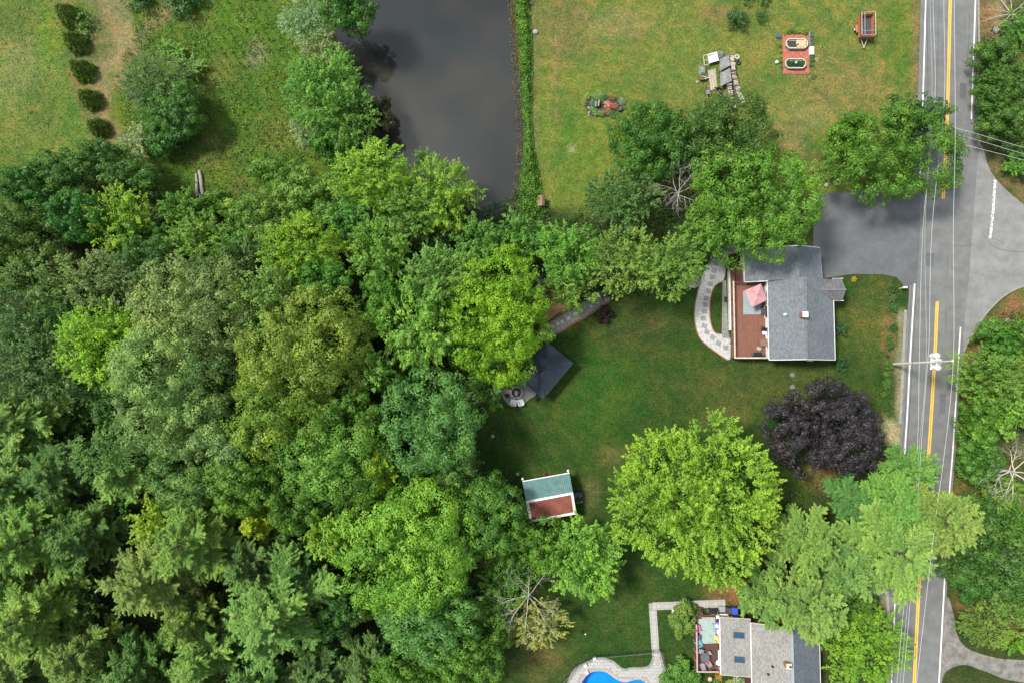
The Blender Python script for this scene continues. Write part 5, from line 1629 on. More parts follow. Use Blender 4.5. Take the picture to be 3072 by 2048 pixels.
def pot(label, p, r_, h, m, plant=None, z=0.0, k=0, name='plant_pot', cat='pot', group=None):
    p = Vector((p[0], p[1], z))
    t = thing(name, label, cat, p, group)
    MB().lathe(p, [(r_ * .72, 0), (r_, h * .92), (r_ * 1.06, h * .92), (r_ * 1.06, h), (r_ * .88, h), (r_ * .85, h * .8)], 14).build('pot', m, t)
    if plant:
        o = inst('foliage', SHRUB[k % 3], t, p + Vector((0, 0, h + r_ * .35)), k, (r_ * .95, r_ * .95, r_ * .8))
        o.color = (*plant, 1)
    return t
pot('dark potted plant at the upper left of the fire pit', Z6(410, 1212), .26, .35, M['dark_grey'], (.06, .10, .04), .055, 1)
pot('dark pot left of the fire pit stones', Z6(402, 1330), .28, .4, M['dark_grey'], (.08, .06, .05), .055, 2)
pot('small pale pot above the fire pit ring', Z6(462, 1198), .17, .25, M['concrete'], (.08, .12, .05), .055, 0)
pot('dark pot on the grass at the lower corner of the pavilion', Z6(785, 1378), .24, .35, M['black'], (.03, .06, .03), 0, 0)
# paved walk
wl_ = smooth_poly([Z6(840, 560), Z6(945, 480), Z6(1080, 405), Z6(1230, 310), Z6(1390, 225), Z6(1560, 110), Z6(1700, 20)], 4, False)
WK = band('paved_walk', wl_, 1.75, M['flagstone'], .04)
tag(WK, 'grey stone walk leading from the pavilion towards the house', kind='structure')
wst = MB().box((0, 0, 0), (.42, .42, .04)).mesh('paving_stone', M['paver'])
for q in ((1062, 396), (1116, 370), (1196, 325), (1284, 275), (1376, 232), (1490, 170), (990, 440)):
    w = Z6(*q)
    inst('paving_stone', wst, WK, (w.x, w.y, .05), R(30), (1, 1, 1))
edging('brick_edging', [p - Vector((.45, -.75, 0)) * -1.15 for p in wl_], M['brick'], WK)
edging('log_edging', [p + Vector((-.42, .78, 0)) * 1.0 for p in wl_], M['dead_brown'], WK, .14, .14, .9)
for k, q in enumerate(((1478, 1308), (1553, 1421))):
    w = P(*q)
    o = MB().box((w.x, w.y, .03), (.42, .40, .07), .3).lathe((w.x, w.y, .065), [(.12, 0), (.10, .03)], 10).build('valve_cover', M['concrete'], None, org=(w.x, w.y, 0))
    tag(o, 'small pale square cover in the grass, ' + ('upper one near the wood' if k == 0 else 'lower one above the shed'), 'cover', 'pale covers in the grass')

# ------------------------------------------------------------------ red shed
SE, SR = 2.5, 3.7
a0, a1 = ZS(685, 425, SE), ZS(1790, 225, SE)
b0, b1 = ZS(765, 870, SR), ZS(1870, 662, SR)
c0, c1 = ZS(860, 1372, SE), ZS(1950, 1172, SE)
SH = thing('red_shed', 'red shed with green ribbed metal and rust red roof slopes', 'shed', ((a0 + c1) / 2) * Vector((1, 1, 0)))
i0, i1 = .04, .96
wv = [a0.lerp(a1, i0).lerp(c0.lerp(c1, i0), .07), a0.lerp(a1, i0).lerp(c0.lerp(c1, i0), .93), a0.lerp(a1, i1).lerp(c0.lerp(c1, i1), .93), a0.lerp(a1, i1).lerp(c0.lerp(c1, i1), .07)]
walls([wv[0], wv[1], wv[2], wv[3]], SE - .12).build('wall', M['red_wall'], SH)
for s, e_ in ((i0 + .002, 0), (i1 - .002, 1)):
    q0, q1, q2 = a0.lerp(a1, s), c0.lerp(c1, s), b0.lerp(b1, s)
    MB().raw([q0.lerp(q1, .07) - Vector((0, 0, .12)), q0.lerp(q1, .93) - Vector((0, 0, .12)), q2 - Vector((0, 0, .2))], [(0, 1, 2)]).build('gable', M['red_wall'], SH)
g_ = slab('roof_slope', [a0, a1, b1, b0], .08, M['green_metal'], SH)
ribs = MB()
for k in range(25):
    f = (k + .3) / 25
    ribs.beam(a0.lerp(a1, f) + Vector((0, 0, .05)), b0.lerp(b1, f) + Vector((0, 0, .05)), .10, .12)
tag(ribs.build('ribs', M['green_metal'], g_), kind='stuff')
slab('roof_slope', [b0, b1, c1, c0], .08, M['red_roof'], SH)
u2 = Vector((0, 0, .03))
ew = .34
sl = (c0 - b0).normalized()
rd = (b1 - b0).normalized()
trim('roof_border', [(b0 + sl * ew * .5 + u2, b1 + sl * ew * .5 + u2), (c0 - sl * ew * .4 + u2, c1 - sl * ew * .4 + u2)], ew, .05, M['white'], SH)
trim('roof_border', [(b0 + rd * ew * .45 + sl * ew + u2 * 1.15, c0 + rd * ew * .45 - sl * ew * .9 + u2 * 1.15), (b1 - rd * ew * .45 + sl * ew + u2 * 1.15, c1 - rd * ew * .45 - sl * ew * .9 + u2 * 1.15)], ew, .05, M['white'], SH)
trim('gutter', [(a0 + Vector((0, .06, .0)), a1 + Vector((0, .06, .0)))], .13, .12, M['white'], SH)
nrm_ = (a0 - b0).normalized()
for e_, q in ((a0, 0), (a1, 1)):
    s_ = e_ + rd * (.1 if q == 0 else -.1)
    f = s_ + Vector((nrm_.x, nrm_.y, 0)) * .38
    lamp = MB().tube([s_ - Vector((0, 0, .15)), s_ + Vector((nrm_.x * .2, nrm_.y * .2, .15)), f + Vector((0, 0, .05))], .025, 6).build('lamp_arm', M['white'], SH)
    MB().lathe(f - Vector((0, 0, .18)), [(.19, 0), (.17, .04), (.06, .2)], 14).build('lamp_shade', M['white'], lamp)
mid_n = wv[0].lerp(wv[3], .5)
MB().box((mid_n.x, mid_n.y + .03, 1.05), (1.1, .08, 2.1), math.atan2(rd.y, rd.x)).build('door', M['red_wall'], SH)
window(SH, wv[0].lerp(wv[3], .2) * Vector((1, 1, 0)) + Vector((0, 0, 1.5)), .8, .8, nrm_.x, nrm_.y)
window(SH, wv[0].lerp(wv[3], .8) * Vector((1, 1, 0)) + Vector((0, 0, 1.5)), .8, .8, nrm_.x, nrm_.y)
pot('pot of pink flowers in front of the shed door', ZS(1205, 235), .24, .3, M['brick'], (.20, .10, .07), 0, 2)
# clutter left of the shed
lt = [ZS(315, 915, 1.8), ZS(440, 885, 1.8), ZS(505, 1240, 1.5), ZS(370, 1270, 1.5)]
LT = thing('lean_to', 'small lean-to with dull red roof left of the shed', 'shed', ((lt[0] + lt[2]) / 2) * Vector((1, 1, 0)))
slab('roof', lt, .07, M['red_roof'], LT)
trim('edge_trim', [(lt[1] + u2, lt[2] + u2), (lt[0] + u2, lt[1] + u2)], .1, .08, M['white'], LT)
cc_ = sum(lt, Vector()) / 4
for q in lt:
    w = q.lerp(cc_, .12)
    MB().box((w.x, w.y, (q.z - .1) / 2), (.1, .1, q.z - .1)).build('post', M['cedar'], LT)
MB().prism([Vector((q.lerp(cc_, .2).x, q.lerp(cc_, .2).y, 1.1)) for q in lt], 1.1).build('box_wall', M['red_wall'], LT)
def barrel(label, p, r_, h, m):
    t = thing('barrel', label, 'barrel', p)
    MB().lathe(p, [(r_ * .9, 0), (r_, h * .1), (r_, h * .33), (r_ * 1.03, h * .35), (r_, h * .37), (r_, h * .64), (r_ * 1.03, h * .66), (r_, h * .68), (r_, h * .92), (r_ * .93, h), (r_ * .82, h), (r_ * .82, h * .965)], 18).build('drum', m, t)
    MB().lathe(p + Vector((r_ * .4, 0, h * .965)), [(.05, 0), (.05, .04)], 8).build('bung', m, t)
barrel('blue plastic barrel left of the shed', ZS(560, 1120), .42, .95, M['blue_plastic'])
barrel('dark teal drum on the grass left of the shed', ZS(330, 830), .33, .7, M['navy'])
pot('green pot with plant left of the shed', ZS(388, 745), .24, .35, M['green_plastic'], (.03, .10, .05), 0, 1)
def tyre(label, p, r_, m, rz=0):
    n_ = 20
    vs_, fs_ = [], []
    for i in range(n_):
        a = 6.283 * i / n_
        for j in range(8):
            b_ = 6.283 * j / 8
            vs_.append(Vector(p) + Vector((math.cos(a) * (r_ + .11 * math.cos(b_)), math.sin(a) * (r_ + .11 * math.cos(b_)), .12 + .12 * math.sin(b_))))
    for i in range(n_):
        for j in range(8): fs_.append((i * 8 + j, ((i + 1) % n_) * 8 + j, ((i + 1) % n_) * 8 + (j + 1) % 8, i * 8 + (j + 1) % 8))
    o = MB().raw(vs_, fs_).build('tyre', m, None, True, org=p)
    return tag(o, label, 'tyre')
tyre('black tyre lying against the left wall of the shed', ZS(690, 745), .24, M['black'])
tyre('cream painted tyre left of the shed', ZS(612, 838), .2, M['trough_lip'])
MBb = MB()
for k in range(4): MBb.beam(ZS(640 + k * 16, 900 + k * 10, .1 + .05 * k), ZS(760 + k * 8, 1005 + k * 8, .1 + .05 * k), .12, .045)
tag(MBb.build('board_stack', M['board'], None, org=ZS(700, 950)), 'short stack of pale boards at the shed wall', 'boards')
tag(MB().prism([ZS(705, 1030, .5), ZS(780, 1025, .5), ZS(800, 1200, .5), ZS(725, 1215, .5)], .5).prism([ZS(698, 1022, .55), ZS(790, 1017, .55), ZS(808, 1208, .55), ZS(718, 1222, .55)], .05).build('storage_box', M['red_wall'], None, org=ZS(750, 1120)), 'low red box against the left shed wall', 'box')
cart = ZS(1990, 720)
CT = thing('planter_cart', 'dark garden cart with potted greens right of the shed', 'cart', cart)
MB().box((cart.x, cart.y, .5), (1.15, .7, .06), .1).build('bed', M['navy'], CT)
for k in range(6): MB().box((cart.x - .5 + .2 * k, cart.y + .33, .68), (.05, .05, .34), .1).build('stake', M['brown_rail'], CT)
for sx in (-1, 1):
    MB().tube([(cart.x + sx * .4, cart.y - .34, .24), (cart.x + sx * .4, cart.y - .40, .24)], .24, 14).build('wheel', M['black'], CT)
    MB().tube([(cart.x + sx * .4, cart.y + .34, .24), (cart.x + sx * .4, cart.y + .40, .24)], .24, 14).build('wheel', M['black'], CT)
shrub(ZS(2000, 830), .42, .9, (.07, .13, .05), 'small leafy bush between the cart and the shed corner', k=1)
tag(MB().beam(ZS(1960, 915, .25), ZS(2110, 885, .25), .22, .3).lathe(ZS(2075, 880, .4), [(.10, 0), (.10, .1)], 10).build('stone_trough', M['concrete'], None, org=ZS(2035, 900)), 'pale narrow trough right of the shed', 'trough')
tag(MB().box(P(1463, 1476, .3), (.5, .4, .04), .3).box(P(1463, 1476, .15), (.4, .3, .3), .3).build('white_crate', M['white_plastic'], None, org=P(1463, 1476)), 'white crate in the grass left of the shed', 'crate')

# ------------------------------------------------------------------ pool, paving, fence
PB = MB()
n_ = len(pool_line)
top = [Vector((p.x, p.y, -.06)) for p in pool_line]
bot = [Vector((p.x, p.y, -1.55)) for p in pool_line]
cpool = sum(top, Vector()) / n_
inb = [Vector((p.x, p.y, 0)).lerp(Vector((cpool.x, cpool.y, 0)), .12) + Vector((0, 0, -1.75)) for p in pool_line]
v_ = top + bot + inb
f_ = [(i, (i + 1) % n_, n_ + (i + 1) % n_, n_ + i) for i in range(n_)] + [(n_ + i, n_ + (i + 1) % n_, 2 * n_ + (i + 1) % n_, 2 * n_ + i) for i in range(n_)] + [tuple(range(2 * n_, 3 * n_))]
PB.raw(v_, f_)
POOL = thing('swimming_pool', 'blue curved swimming pool cut by the bottom edge', 'pool', (cpool.x, cpool.y, 0))
PB.build('basin', M['pool_liner'], POOL)
pw = bpy.data.materials.new('pool_water')
pw.use_nodes = True
n, l = pw.node_tree.nodes, pw.node_tree.links
n.remove(n['Principled BSDF'])
tr, gl, ms, fr_ = n.new('ShaderNodeBsdfTransparent'), n.new('ShaderNodeBsdfGlossy'), n.new('ShaderNodeMixShader'), n.new('ShaderNodeFresnel')
tr.inputs['Color'].default_value = (.28, .80, .97, 1)
gl.inputs['Roughness'].default_value = .03
fr_.inputs['IOR'].default_value = 1.33
nz = n.new('ShaderNodeTexNoise')
nz.inputs['Scale'].default_value = 2.5
bp = n.new('ShaderNodeBump')
bp.inputs['Strength'].default_value, bp.inputs['Distance'].default_value = .15, .05
l.new(nz.outputs['Fac'], bp.inputs['Height'])
l.new(bp.outputs['Normal'], gl.inputs['Normal'])
l.new(fr_.outputs[0], ms.inputs[0])
l.new(tr.outputs[0], ms.inputs[1])
l.new(gl.outputs[0], ms.inputs[2])
l.new(ms.outputs[0], n['Material Output'].inputs['Surface'])
wtr = MB().raw([Vector((p.x, p.y, -.16)).lerp(Vector((cpool.x, cpool.y, -.16)), .004) for p in pool_line], [tuple(range(n_))]).build('water_surface', pw, POOL)
cop = MB()
lens = 0
for i in range(n_):
    a, b_ = Vector((pool_line[i].x, pool_line[i].y, .02)), Vector((pool_line[(i + 1) % n_].x, pool_line[(i + 1) % n_].y, .02))
    m_ = max(1, round((b_ - a).length / .17))
    for k in range(m_):
        p0, p1 = a.lerp(b_, (k + .06) / m_), a.lerp(b_, (k + .94) / m_)
        nv = (p0 - cpool).normalized()
        d_ = (b_ - a).normalized()
        nv = Vector((d_.y, -d_.x, 0))
        if nv.dot(p0 - cpool) < 0: nv = -nv
        cop.prism([p0 - nv * .06, p1 - nv * .06, p1 + nv * .34, p0 + nv * .34], .10)
tag(cop.build('coping_bricks', M['orange_rust'], POOL), kind='stuff')
deck_out = smooth_poly([ZP(*q) for q in ((60, 1800), (95, 1660), (140, 1560), (210, 1395), (300, 1295), (420, 1228), (600, 1150), (700, 1128), (860, 1160), (960, 1210), (1050, 1290), (1140, 1326), (1260, 1302), (1450, 1300), (1560, 1268), (1610, 1200), (1640, 1090))], 4, False)
deck_in = smooth_poly([ZP(*q) for q in ((1745, 1000), (1780, 1150), (1830, 1320), (1990, 1568), (2080, 1800), (1900, 2050), (1300, 2140), (500, 2120), (150, 1980))], 4, False)
dpoly = deck_out + deck_in
# paving as a ring sheet round the pool, each outer point tied to the pool edge
ring_o = []
for p in pool_line:
    ring_o.append(Vector((p.x, p.y, 0)))
px_, py_ = np.arange(-1, 1), 0
paving = MB()
DP = thing('pool_patio', 'pale grey paved patio round the swimming pool', 'patio', (cpool.x, cpool.y + 3, 0))
gs = .47
xs_ = [p.x for p in dpoly]
ys_ = [p.y for p in dpoly]
X0, X1, Y0, Y1 = min(xs_), max(xs_), min(ys_), max(ys_)
fullp = []
joint_c = []
ii = 0
yv = Y0
cells = []
while yv < Y1:
    xv = X0 + (gs * .5 if ii % 2 else 0)
    while xv < X1:
        cells.append((xv, yv))
        xv += gs
    yv += gs * .8
    ii += 1
CA = np.array(cells)
okc = np.ones(len(CA), bool)
okc &= pip(CA[:, 0] + gs / 2, CA[:, 1] + gs * .4, dpoly)
din = pdist(CA[:, 0] + gs / 2, CA[:, 1] + gs * .4, dpoly)
inpool = pip(CA[:, 0] + gs / 2, CA[:, 1] + gs * .4, pool_line)
dpool = pdist(CA[:, 0] + gs / 2, CA[:, 1] + gs * .4, pool_line)
okc &= (~inpool) & (dpool > .5) & (din > .12)
vis = CA[:, 1] > P(1800, 2075).y
pv_m = MB().box((0, 0, 0), (gs - .02, gs * .8 - .02, .05)).mesh('paver', M['paver'])
pv_m2 = MB().box((0, 0, 0), (gs - .02, gs * .8 - .02, .05)).mesh('paver', mat('warm_grey_paver', (.36, .34, .32), .9, (.27, .255, .24), 3.2, 8))
rest = MB()
npv = 0
for (xv, yv), o1, v1 in zip(cells, okc, vis):
    if not o1: continue
    c_ = Vector((xv + gs / 2, yv + gs * .4, .035 + rgp.uniform(0, .004)))
    if v1 and npv < 290:
        inst('paver', pv_m if rgp.random() < .75 else pv_m2, DP, c_)
        npv += 1
    elif not v1: rest.box(c_, (gs - .02, gs * .8 - .02, .05))
if rest.v: tag(rest.build('far_pavers', M['paver'], DP), kind='stuff')
# concrete bed under the pavers: a fine grid of slabs between pool edge and outer line
bed = MB()
st_ = .3
gxv, gyv = np.meshgrid(np.arange(X0, X1, st_), np.arange(Y0, Y1, st_))
fx, fy = gxv.ravel(), gyv.ravel()
inn = pip(fx, fy, dpoly) & ~pip(fx, fy, pool_line) & (pdist(fx, fy, pool_line) > .2)
for a, b_ in zip(fx[inn], fy[inn]): bed.raw([(a - st_ / 2, b_ - st_ / 2, .022), (a + st_ / 2, b_ - st_ / 2, .022), (a + st_ / 2, b_ + st_ / 2, .022), (a - st_ / 2, b_ + st_ / 2, .022)], [(0, 1, 2, 3)])
bed.build('paving_bed', M['paver_base'], DP)
# border course along the outer line
bo = MB()
for line in (deck_out, deck_in[:26]):
    for i in range(len(line) - 1):
        a, b_ = Vector((line[i].x, line[i].y, .035)), Vector((line[i + 1].x, line[i + 1].y, .035))
        m_ = max(1, round((b_ - a).length / .3))
        for k in range(m_): bo.beam(a.lerp(b_, (k + .04) / m_), a.lerp(b_, (k + .96) / m_), .30, .07)
tag(bo.build('border_course', M['slab'], DP), kind='stuff')
# L-shaped walk
lw = [ZP(2900, 165), ZP(2340, 186), ZP(1985, 205), ZP(1622, 215), ZP(1650, 600), ZP(1680, 1080)]
WL = thing('pool_walk', 'pale paved L-shaped walk from the brown house to the pool', 'walk', lw[3])
wb_ = band('walk_bed', lw[:4], 1.05, M['paver_base'], .02, WL)
wb_2 = band('walk_bed', [lw[3] + Vector((0, .4, 0)), lw[4], lw[5]], 1.05, M['paver_base'], .024, WL)
for seg, skip in ((lw[:4], 0), (lw[3:], 1)):
    tot = 0
    for i in range(len(seg) - 1):
        a, b_ = seg[i], seg[i + 1]
        d_ = (b_ - a)
        Ls = d_.length
        m_ = max(1, int(Ls / .5))
        rz = math.atan2(d_.y, d_.x)
        nv = Vector((-math.sin(rz), math.cos(rz), 0))
        for k in range(m_):
            c_ = a.lerp(b_, (k + .5) / m_)
            if skip and k == 0 and i == 0: continue
            inst('paver', pv_m if rgp.random() < .7 else pv_m2, WL, (c_.x, c_.y, .042), rz, (Ls / m_ / gs, .62 / (gs * .8), 1))
            for s in (-1, 1):
                e_ = c_ + nv * s * .42
                inst('border_brick', pv_m2, WL, (e_.x, e_.y, .040), rz, (Ls / m_ / gs, .19 / (gs * .8), 1))
# pool fence
fz = 1.25
fl = [ZP(-20, 1640, fz), ZP(300, 1318, fz), ZP(600, 1120, fz), ZP(860, 1110, fz), ZP(1180, 1082, fz), ZP(1630, 1042, fz), ZP(1785, 1030, fz), ZP(1830, 1200, fz), ZP(1870, 1330, fz)]
FN = thing('pool_fence', 'thin dark wire fence round the pool', 'fence', fl[3] * Vector((1, 1, 0)))
for a, b_ in zip(fl[:-1], fl[1:]):
    MB().tube([a, b_], .028, 6).build('top_rail', M['tin'], FN)
    MB().tube([a - Vector((0, 0, 1.1)), b_ - Vector((0, 0, 1.1))], .02, 5).build('bottom_rail', M['black'], FN)
    m_ = max(1, int((b_ - a).length / 2.2))
    for k in range(m_):
        q = a.lerp(b_, k / m_)
        MB().tube([Vector((q.x, q.y, -.1)), q + Vector((0, 0, .05))], .035, 6).build('post', M['black'], FN)
    pk = MB()
    n2_ = int((b_ - a).length / .14)
    for k in range(n2_):
        q = a.lerp(b_, k / n2_)
        pk.box((q.x, q.y, fz / 2 + .03), (.012, .012, fz - .1))
    tag(pk.build('pickets', M['black'], FN), kind='stuff')
for k, q in enumerate(((600, 1120), (440, 1240), (468, 1365))):
    w = ZP(*q)
    tag(MB().box((w.x, w.y, .22), (.36, .30, .34), .4).box((w.x, w.y, .42), (.40, .34, .05), .4).build('pool_box', M['white_plastic'], None, org=(w.x, w.y, 0)),
        'small white pool box ' + ('at the fence corner', 'at the outer edge of the paving', 'beside the pool water')[k], 'box', 'white boxes by the pool')
for k, q in enumerate(((965, 60), (385, 660), (1040, 650))):
    w = ZP(*q)
    pot('small dark yard light in the grass, ' + ('upper', 'left', 'middle')[k] + ' of three above the pool', w, .13, .3, M['black'], None, 0, 0, 'yard_light', 'light', 'dark lights in the pool lawn')
w = ZP(446, 706)
tag(MB().lathe((w.x, w.y, 0), [(.09, 0), (.12, .08), (.04, .17)], 12).build('ball', M['can'], None, org=(w.x, w.y, 0)), 'white ball in the grass above the pool', 'ball')
tag(MB().tube([ZP(1985, 270, .35), ZP(1985, 400, .35), ZP(1965, 550, .3)], [.1, .08, .05], 8).box(ZP(1982, 300, .25), (.3, .5, .3)).build('timber_pole', M['pole'], None, org=ZP(1985, 400)), 'pale timber leaning beside the olive bush', 'timber')
# ------------------------------------------------------------------ the brown house
H2z = dict(aw=2.75, ae=3.45, bw=3.75, rd=5.5, ce=3.1)
aN, aS = ZH(850, 322, 3.0).y, ZH(880, 1200, 3.0).y
bN, bS = ZH(1500, 432, 4.6).y, ZH(1500, 1900, 4.6).y
axw, axe = ZH(620, 500, 2.75).x, ZH(1092, 700, 3.45).x
bxw, rxx, cxe = ZH(1098, 700, 3.75).x, ZH(1705, 800, 5.5).x, ZH(2135, 700, 3.1).x
H2 = thing('brown_house', 'dark red brown house with tan grey shingle roof at the bottom edge', 'house', ((axw + cxe) / 2, (aN + aS) / 2, 0))
q = lambda x, y, z: Vector((x, y, z))
walls([q(axw + .25, aN - .22, 0), q(axw + .25, aS + .2, 0), q(axe, aS + .2, 0), q(axe, aN - .22, 0)], 2.62).build('wall', M['brown_wall'], H2)
walls([q(axe + .02, bN - .22, 0), q(axe + .02, bS + .2, 0), q(cxe - .25, bS + .2, 0), q(cxe - .25, bN - .22, 0)], 2.95, (q(rxx, bN - .22, 5.3), q(rxx, bS + .2, 5.3))).build('wall', M['brown_wall'], H2)
slab('roof_slope', [q(axw, aN, 2.75), q(axw, aS, 2.75), q(axe, aS, 3.45), q(axe, aN, 3.45)], .14, M['roof_tan'], H2)
slab('roof_slope', [q(bxw, bN, 3.75), q(bxw, bS, 3.75), q(rxx, bS, 5.5), q(rxx, bN, 5.5)], .14, M['roof_tan'], H2)
slab('roof_slope', [q(rxx, bN, 5.5), q(rxx, bS, 5.5), q(cxe, bS, 3.1), q(cxe, bN, 3.1)], .14, M['roof_blue'], H2)
trim('ridge_cap', [(q(rxx + .12, bN, 5.52), q(rxx + .12, bS, 5.52))], .36, .07, M['rug_blue'], H2)
trim('gutter', [(q(bxw - .05, bN, 3.62), q(bxw - .05, bS, 3.62)), (q(axw - .06, aN, 2.64), q(axw - .06, aS, 2.64)), (q(cxe + .05, bN, 2.98), q(cxe + .05, bS, 2.98))], .12, .12, M['white'], H2)
trim('rake_board', [(q(axw, aN + .04, 2.66), q(axe, aN + .04, 3.36)), (q(axw, aS - .04, 2.66), q(axe, aS - .04, 3.36)), (q(bxw, bN + .04, 3.66), q(rxx, bN + .04, 5.41)), (q(rxx, bN + .04, 5.41), q(cxe, bN + .04, 3.0))], .06, .2, M['trough_lip'], H2)
trim('corner_board', [(q(axw + .22, aN - .19, 0), q(axw + .22, aN - .19, 2.6)), (q(axw + .22, aS + .17, 0), q(axw + .22, aS + .17, 2.6))], .12, .12, M['white'], H2)
for a, b_, c_, d_ in ((822, 980, 537, 626), (836, 986, 912, 1000)):
    p0, p1 = ZH(a, c_, 3.2), ZH(b_, d_, 3.2)
    def zr2(x): return 2.75 + (x - axw) / (axe - axw) * .7
    c3 = (p0 + p1) / 2
    ang = math.atan2(.7, axe - axw)
    Mr = Matrix.Rotation(-ang, 3, 'Y')
    W_, D_ = abs(p1.x - p0.x), abs(p1.y - p0.y)
    sk = MB()
    for s in (-1, 1):
        sk.box((c3.x + s * (W_ / 2 - .04), c3.y, zr2(c3.x + s * W_ / 2) + .06), (.08, D_, .16), m=Mr)
        sk.box((c3.x, c3.y + s * (D_ / 2 - .04), zr2(c3.x) + .06), (W_ - .16, .08, .16), m=Mr)
    so = sk.build('skylight', M['dark_grey'], H2)
    MB().box((c3.x, c3.y, zr2(c3.x) + .085), (W_ - .14, D_ - .14, .05), m=Mr).build('pane', M['sky_glass'], so)
cq = ZH(1672, 1060, 6.2)
ch2 = MB().box((cq.x, cq.y, 5.5), (.6, .6, 1.4)).build('chimney', M['brick'], H2)
MB().box((cq.x, cq.y, 6.22), (.7, .7, .08)).build('chimney_cap', M['trough_lip'], ch2)
MB().lathe((cq.x + .12, cq.y - .05, 6.26), [(.13, 0), (.13, .16)], 10).build('flue', M['black'], ch2)
for k, (a, b_) in enumerate(((1425, 1075), (1370, 1200))):
    w = ZH(a, b_, 5.0)
    zz = 3.75 + (w.x - bxw) / (rxx - bxw) * 1.75
    MB().lathe((w.x, w.y, zz - .1), [(.12, 0), (.12, .38), (.16, .4), (.05, .5)], 10).build('roof_vent', M['black'], H2)
lw_ = MB().box((ZH(790, 295, 2.0).x, aN - .14, 2.1), (.16, .12, .26)).build('wall_lamp', M['white'], H2)
dr = MB().box(((axw + axe) / 2 + .9, aN - .20, 1.05), (.95, .07, 2.1)).build('door', M['brown_rail'], H2)
for yy in (.25, .7): window(H2, (axw + .25, aS + (aN - aS) * yy, 1.75), 1.3, 1.1, -1, 0)
window(H2, ((axw + axe) / 2 - .9, aN - .22, 1.6), 1.0, 1.0, 0, 1)
ac = ZH(700, 1215)
AC = thing('heat_pump', 'pale heat pump standing against the brown house', 'heat pump', (ac.x, aS - .6, 0))
MB().box((ac.x, aS - .6, .42), (1.0, .55, .72)).build('case', M['can'], AC)
MB().lathe((ac.x - .1, aS - .6, .785), [(.22, 0), (.22, .02)], 16).build('fan_grille', M['black'], AC)
MB().box((ac.x, aS - .6, .03), (1.2, .75, .07)).build('pad', M['concrete'], AC)

# its deck
D2Z = .75
ex0, ex1 = ZH(222, 700, D2Z).x, axw + .2
ey0, ey1 = ZH(400, 1105, D2Z).y, ZH(400, 275, D2Z).y
D2 = thing('side_deck', 'dark brown deck with faded pink rails beside the brown house', 'deck', ((ex0 + ex1) / 2, (ey0 + ey1) / 2, 0))
bd = MB()
y = ey0
while y < ey1 - .05:
    bd.box(((ex0 + ex1) / 2, y + .068, D2Z - .02), (ex1 - ex0, .136, .04))
    y += .145
tag(bd.build('deck_boards', M['deck_dark'], D2), kind='stuff')
MB().box(((ex0 + ex1) / 2, (ey0 + ey1) / 2, D2Z - .2), (ex1 - ex0 - .06, ey1 - ey0 - .06, .28)).build('deck_frame', M['brown_rail'], D2)
for k in range(6):
    MB().box((ex0 + .06, ey0 + .1 + (ey1 - ey0 - 1.2) * k / 5, (D2Z + .95) / 2), (.1, .1, D2Z + .95)).build('post', M['pink_rail'], D2)
for k in range(1, 4): MB().box((ex0 + (ex1 - ex0) * k / 3.2, ey0 + .06, (D2Z + .95) / 2), (.1, .1, D2Z + .95)).build('post', M['pink_rail'], D2)
MB().beam((ex0 + .06, ey0, D2Z + .97), (ex0 + .06, ey1 - .9, D2Z + .97), .17, .05).build('rail_cap', M['pink_rail'], D2)
MB().beam((ex0 + .15, ey0 + .06, D2Z + .97), (ex1 - .2, ey0 + .06, D2Z + .97), .17, .05).build('rail_cap', M['pink_rail'], D2)
MB().beam((ex0 + .8, ey1 - .04, D2Z + .97), (ex1 - .6, ey1 - .04, D2Z + .97), .17, .05).build('rail_cap', M['pink_rail'], D2)
for k in range(3): MB().box((ex0 + .45, ey1 + .17 + k * .3, D2Z - .2 - k * .2), (1.7, .3, .06)).build('stair_tread', M['deck_dark'], D2)
bal = MB()
for k in range(48): bal.box((ex0 + .06, ey0 + .15 + (ey1 - ey0 - 1.2) * k / 47, D2Z + .5), (.03, .03, .85))
for k in range(26): bal.box((ex0 + .2 + (ex1 - ex0 - .5) * k / 25, ey0 + .06, D2Z + .5), (.03, .03, .85))
tag(bal.build('balusters', M['brown_rail'], D2), kind='stuff')
rug('deck_rug', 'pale mint rug on the dark brown deck', [ZH(270, 335, D2Z), ZH(540, 328, D2Z), ZH(552, 705, D2Z), ZH(318, 715, D2Z)], D2Z + .016, M['rug_mint'])
adirondack('pink adirondack chair on the left of the mint rug', ZH(272, 482, D2Z + .4), R(-70), D2Z + .02, M['pink_plastic'], 'bright chairs on the dark deck')
adirondack('lavender adirondack chair by the house wall', ZH(556, 442, D2Z + .4), R(112), D2Z + .02, M['purple_plastic'], 'bright chairs on the dark deck', M['white_plastic'])
adirondack('lime adirondack chair at the lower right corner of the mint rug', ZH(564, 640, D2Z + .4), R(62), D2Z + .02, M['lime_plastic'], 'bright chairs on the dark deck', M['trough_lip'])
adirondack('teal adirondack chair at the lower left corner of the mint rug', ZH(290, 712, D2Z + .4), R(-60), D2Z + .02, M['teal_plastic'], 'bright chairs on the dark deck', M['pink_plastic'])
b_p = ZH(262, 596, D2Z)
tag(MB().box((b_p.x, b_p.y, D2Z + .28), (.62, .6, .5)).box((b_p.x, b_p.y, D2Z + .56), (.66, .64, .06)).build('deck_box', M['navy'], None, org=(b_p.x, b_p.y, D2Z)), 'dark blue storage box between the pink and teal chairs', 'box')
table('side_table', 'small white table at the top right of the mint rug', ZH(578, 305, D2Z + .4), .46, .42, .42, M['white_plastic'], 0, D2Z, leg='white_plastic')
table('side_table', 'small white table between the lavender and lime chairs', ZH(590, 536, D2Z + .4), .46, .5, .42, M['white_plastic'], 0, D2Z, leg='white_plastic')
tc_ = ZH(385, 928, D2Z + .72)
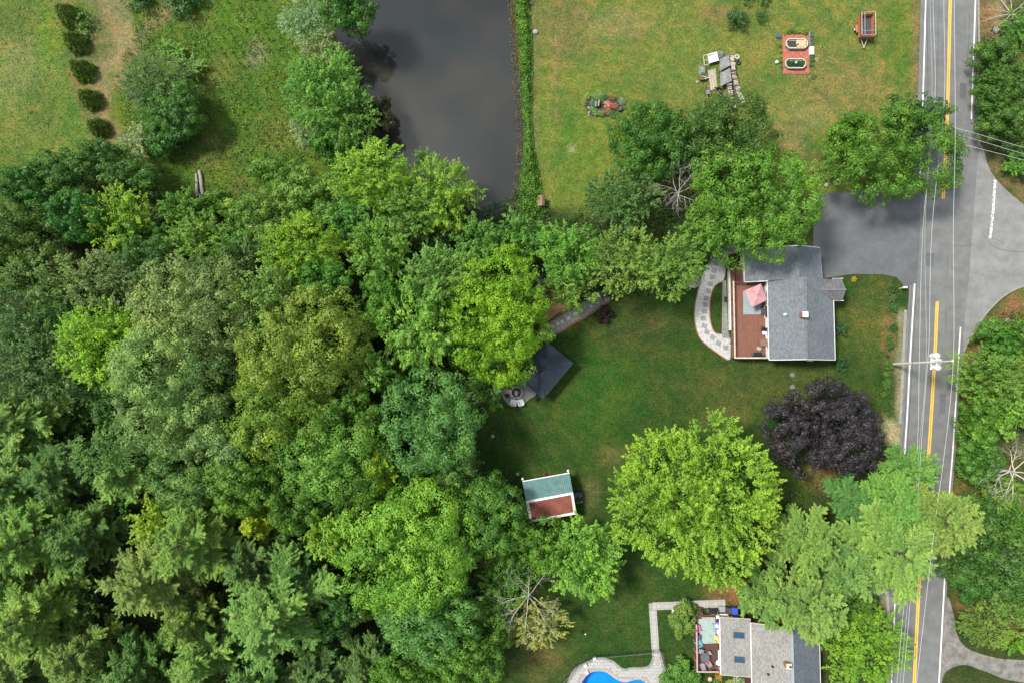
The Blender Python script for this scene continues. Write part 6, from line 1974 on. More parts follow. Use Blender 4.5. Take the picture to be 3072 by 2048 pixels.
table('dining_table', 'round smoked glass table on the dark deck', tc_, 1.25, 1.25, .72, M['smoke_glass'], 0, D2Z, True)
for k, (a, b_, rz, cu, lab) in enumerate(((315, 835, R(160), None, 'upper left'), (425, 1000, R(40), M['red_fabric'], 'lower right, with red cushion,'), (340, 1045, R(20), None, 'lower left'), (440, 865, R(215), None, 'upper right'))):
    w = ZH(a, b_, D2Z + .4)
    slat_chair('patio_chair', 'grey metal chair at the ' + lab + ' of the round glass table', w, rz, D2Z, M['grey'], .55, .5, M['dark_grey'], cu, group='chairs round the glass table')
slat_chair('folding_chair', 'pale folding chair by the house wall on the dark deck', ZH(580, 1000, D2Z + .4), R(65), D2Z, M['white_plastic'], .5, .48, M['grey'])
# things above the deck, along the walk
grill('black covered grill beside the paved walk of the brown house', ZH(492, 205, .5), R(-6), 0)
def bin_(label, p, m, w=.62, h=1.0):
    t = thing('wheeled_bin', label, 'bin', p)
    p = Vector(p)
    MB().raw([p + Vector((sx * w * .40, sy * w * .42, .05)) for sx, sy in ((-1, -1), (1, -1), (1, 1), (-1, 1))] + [p + Vector((sx * w * .5, sy * w * .55, h)) for sx, sy in ((-1, -1), (1, -1), (1, 1), (-1, 1))],
             [(0, 3, 2, 1), (4, 5, 6, 7), (0, 1, 5, 4), (1, 2, 6, 5), (2, 3, 7, 6), (3, 0, 4, 7)]).build('body', m, t)
    MB().box(p + Vector((0, 0, h + .03)), (w * 1.08, w * 1.18, .06)).build('lid', m, t)
    for s in (-1, 1): MB().tube([p + Vector((s * w * .40, w * .5, .1)), p + Vector((s * w * .46, w * .5, .1))], .10, 10).build('wheel', M['black'], t)
bin_('blue wheeled bin above the brown house wall', ZH(806, 178, .6), M['blue_plastic'], .72)
bin_('dark grey wheeled bin left of the blue bin', ZH(722, 176, .6), M['dark_grey'], .66)
bx_ = ZH(640, 176, .3)
tag(MB().box((bx_.x, bx_.y, .25), (.8, .7, .5)).box((bx_.x, bx_.y, .53), (.86, .76, .05)).build('storage_box', M['grey'], None, org=(bx_.x, bx_.y, 0)), 'grey storage box between the grill and the bins', 'box')
bn = ZH(250, 190, .4)
BN = thing('garden_bench', 'dark bench beside the walk at the top of the dark deck', 'bench', (bn.x, bn.y, 0))
for k in range(3): MB().box((bn.x, bn.y - .18 + k * .17, .44), (1.5, .14, .04)).build('seat_slat', M['brown_rail'], BN)
for k in range(2): MB().box((bn.x, bn.y + .33, .62 + k * .18), (1.5, .04, .13)).build('back_slat', M['brown_rail'], BN)
for s in (-1, 1): MB().box((bn.x + s * .65, bn.y + .05, .22), (.08, .5, .44)).box((bn.x + s * .65, bn.y + .3, .6), (.06, .06, .6)).build('leg', M['brown_rail'], BN)
pl = ZH(440, 1226)
tag(MB().lathe((pl.x, pl.y, 0), [(.10, 0), (.08, .55), (.30, .62), (.31, .66), (.12, .63)], 18).build('bird_bath', M['tan_board'], None, True, org=(pl.x, pl.y, 0)), 'round pale bird bath below the dark deck', 'bird bath')
shrub(ZH(590, 1190), .5, .7, (.38, .20, .03), 'orange flowering bush below the dark deck', k=2)
shrub(ZH(560, 1290), .6, .6, (.10, .20, .05), 'green leafy plant below the orange flowers', k=0)
shrub(ZH(760, 1300), .5, .5, (.22, .28, .07), 'yellow-green plant beside the heat pump', k=1)
shrub(ZH(870, 1275), .75, .6, (.30, .36, .22), 'white flowering bush below the brown house', k=0)
shrub(ZH(960, 1290), .55, .6, (.16, .24, .10), 'pale green bush right of the white flowers', k=2)
shrub(ZH(190, 180), .9, 1.2, (.07, .13, .04), 'green bush at the corner of the paved walk and the dark deck', k=1)

# ------------------------------------------------------------------ trough garden
BG = sheet('brick_patio', [ZG(325, 300), ZG(1020, 295), ZG(1025, 1330), ZG(345, 1330)], M['brick'], .03)
tag(BG, 'small red brick patio with two planted troughs on the dry lawn')
# brick faces: courses of real bricks
bm_ = MB()
gp0, gp1 = ZG(335, 1325), ZG(1020, 305)
y = gp0.y
r_i = 0
while y < gp1.y - .1:
    x = gp0.x + (.11 if r_i % 2 else 0)
    while x < gp1.x - .2:
        bm_.box((x + .105, y + .05, .034 + rgp.uniform(0, .006)), (.20, .093, .02))
        x += .215
    y += .104
    r_i += 1
M['brick2'] = mat('worn_red_brick', (.44, .155, .095), .9, (.24, .075, .06), 2.6, 8)
tag(bm_.build('bricks', M['brick2'], BG), kind='stuff')
def trough(label, x0, y0, x1, y1, h, fill, name='planted_trough'):
    p0, p1 = ZG(x0, y1, h), ZG(x1, y0, h)
    c = (p0 + p1) / 2
    w, d = p1.x - p0.x, p1.y - p0.y
    c.z = 0
    t = thing(name, label, 'trough', c)
    ch_ = .28
    def octo(wd, dp, z): return [Vector((c.x + a * wd / 2, c.y + b_ * dp / 2, z)) for a, b_ in ((-1, -1 + 2 * ch_), (-1 + ch_, -1), (1 - ch_, -1), (1, -1 + 2 * ch_), (1, 1 - 2 * ch_), (1 - ch_, 1), (-1 + ch_, 1), (-1, 1 - 2 * ch_))]
    o0, o1, o2, o3 = octo(w * .96, d * .95, .04), octo(w, d, h), octo(w - .22, d - .22, h), octo(w - .24, d - .24, h - .18)
    v = o0 + o1 + o2 + o3
    f = []
    for lv in range(3): f += [(lv * 8 + k, lv * 8 + (k + 1) % 8, (lv + 1) * 8 + (k + 1) % 8, (lv + 1) * 8 + k) for k in range(8)]
    f += [tuple(range(24, 32)), tuple(range(7, -1, -1))]
    MB().raw(v, f).build('shell', M['trough'], t)
    lip = MB()
    m1_ = [(p + Vector((0, 0, .015))) for p in octo(w - .1, d - .1, h)]
    for k in range(8): lip.beam(m1_[k], m1_[(k + 1) % 8], .13, .05)
    lip.build('rim', M['trough_lip'], t)
    return t, c, w, d, h
t1, c, w, d, h = trough('pale green trough half covered by a tan board', 420, 400, 980, 660, .62, None)
MB().box((c.x, c.y, h - .17), (w * .80, d * .62, .06)).build('soil', M['soil'], t1)
MB().box((c.x + w * .2, c.y, h + .0), (w * .42, d * .72, .035)).build('cover_board', M['tan_board'], t1)
sp = ZG(712, 525, .8)
tag(MB().lathe((sp.x, sp.y, .655), [(.05, 0), (.17, .06), (.20, .17), (.15, .29), (.03, .34)], 16).build('stone_ball', M['trough_lip'], None, True, org=(sp.x, sp.y, .655)), 'cream round ball on the tan covered trough', 'ball')
t2, c, w, d, h = trough('pale trough full of leafy greens on the brick patio', 402, 925, 935, 1180, .55, None)
MB().box((c.x, c.y, h - .14), (w * .80, d * .62, .06)).build('soil', M['soil'], t2)
for k in range(7):
    o = inst('leafy_green', SHRUB[k % 3], t2, (c.x - w * .36 + w * .72 * k / 6, c.y + (-.12 if k % 2 else .10), h + .05), k, (.28, .28, .30))
    o.color = (.05, .15 + .03 * (k % 2), .04, 1)
sp = ZG(690, 1025, .9)
tag(MB().lathe((sp.x, sp.y, h - .1), [(.04, 0), (.05, .3), (.17, .34), (.19, .42), (.12, .5), (.03, .53)], 14).build('garden_globe', M['trough_lip'], None, True, org=(sp.x, sp.y, h - .1)), 'cream garden globe among the trough greens', 'ornament')
def rock_mesh(seed, m):
    rg_ = np.random.RandomState(seed)
    d_ = fib(26, -.98)
    from mathutils import geometry
    import bmesh
    bm = bmesh.new()
    for p in d_ * rg_.uniform(.75, 1.1, (26, 1)) * np.array((1, .8, .6)): bm.verts.new(p)
    bmesh.ops.convex_hull(bm, input=bm.verts)
    me = bpy.data.meshes.new('stone')
    bm.to_mesh(me)
    bm.free()
    me.materials.append(m)
    return me
ROCK = [rock_mesh(k, M['field_stone']) for k in range(4)]
def rock(label, p, r_, k=0, group=None, parent=None, z=None):
    p = Vector((p[0], p[1], z if z is not None else r_ * .35))
    o = inst('stone', ROCK[k % 4], parent, p, k * 1.1, (r_, r_, r_))
    if not parent: tag(o, label, 'stone', group)
    return o
gcol = [(.22, .26, .05), (.10, .20, .05), (.07, .15, .05), (.16, .24, .05)]
for k, (a, b_, r_, lab) in enumerate(((360, 255, .34, 'pale yellow-green plant at the upper left corner'), (470, 245, .36, 'second plant from the left along the upper edge'), (570, 215, .42, 'third plant from the left along the upper edge'),
        (675, 230, .40, 'dark plant in the middle of the upper edge'), (800, 215, .46, 'largest bright plant along the upper edge'), (930, 265, .36, 'last plant along the upper edge'))):
    shrub(ZG(a, b_), r_, .5, gcol[k % 4], lab + ' of the brick patio', 'plants round the brick patio', 'garden_plant', 'plant', k)
for k, (a, b_, r_, lab) in enumerate(((255, 385, .22, 'topmost'), (250, 610, .26, 'second'), (262, 760, .24, 'third'), (255, 900, .24, 'fourth'), (265, 1000, .30, 'yellowish fifth'), (275, 1170, .26, 'last'))):
    shrub(ZG(a, b_), r_, .35, gcol[(k + 1) % 4], lab + ' small plant down the left edge of the brick patio', 'plants round the brick patio', 'garden_plant', 'plant', k + 1)
pl_ = [ZG(1020, 225, .4), ZG(1125, 225, .4), ZG(1140, 585, .4), ZG(1040, 585, .4)]
LP = thing('stone_planter', 'long pale stone planter with greens at the right of the brick patio', 'planter', (pl_[0] + pl_[2]) / 2 * Vector((1, 1, 0)))
MB().prism(pl_, .42).build('box', M['concrete'], LP)
for k in range(4):
    w = pl_[0].lerp(pl_[3], (k + .5) / 4).lerp(pl_[1].lerp(pl_[2], (k + .5) / 4), .5)
    o = inst('foliage', SHRUB[k % 3], LP, (w.x, w.y, .5), k, (.24, .24, .22))
    o.color = (.13, .19, .10, 1)
wb = [ZG(1045, 605, .5), ZG(1150, 605, .5), ZG(1155, 815, .5), ZG(1052, 815, .5)]
tag(MB().prism(wb, .5).lathe(ZG(1115, 660, .5), [(.12, 0), (.12, .02)], 10).build('stone_block', M['white'], None, org=(wb[0] + wb[2]) / 2 * Vector((1, 1, 0))), 'white stone block at the right of the brick patio', 'block')
for k, (a, b_, r_) in enumerate(((1085, 900, .34), (1080, 1010, .34), (1070, 1120, .32))):
    shrub(ZG(a, b_), r_, .5, gcol[2], ('upper', 'middle', 'lower')[k] + ' dark plant below the white stone block', 'plants round the brick patio', 'garden_plant', 'plant', k)
for k, (a, b_, r_, lab) in enumerate(((1195, 950, .22, 'upper pale stone right of the brick patio'), (1235, 1000, .2, 'second pale stone right of the brick patio'), (1130, 1095, .17, 'brown stone at the lower right of the brick patio'), (1110, 1190, .18, 'small pale stone at the lower right of the brick patio'),
        (1320, 625, .14, 'lone white stone far right of the brick patio'), (1280, 855, .13, 'small stone right of the white block'), (1030, 1415, .16, 'pale stone below the brick patio'), (275, 1190, .2, 'pale stone at the lower left of the brick patio'))):
    rock(lab, ZG(a, b_), r_, k, 'stones round the brick patio')
shrub(ZG(1120, 1400), .42, .4, (.15, .14, .06), 'brownish low plant below the brick patio', None, 'garden_plant', 'plant', 1)
pot('blue glazed pot at the upper left of the brick patio', ZG(192, 365), .22, .35, M['blue_plastic'], None, 0, 0)
pot('white pot at the lower left of the brick patio', ZG(158, 1035), .2, .32, M['white_plastic'], None, 0, 0)
for k in range(9):
    a = 340 + k * 78
    w0, w1 = ZG(a, 1345), ZG(a + 55, 1285)
    o = MB().beam(w0 + Vector((0, 0, .09)), w1 + Vector((0, 0, .09)), .10, .10).build('slanted_brick', M['brick'], BG)

# ------------------------------------------------------------------ trailer
tz = .75
TRp = ZT(690, 740)
TR = thing('utility_trailer', 'rust orange stake sided trailer parked on the dry lawn', 'trailer', TRp)
c00, c10, c11, c01 = ZT(440, 1150, tz), ZT(870, 1140, tz), ZT(860, 380, tz), ZT(425, 400, tz)
fl0 = [ZT(420, 1160, tz), ZT(890, 1150, tz), ZT(880, 370, tz), ZT(415, 390, tz)]
MB().prism(fl0, .08).build('floor', M['dark_grey'], TR)
ft = [q_ + Vector((0, 0, 1.15)) for q_ in fl0]
cc_ = sum(fl0, Vector()) / 4
ft = [p + (p - cc_).normalized() * Vector((.12, .12, 0)) for p in ft]
for i, nm in ((0, 'front'), (1, 'side'), (2, 'rear'), (3, 'side')):
    a, b_ = fl0[i], fl0[(i + 1) % 4]
    A, B = ft[i], ft[(i + 1) % 4]
    n_b = 6 if i % 2 else 3
    MB().raw([a, b_, a.lerp(A, .55), b_.lerp(B, .55)] + [p + (p - cc_).normalized() * .04 for p in (a, b_, a.lerp(A, .55), b_.lerp(B, .55))],
             [(0, 1, 3, 2), (4, 6, 7, 5), (2, 3, 7, 6), (0, 4, 5, 1), (0, 2, 6, 4), (1, 5, 7, 3)]).build('side_panel', M['rust'], TR)
    MB().tube([A, B], .045, 6).build('top_rail', M['pink_rail'] if i % 2 == 0 else M['trough_lip'], TR)
    for k in range(n_b): MB().beam(a.lerp(b_, (k + .5) / n_b), A.lerp(B, (k + .5) / n_b), .06, .05).build('stake', M['rust'], TR)
for k in range(4): MB().tube([fl0[k], ft[k] + Vector((0, 0, .04))], .045, 6).build('corner_post', M['rust'], TR)
fx_ = [ft[0].lerp(ft[1], .22), ft[3].lerp(ft[2], .22)]
MB().tube([fx_[0], fx_[1]], .04, 6).build('inner_rail', M['trough'], TR)
MB().tube([ft[0].lerp(ft[3], .2), ft[1].lerp(ft[2], .2)], .035, 6).build('cross_rail', M['trough'], TR)
cx_ = (fl0[0] + fl0[1]) / 2
for s in (0, 1): MB().beam(fl0[0].lerp(fl0[1], .25 + .5 * s) - Vector((0, 0, .2)), Vector((cx_.x, cx_.y - 1.15, .42)), .07, .09).build('drawbar', M['trough_lip'], TR)
MB().lathe((cx_.x, cx_.y - 1.2, .36), [(.09, 0), (.09, .12), (.04, .16)], 10).build('hitch', M['trough_lip'], TR)
MB().tube([(cx_.x, cx_.y - 1.05, 0), (cx_.x, cx_.y - 1.05, .5)], .035, 6).build('jack', M['grey'], TR)
for s in (0, 1):
    m_ = (fl0[0].lerp(fl0[3], .5) if s == 0 else fl0[1].lerp(fl0[2], .5))
    dx_ = -1 if s == 0 else 1
    wh = MB().tube([(m_.x + dx_ * .10, m_.y, .33), (m_.x + dx_ * .30, m_.y, .33)], .33, 18).build('wheel', M['black'], TR)
    MB().tube([(m_.x + dx_ * .30, m_.y, .33), (m_.x + dx_ * .315, m_.y, .33)], .19, 14).build('hub', M['white'], wh)
    MB().box((m_.x + dx_ * .2, m_.y, .72), (.30, .9, .05)).build('mudguard', M['rust'], TR)
MB().tube([fl0[0].lerp(fl0[3], .5) * Vector((1, 1, 0)) + Vector((0, 0, .33)), fl0[1].lerp(fl0[2], .5) * Vector((1, 1, 0)) + Vector((0, 0, .33))], .04, 6).build('axle', M['black'], TR)
MB().box(fl0[0].lerp(fl0[3], .5) * Vector((1, 1, 0)) + Vector((-.12, -.1, .58)), (.1, 1.0, .3)).build('side_box', M['pink_rail'], TR)

# ------------------------------------------------------------------ wood stacks and yard clutter
LOGM = [M['log_end'], M['log_end'], mat('pale_split_wood', (.60, .55, .47), .85, (.42, .37, .30), 5), mat('dark_bark_log', (.12, .10, .085), .9, (.06, .05, .042), 6)]
def stack(label, line, width, h, seed):
    line = [Vector((p.x, p.y, 0)) for p in line]
    rg_ = random.Random(seed)
    t = thing('firewood_stack', label, 'firewood', line[0].lerp(line[-1], .5), 'firewood stacks')
    mes = [MB().tube([(-.5, 0, 0), (.5, 0, 0)], .5, 6).mesh('log', m_) for m_ in LOGM]
    cnt_ = 0
    segs = [(line[i], line[i + 1]) for i in range(len(line) - 1)]
    core = MB()
    for a, b_ in segs:
        core.beam(a + Vector((0, 0, h * .42)), b_ + Vector((0, 0, h * .42)), width * .82, h * .80)
        d_ = b_ - a
        n_ = int(d_.length / .185)
        rz = math.atan2(d_.y, d_.x) + math.pi / 2
        for k in range(n_):
            for lv in range(2):
                c_ = a.lerp(b_, (k + .5 + lv * .4) / n_)
                inst('log', rg_.choice(mes), t, (c_.x + rg_.uniform(-.03, .03), c_.y + rg_.uniform(-.03, .03), h * .84 + lv * .11 - .04 + rg_.uniform(-.03, .03)), rz + rg_.uniform(-.16, .16), (width * rg_.uniform(.75, 1.12), .145, rg_.uniform(.11, .17)))
    core.build('dark_core', M['dead_brown'], t)  # one solid core, coloured dark to stand for shaded gaps between the logs
    return t
stack('long firewood stack on the right, curving down to the dark oak', [ZW(1000, 160, 1.1), ZW(1040, 420, 1.1), ZW(1075, 750, 1.1), ZW(1150, 1020, 1.1), ZW(1240, 1290, 1.1), ZW(1330, 1480, 1.1)], .62, 1.1, 3)
stack('shorter firewood stack left of the long one, running under the dark oak', [ZW(955, 960, 1.1), ZW(985, 1200, 1.1), ZW(1040, 1460, 1.1), ZW(1080, 1600, 1.1)], .62, 1.1, 5)
def tin(label, pts, h0, h1, slope=0.0):
    c = sum(pts, Vector()) / 4
    t = thing('corrugated_sheet', label, 'sheet', c * Vector((1, 1, 0)), 'corrugated sheets over the firewood')
    slab('sheet', pts, .02, M['tin'], t)
    rb = MB()
    for k in range(12):
        f = (k + .5) / 12
        rb.beam(pts[0].lerp(pts[1], f) + Vector((0, 0, .02)), pts[3].lerp(pts[2], f) + Vector((0, 0, .02)), .07, .05)
    tag(rb.build('ribs', M['tin'], t), kind='stuff')
    bs = MB()
    for p in pts:
        w = p.lerp(c, .12)
        bs.box((w.x, w.y, (p.z - .03) / 2), (.09, .09, p.z - .03))
    bs.build('support_post', M['cedar'], t)
tin('grey corrugated sheet covering the upper part of the firewood', [ZW(690, 330, .95), ZW(925, 215, 1.25), ZW(975, 490, 1.25), ZW(690, 645, .95)], 1, 1)
tin('grey corrugated sheet covering the lower part of the firewood', [ZW(695, 705, .95), ZW(960, 560, 1.25), ZW(1005, 905, 1.25), ZW(715, 1035, .95)], 1, 1)
tin('dark corrugated sheet beside the white cart', [ZW(630, 145, .6), ZW(760, 120, .6), ZW(775, 280, .6), ZW(675, 310, .6)], 1, 1)
def tub_cart(label, c00_, c10_, c11_, c01_, z, depth, m, name, cat):
    """open tub: tapered walls, floor"""
    rim = [c00_, c10_, c11_, c01_]
    ctr_ = sum(rim, Vector()) / 4
    t = thing(name, label, cat, ctr_ * Vector((1, 1, 0)))
    inn_r = [p.lerp(ctr_, .10) for p in rim]
    low = [p.lerp(ctr_, .22) - Vector((0, 0, depth)) for p in rim]
    outl = [p.lerp(ctr_, .12) - Vector((0, 0, depth + .05)) for p in rim]
    v = rim + inn_r + low + outl
    f = []
    for k in range(4):
        j = (k + 1) % 4
        f += [(k, j, 4 + j, 4 + k), (4 + k, 4 + j, 8 + j, 8 + k), (k, 12 + k, 12 + j, j)]
    f += [(8, 9, 10, 11), (15, 14, 13, 12)]
    MB().raw(v, f).build('tub', m, t)
    for k in range(4):
        w = outl[k]
        MB().tube([Vector((w.x, w.y, 0)), Vector((w.x, w.y, w.z + .05))], .03, 6).build('leg', M['grey'], t)
    return t, ctr_
WC, wc_ = tub_cart('white utility cart with open rack left of the firewood', ZW(415, 435, .7), ZW(665, 365, .7), ZW(615, 135, .7), ZW(370, 205, .7), .7, .4, M['white_plastic'], 'utility_cart', 'cart')
rk = [ZW(295, 490, .72), ZW(415, 455, .72), ZW(370, 205, .72), ZW(255, 245, .72)]
fr2 = MB()
for k in range(4): fr2.beam(rk[k], rk[(k + 1) % 4], .07, .05)
fr2.beam(rk[0].lerp(rk[3], .5), rk[1].lerp(rk[2], .5), .06, .05)
fr2.build('rack', M['trough_lip'], WC)
for k in (0, 3): MB().tube([Vector((rk[k].x, rk[k].y, 0)), rk[k]], .03, 6).build('leg', M['grey'], WC)
BS = thing('board_pile', 'bundle of long pale boards lying left of the firewood', 'boards', ZW(500, 870))
for k in range(7):
    o_ = k * 30
    MB().beam(ZW(390 + o_ * .95, 620 - o_ * .25 + (k % 3) * 12, .12 + .05 * (k % 2)), ZW(470 + o_ * .80, 1150 - o_ * .45 + (k % 2) * 15, .12 + .05 * (k % 2)), .15, .05).build('board', M['board'], BS)
for q_ in ((430, 700, 560, 660), (490, 1050, 600, 1000)): MB().beam(ZW(q_[0], q_[1], .05), ZW(q_[2], q_[3], .05), .1, .1).build('bearer', M['log_grey'], BS)
tp = ZW(240, 640)
rgn = np.random.RandomState(9)
NXX, NYY = 12, 14
tv, tf = [], []
for j in range(NYY):
    for i in range(NXX):
        u, v = i / (NXX - 1) * 2 - 1, j / (NYY - 1) * 2 - 1
        hh = max(0, (1 - abs(u) ** 3) * (1 - abs(v) ** 3)) * .6 + rgn.uniform(-.05, .05)
        tv.append((tp.x + u * .52, tp.y + v * .68, max(.01, hh)))
for j in range(NYY - 1):
    for i in range(NXX - 1): tf.append((j * NXX + i, j * NXX + i + 1, (j + 1) * NXX + i + 1, (j + 1) * NXX + i))
tag(MB().raw(tv, tf).build('tarp_heap', M['tarp'], None, True, org=tp), 'grey green tarp draped over a heap left of the boards', 'tarp')
sc = ZW(245, 860)
SC = thing('scrap_heap', 'heap of dark scrap rods below the tarp', 'scrap', sc)
rg_ = random.Random(2)
for k in range(16):
    a = rg_.uniform(-.5, .5)
    c_ = Vector((sc.x + rg_.uniform(-.4, .4), sc.y + rg_.uniform(-.4, .4), .08 + .02 * k))
    d_ = Vector((math.cos(a), math.sin(a), rg_.uniform(-.1, .1))) * rg_.uniform(.3, .6)
    MB().beam(c_ - d_, c_ + d_, .06, .05).build('rod', M[('black', 'dark_grey', 'rust', 'white')[k % 4 if k % 5 else 0]], SC)
wp = ZW(105, 940)
rock('white boulder at the left of the scrap heap', wp, .3, 1)
def wheelbarrow(label, p, rz, m):
    p = Vector((p[0], p[1], 0))
    Mz = Matrix.Rotation(rz, 3, 'Z')
    L = lambda a, b_, c_: p + Mz @ Vector((a, b_, c_))
    t = thing('wheelbarrow', label, 'wheelbarrow', p)
    rim = [L(-.36, -.45, .62), L(.36, -.45, .62), L(.30, .52, .66), L(-.30, .52, .66)]
    low = [L(-.24, -.28, .34), L(.24, -.28, .34), L(.18, .28, .34), L(-.18, .28, .34)]
    v = rim + low + [r_ + Vector((0, 0, -.03)) + (r_ - p).normalized() * .02 for r_ in rim] + [r_ - Vector((0, 0, .03)) for r_ in low]
    f = []
    for k in range(4):
        j = (k + 1) % 4
        f += [(k, j, 4 + j, 4 + k), (8 + k, 12 + k, 12 + j, 8 + j), (k, 8 + k, 8 + j, j)]
    f += [(4, 5, 6, 7), (15, 14, 13, 12)]
    MB().raw(v, f).build('tray', m, t)
    for s in (-1, 1):
        MB().beam(L(s * .10, .72, .2), L(s * .28, -1.1, .62), .045, .05).build('handle', M['board'], t)
        MB().tube([L(s * .22, -.38, 0), L(s * .22, -.25, .4)], .02, 6).build('leg', M['black'], t)
    MB().tube([L(-.05, .72, .2), L(.05, .72, .2)], .2, 14).build('wheel', M['black'], t)
wheelbarrow('grey wheelbarrow with pale handles at the foot of the dark oak', ZW(375, 1175, .5), R(12), M['tin'])
wheelbarrow('dark wheelbarrow left of the firewood under the dark oak', ZW(680, 1170, .5), R(35), M['black'])
tyre('cream painted tyre at the top right of the firewood', ZW(1135, 285), .28, M['trough_lip'])
tyre('black and cream tyre right of the firewood', ZW(1175, 435), .26, M['black'])
rock('pale stone inside the cream tyre by the firewood', ZW(1140, 300), .2, 2)
rock('pale stone beside the black tyre by the firewood', ZW(1225, 430), .17, 3)

# ------------------------------------------------------------------ flower bed on the lawn
bc = P(1817, 322)
BED = sheet('flower_bed', smooth_poly([ZF(*q_) for q_ in ((110, 600), (330, 350), (700, 290), (1250, 300), (1700, 420), (1950, 650), (1900, 900), (1400, 1180), (800, 1200), (380, 1080), (260, 800))], 4), M['soil'], .03)
tag(BED, 'dark earth of the round flower bed on the lawn')
fb = [(180, 560, .34, .45, (.22, .24, .08), 'pale yellow plant at the left end'), (340, 300, .36, .5, (.20, .27, .08), 'light plant at the upper left'), (640, 320, .40, .5, (.14, .22, .09), 'pale plant along the upper edge'),
      (880, 330, .36, .5, (.17, .26, .08), 'bright plant along the upper edge'), (920, 560, .34, .6, (.07, .16, .04), 'dark green plant in the middle'), (1130, 380, .36, .5, (.06, .10, .05), 'dusky plant above the pink flowers'),
      (1380, 360, .40, .55, (.20, .17, .06), 'bronze plant at the upper right'), (1180, 680, .42, .6, (.40, .24, .24), 'pink flowering plant in the middle'), (1400, 760, .36, .6, (.42, .10, .12), 'red flowering plant'),
      (1180, 960, .40, .5, (.30, .16, .07), 'orange leaved plant below the pink flowers'), (1540, 760, .34, .5, (.24, .20, .06), 'yellowish plant right of the red flowers'), (1820, 560, .40, .5, (.17, .22, .14), 'silvery plant at the right end'),
      (1860, 800, .34, .4, (.13, .18, .10), 'grey-green plant at the lower right end'), (700, 1030, .44, .5, (.13, .22, .08), 'light plant along the lower edge, left'), (950, 1060, .40, .5, (.12, .21, .07), 'light plant along the lower edge, middle'),
      (1350, 1080, .42, .5, (.08, .18, .05), 'green plant along the lower edge, right'), (560, 620, .36, .55, (.12, .22, .13), 'blue-green plant left of the pale post'), (520, 860, .34, .4, (.14, .25, .09), 'light plant left of centre')]
for k, (a, b_, r_, h_, c_, lab) in enumerate(fb):
    shrub(ZF(a, b_), r_ * 1.22, h_, c_, lab + ' of the flower bed', 'plants of the flower bed', 'flower_plant', 'plant', k)
for k, (a, b_, r_) in enumerate(((370, 800, .22), (400, 1010, .24), (390, 1130, .18))):
    rock(('upper', 'middle', 'lower')[k] + ' pale stone at the left edge of the flower bed', ZF(a, b_), r_, k, 'stones of the flower bed')
s0 = ZF(760, 660)
tag(MB().beam(ZF(700, 520, .4), ZF(690, 760, .35), .16, .5).beam(ZF(830, 470, .45), ZF(800, 740, .4), .2, .6).build('upright_stone', M['concrete'], None, org=s0), 'pale upright stone slab in the flower bed', 'stone')
tb = ZF(1720, 840)
tag(MB().lathe((tb.x, tb.y, .02), [(.36, 0), (.44, .4), (.46, .44), (.40, .44), (.36, .2), (.05, .19)], 20).build('round_tub', M['dark_grey'], None, org=(tb.x, tb.y, 0)), 'round dark tub at the right end of the flower bed', 'tub')

# ------------------------------------------------------------------ little hut, logs, stones
hp = P(1623, 602)
HT = thing('small_hut', 'small brown shingled hut at the foot of the pond hedge', 'hut', hp)
e1, e2, e3, e4 = P(1612, 587, 1.3), P(1634, 586, 1.3), P(1634, 618, 1.3), P(1613, 619, 1.3)
rN_, rS_ = (e1 + e2) / 2 + Vector((.1, 0, .35)), (e3 + e4) / 2 + Vector((.1, 0, .35))
slab('roof_slope', [e1, rN_, rS_, e4], .06, M['cedar'], HT)
slab('roof_slope', [rN_, e2, e3, rS_], .06, M['cedar'], HT)
hc = (e1 + e3) / 2
MB().box((hc.x, hc.y, .62), (.8, 1.2, 1.24)).build('wall', M['cedar'], HT)
MB().box((hc.x - .41, hc.y, .6), (.03, .5, .9)).build('door', M['brown_rail'], HT)
for k, (a, b_, r_, lab) in enumerate((((588, 522), (592, 590), .20, 'thinner grey log lying on the left beside the other'), ((598, 512), (609, 586), .25, 'thicker grey log lying on the right beside the other'))):
    p0, p1 = P(*a, r_), P(*b_, r_)
    mdp = (p0 + p1) / 2
    o = MB().tube([p0, p0.lerp(p1, .3) + Vector((.05, 0, 0)), p0.lerp(p1, .7) - Vector((.03, 0, 0)), p1], [r_ * .85, r_, r_ * .95, r_ * 1.05], 12).build('log', M['log_grey'], None, org=(mdp.x, mdp.y, 0))
    tag(o, lab, 'log', 'grey logs at the wood edge')
o = MB().tube([P(607, 586, .18), P(612, 590, .18)], .18, 8)
tag(MB().tube([P(598, 584, .16), P(603, 591, .16)], .16, 10).build('log', M['log_grey'], None, org=P(600, 588)), 'short log stub below the two grey logs', 'log', 'grey logs at the wood edge')
for k, (a, b_, r_, lab) in enumerate(((1605, 98, .45, 'white stone at the edge of the dry lawn by the pond hedge'), (2480, 555, .55, 'pale boulder at the driveway corner, left'), (2505, 548, .4, 'pale boulder at the driveway corner, right'),
        (3010, 95, .75, 'pale boulder in the rubble across the road, uppermost'), (3020, 112, .55, 'pale boulder in the rubble across the road, second'), (3006, 122, .6, 'pale boulder in the rubble across the road, third'),
        (3018, 134, .6, 'pale boulder in the rubble across the road, lowest'), (2985, 92, .6, 'round boulder left of the rubble across the road'), (3028, 78, .5, 'dark boulder at the top of the rubble across the road'),
        (3000, 975, .5, 'pale boulder in the bushes at the side street corner, left'), (3020, 962, .45, 'pale boulder in the bushes at the side street corner, right'))):
    rock(lab, P(a, b_), r_, k)
sb = sheet('straw_bed', smooth_poly(PP((1612, 960), (1640, 925), (1690, 895), (1715, 870), (1735, 885), (1700, 920), (1660, 950), (1625, 975)), 4), M['straw'], .022)
tag(sb, 'orange straw mulch bed beside the paved walk')

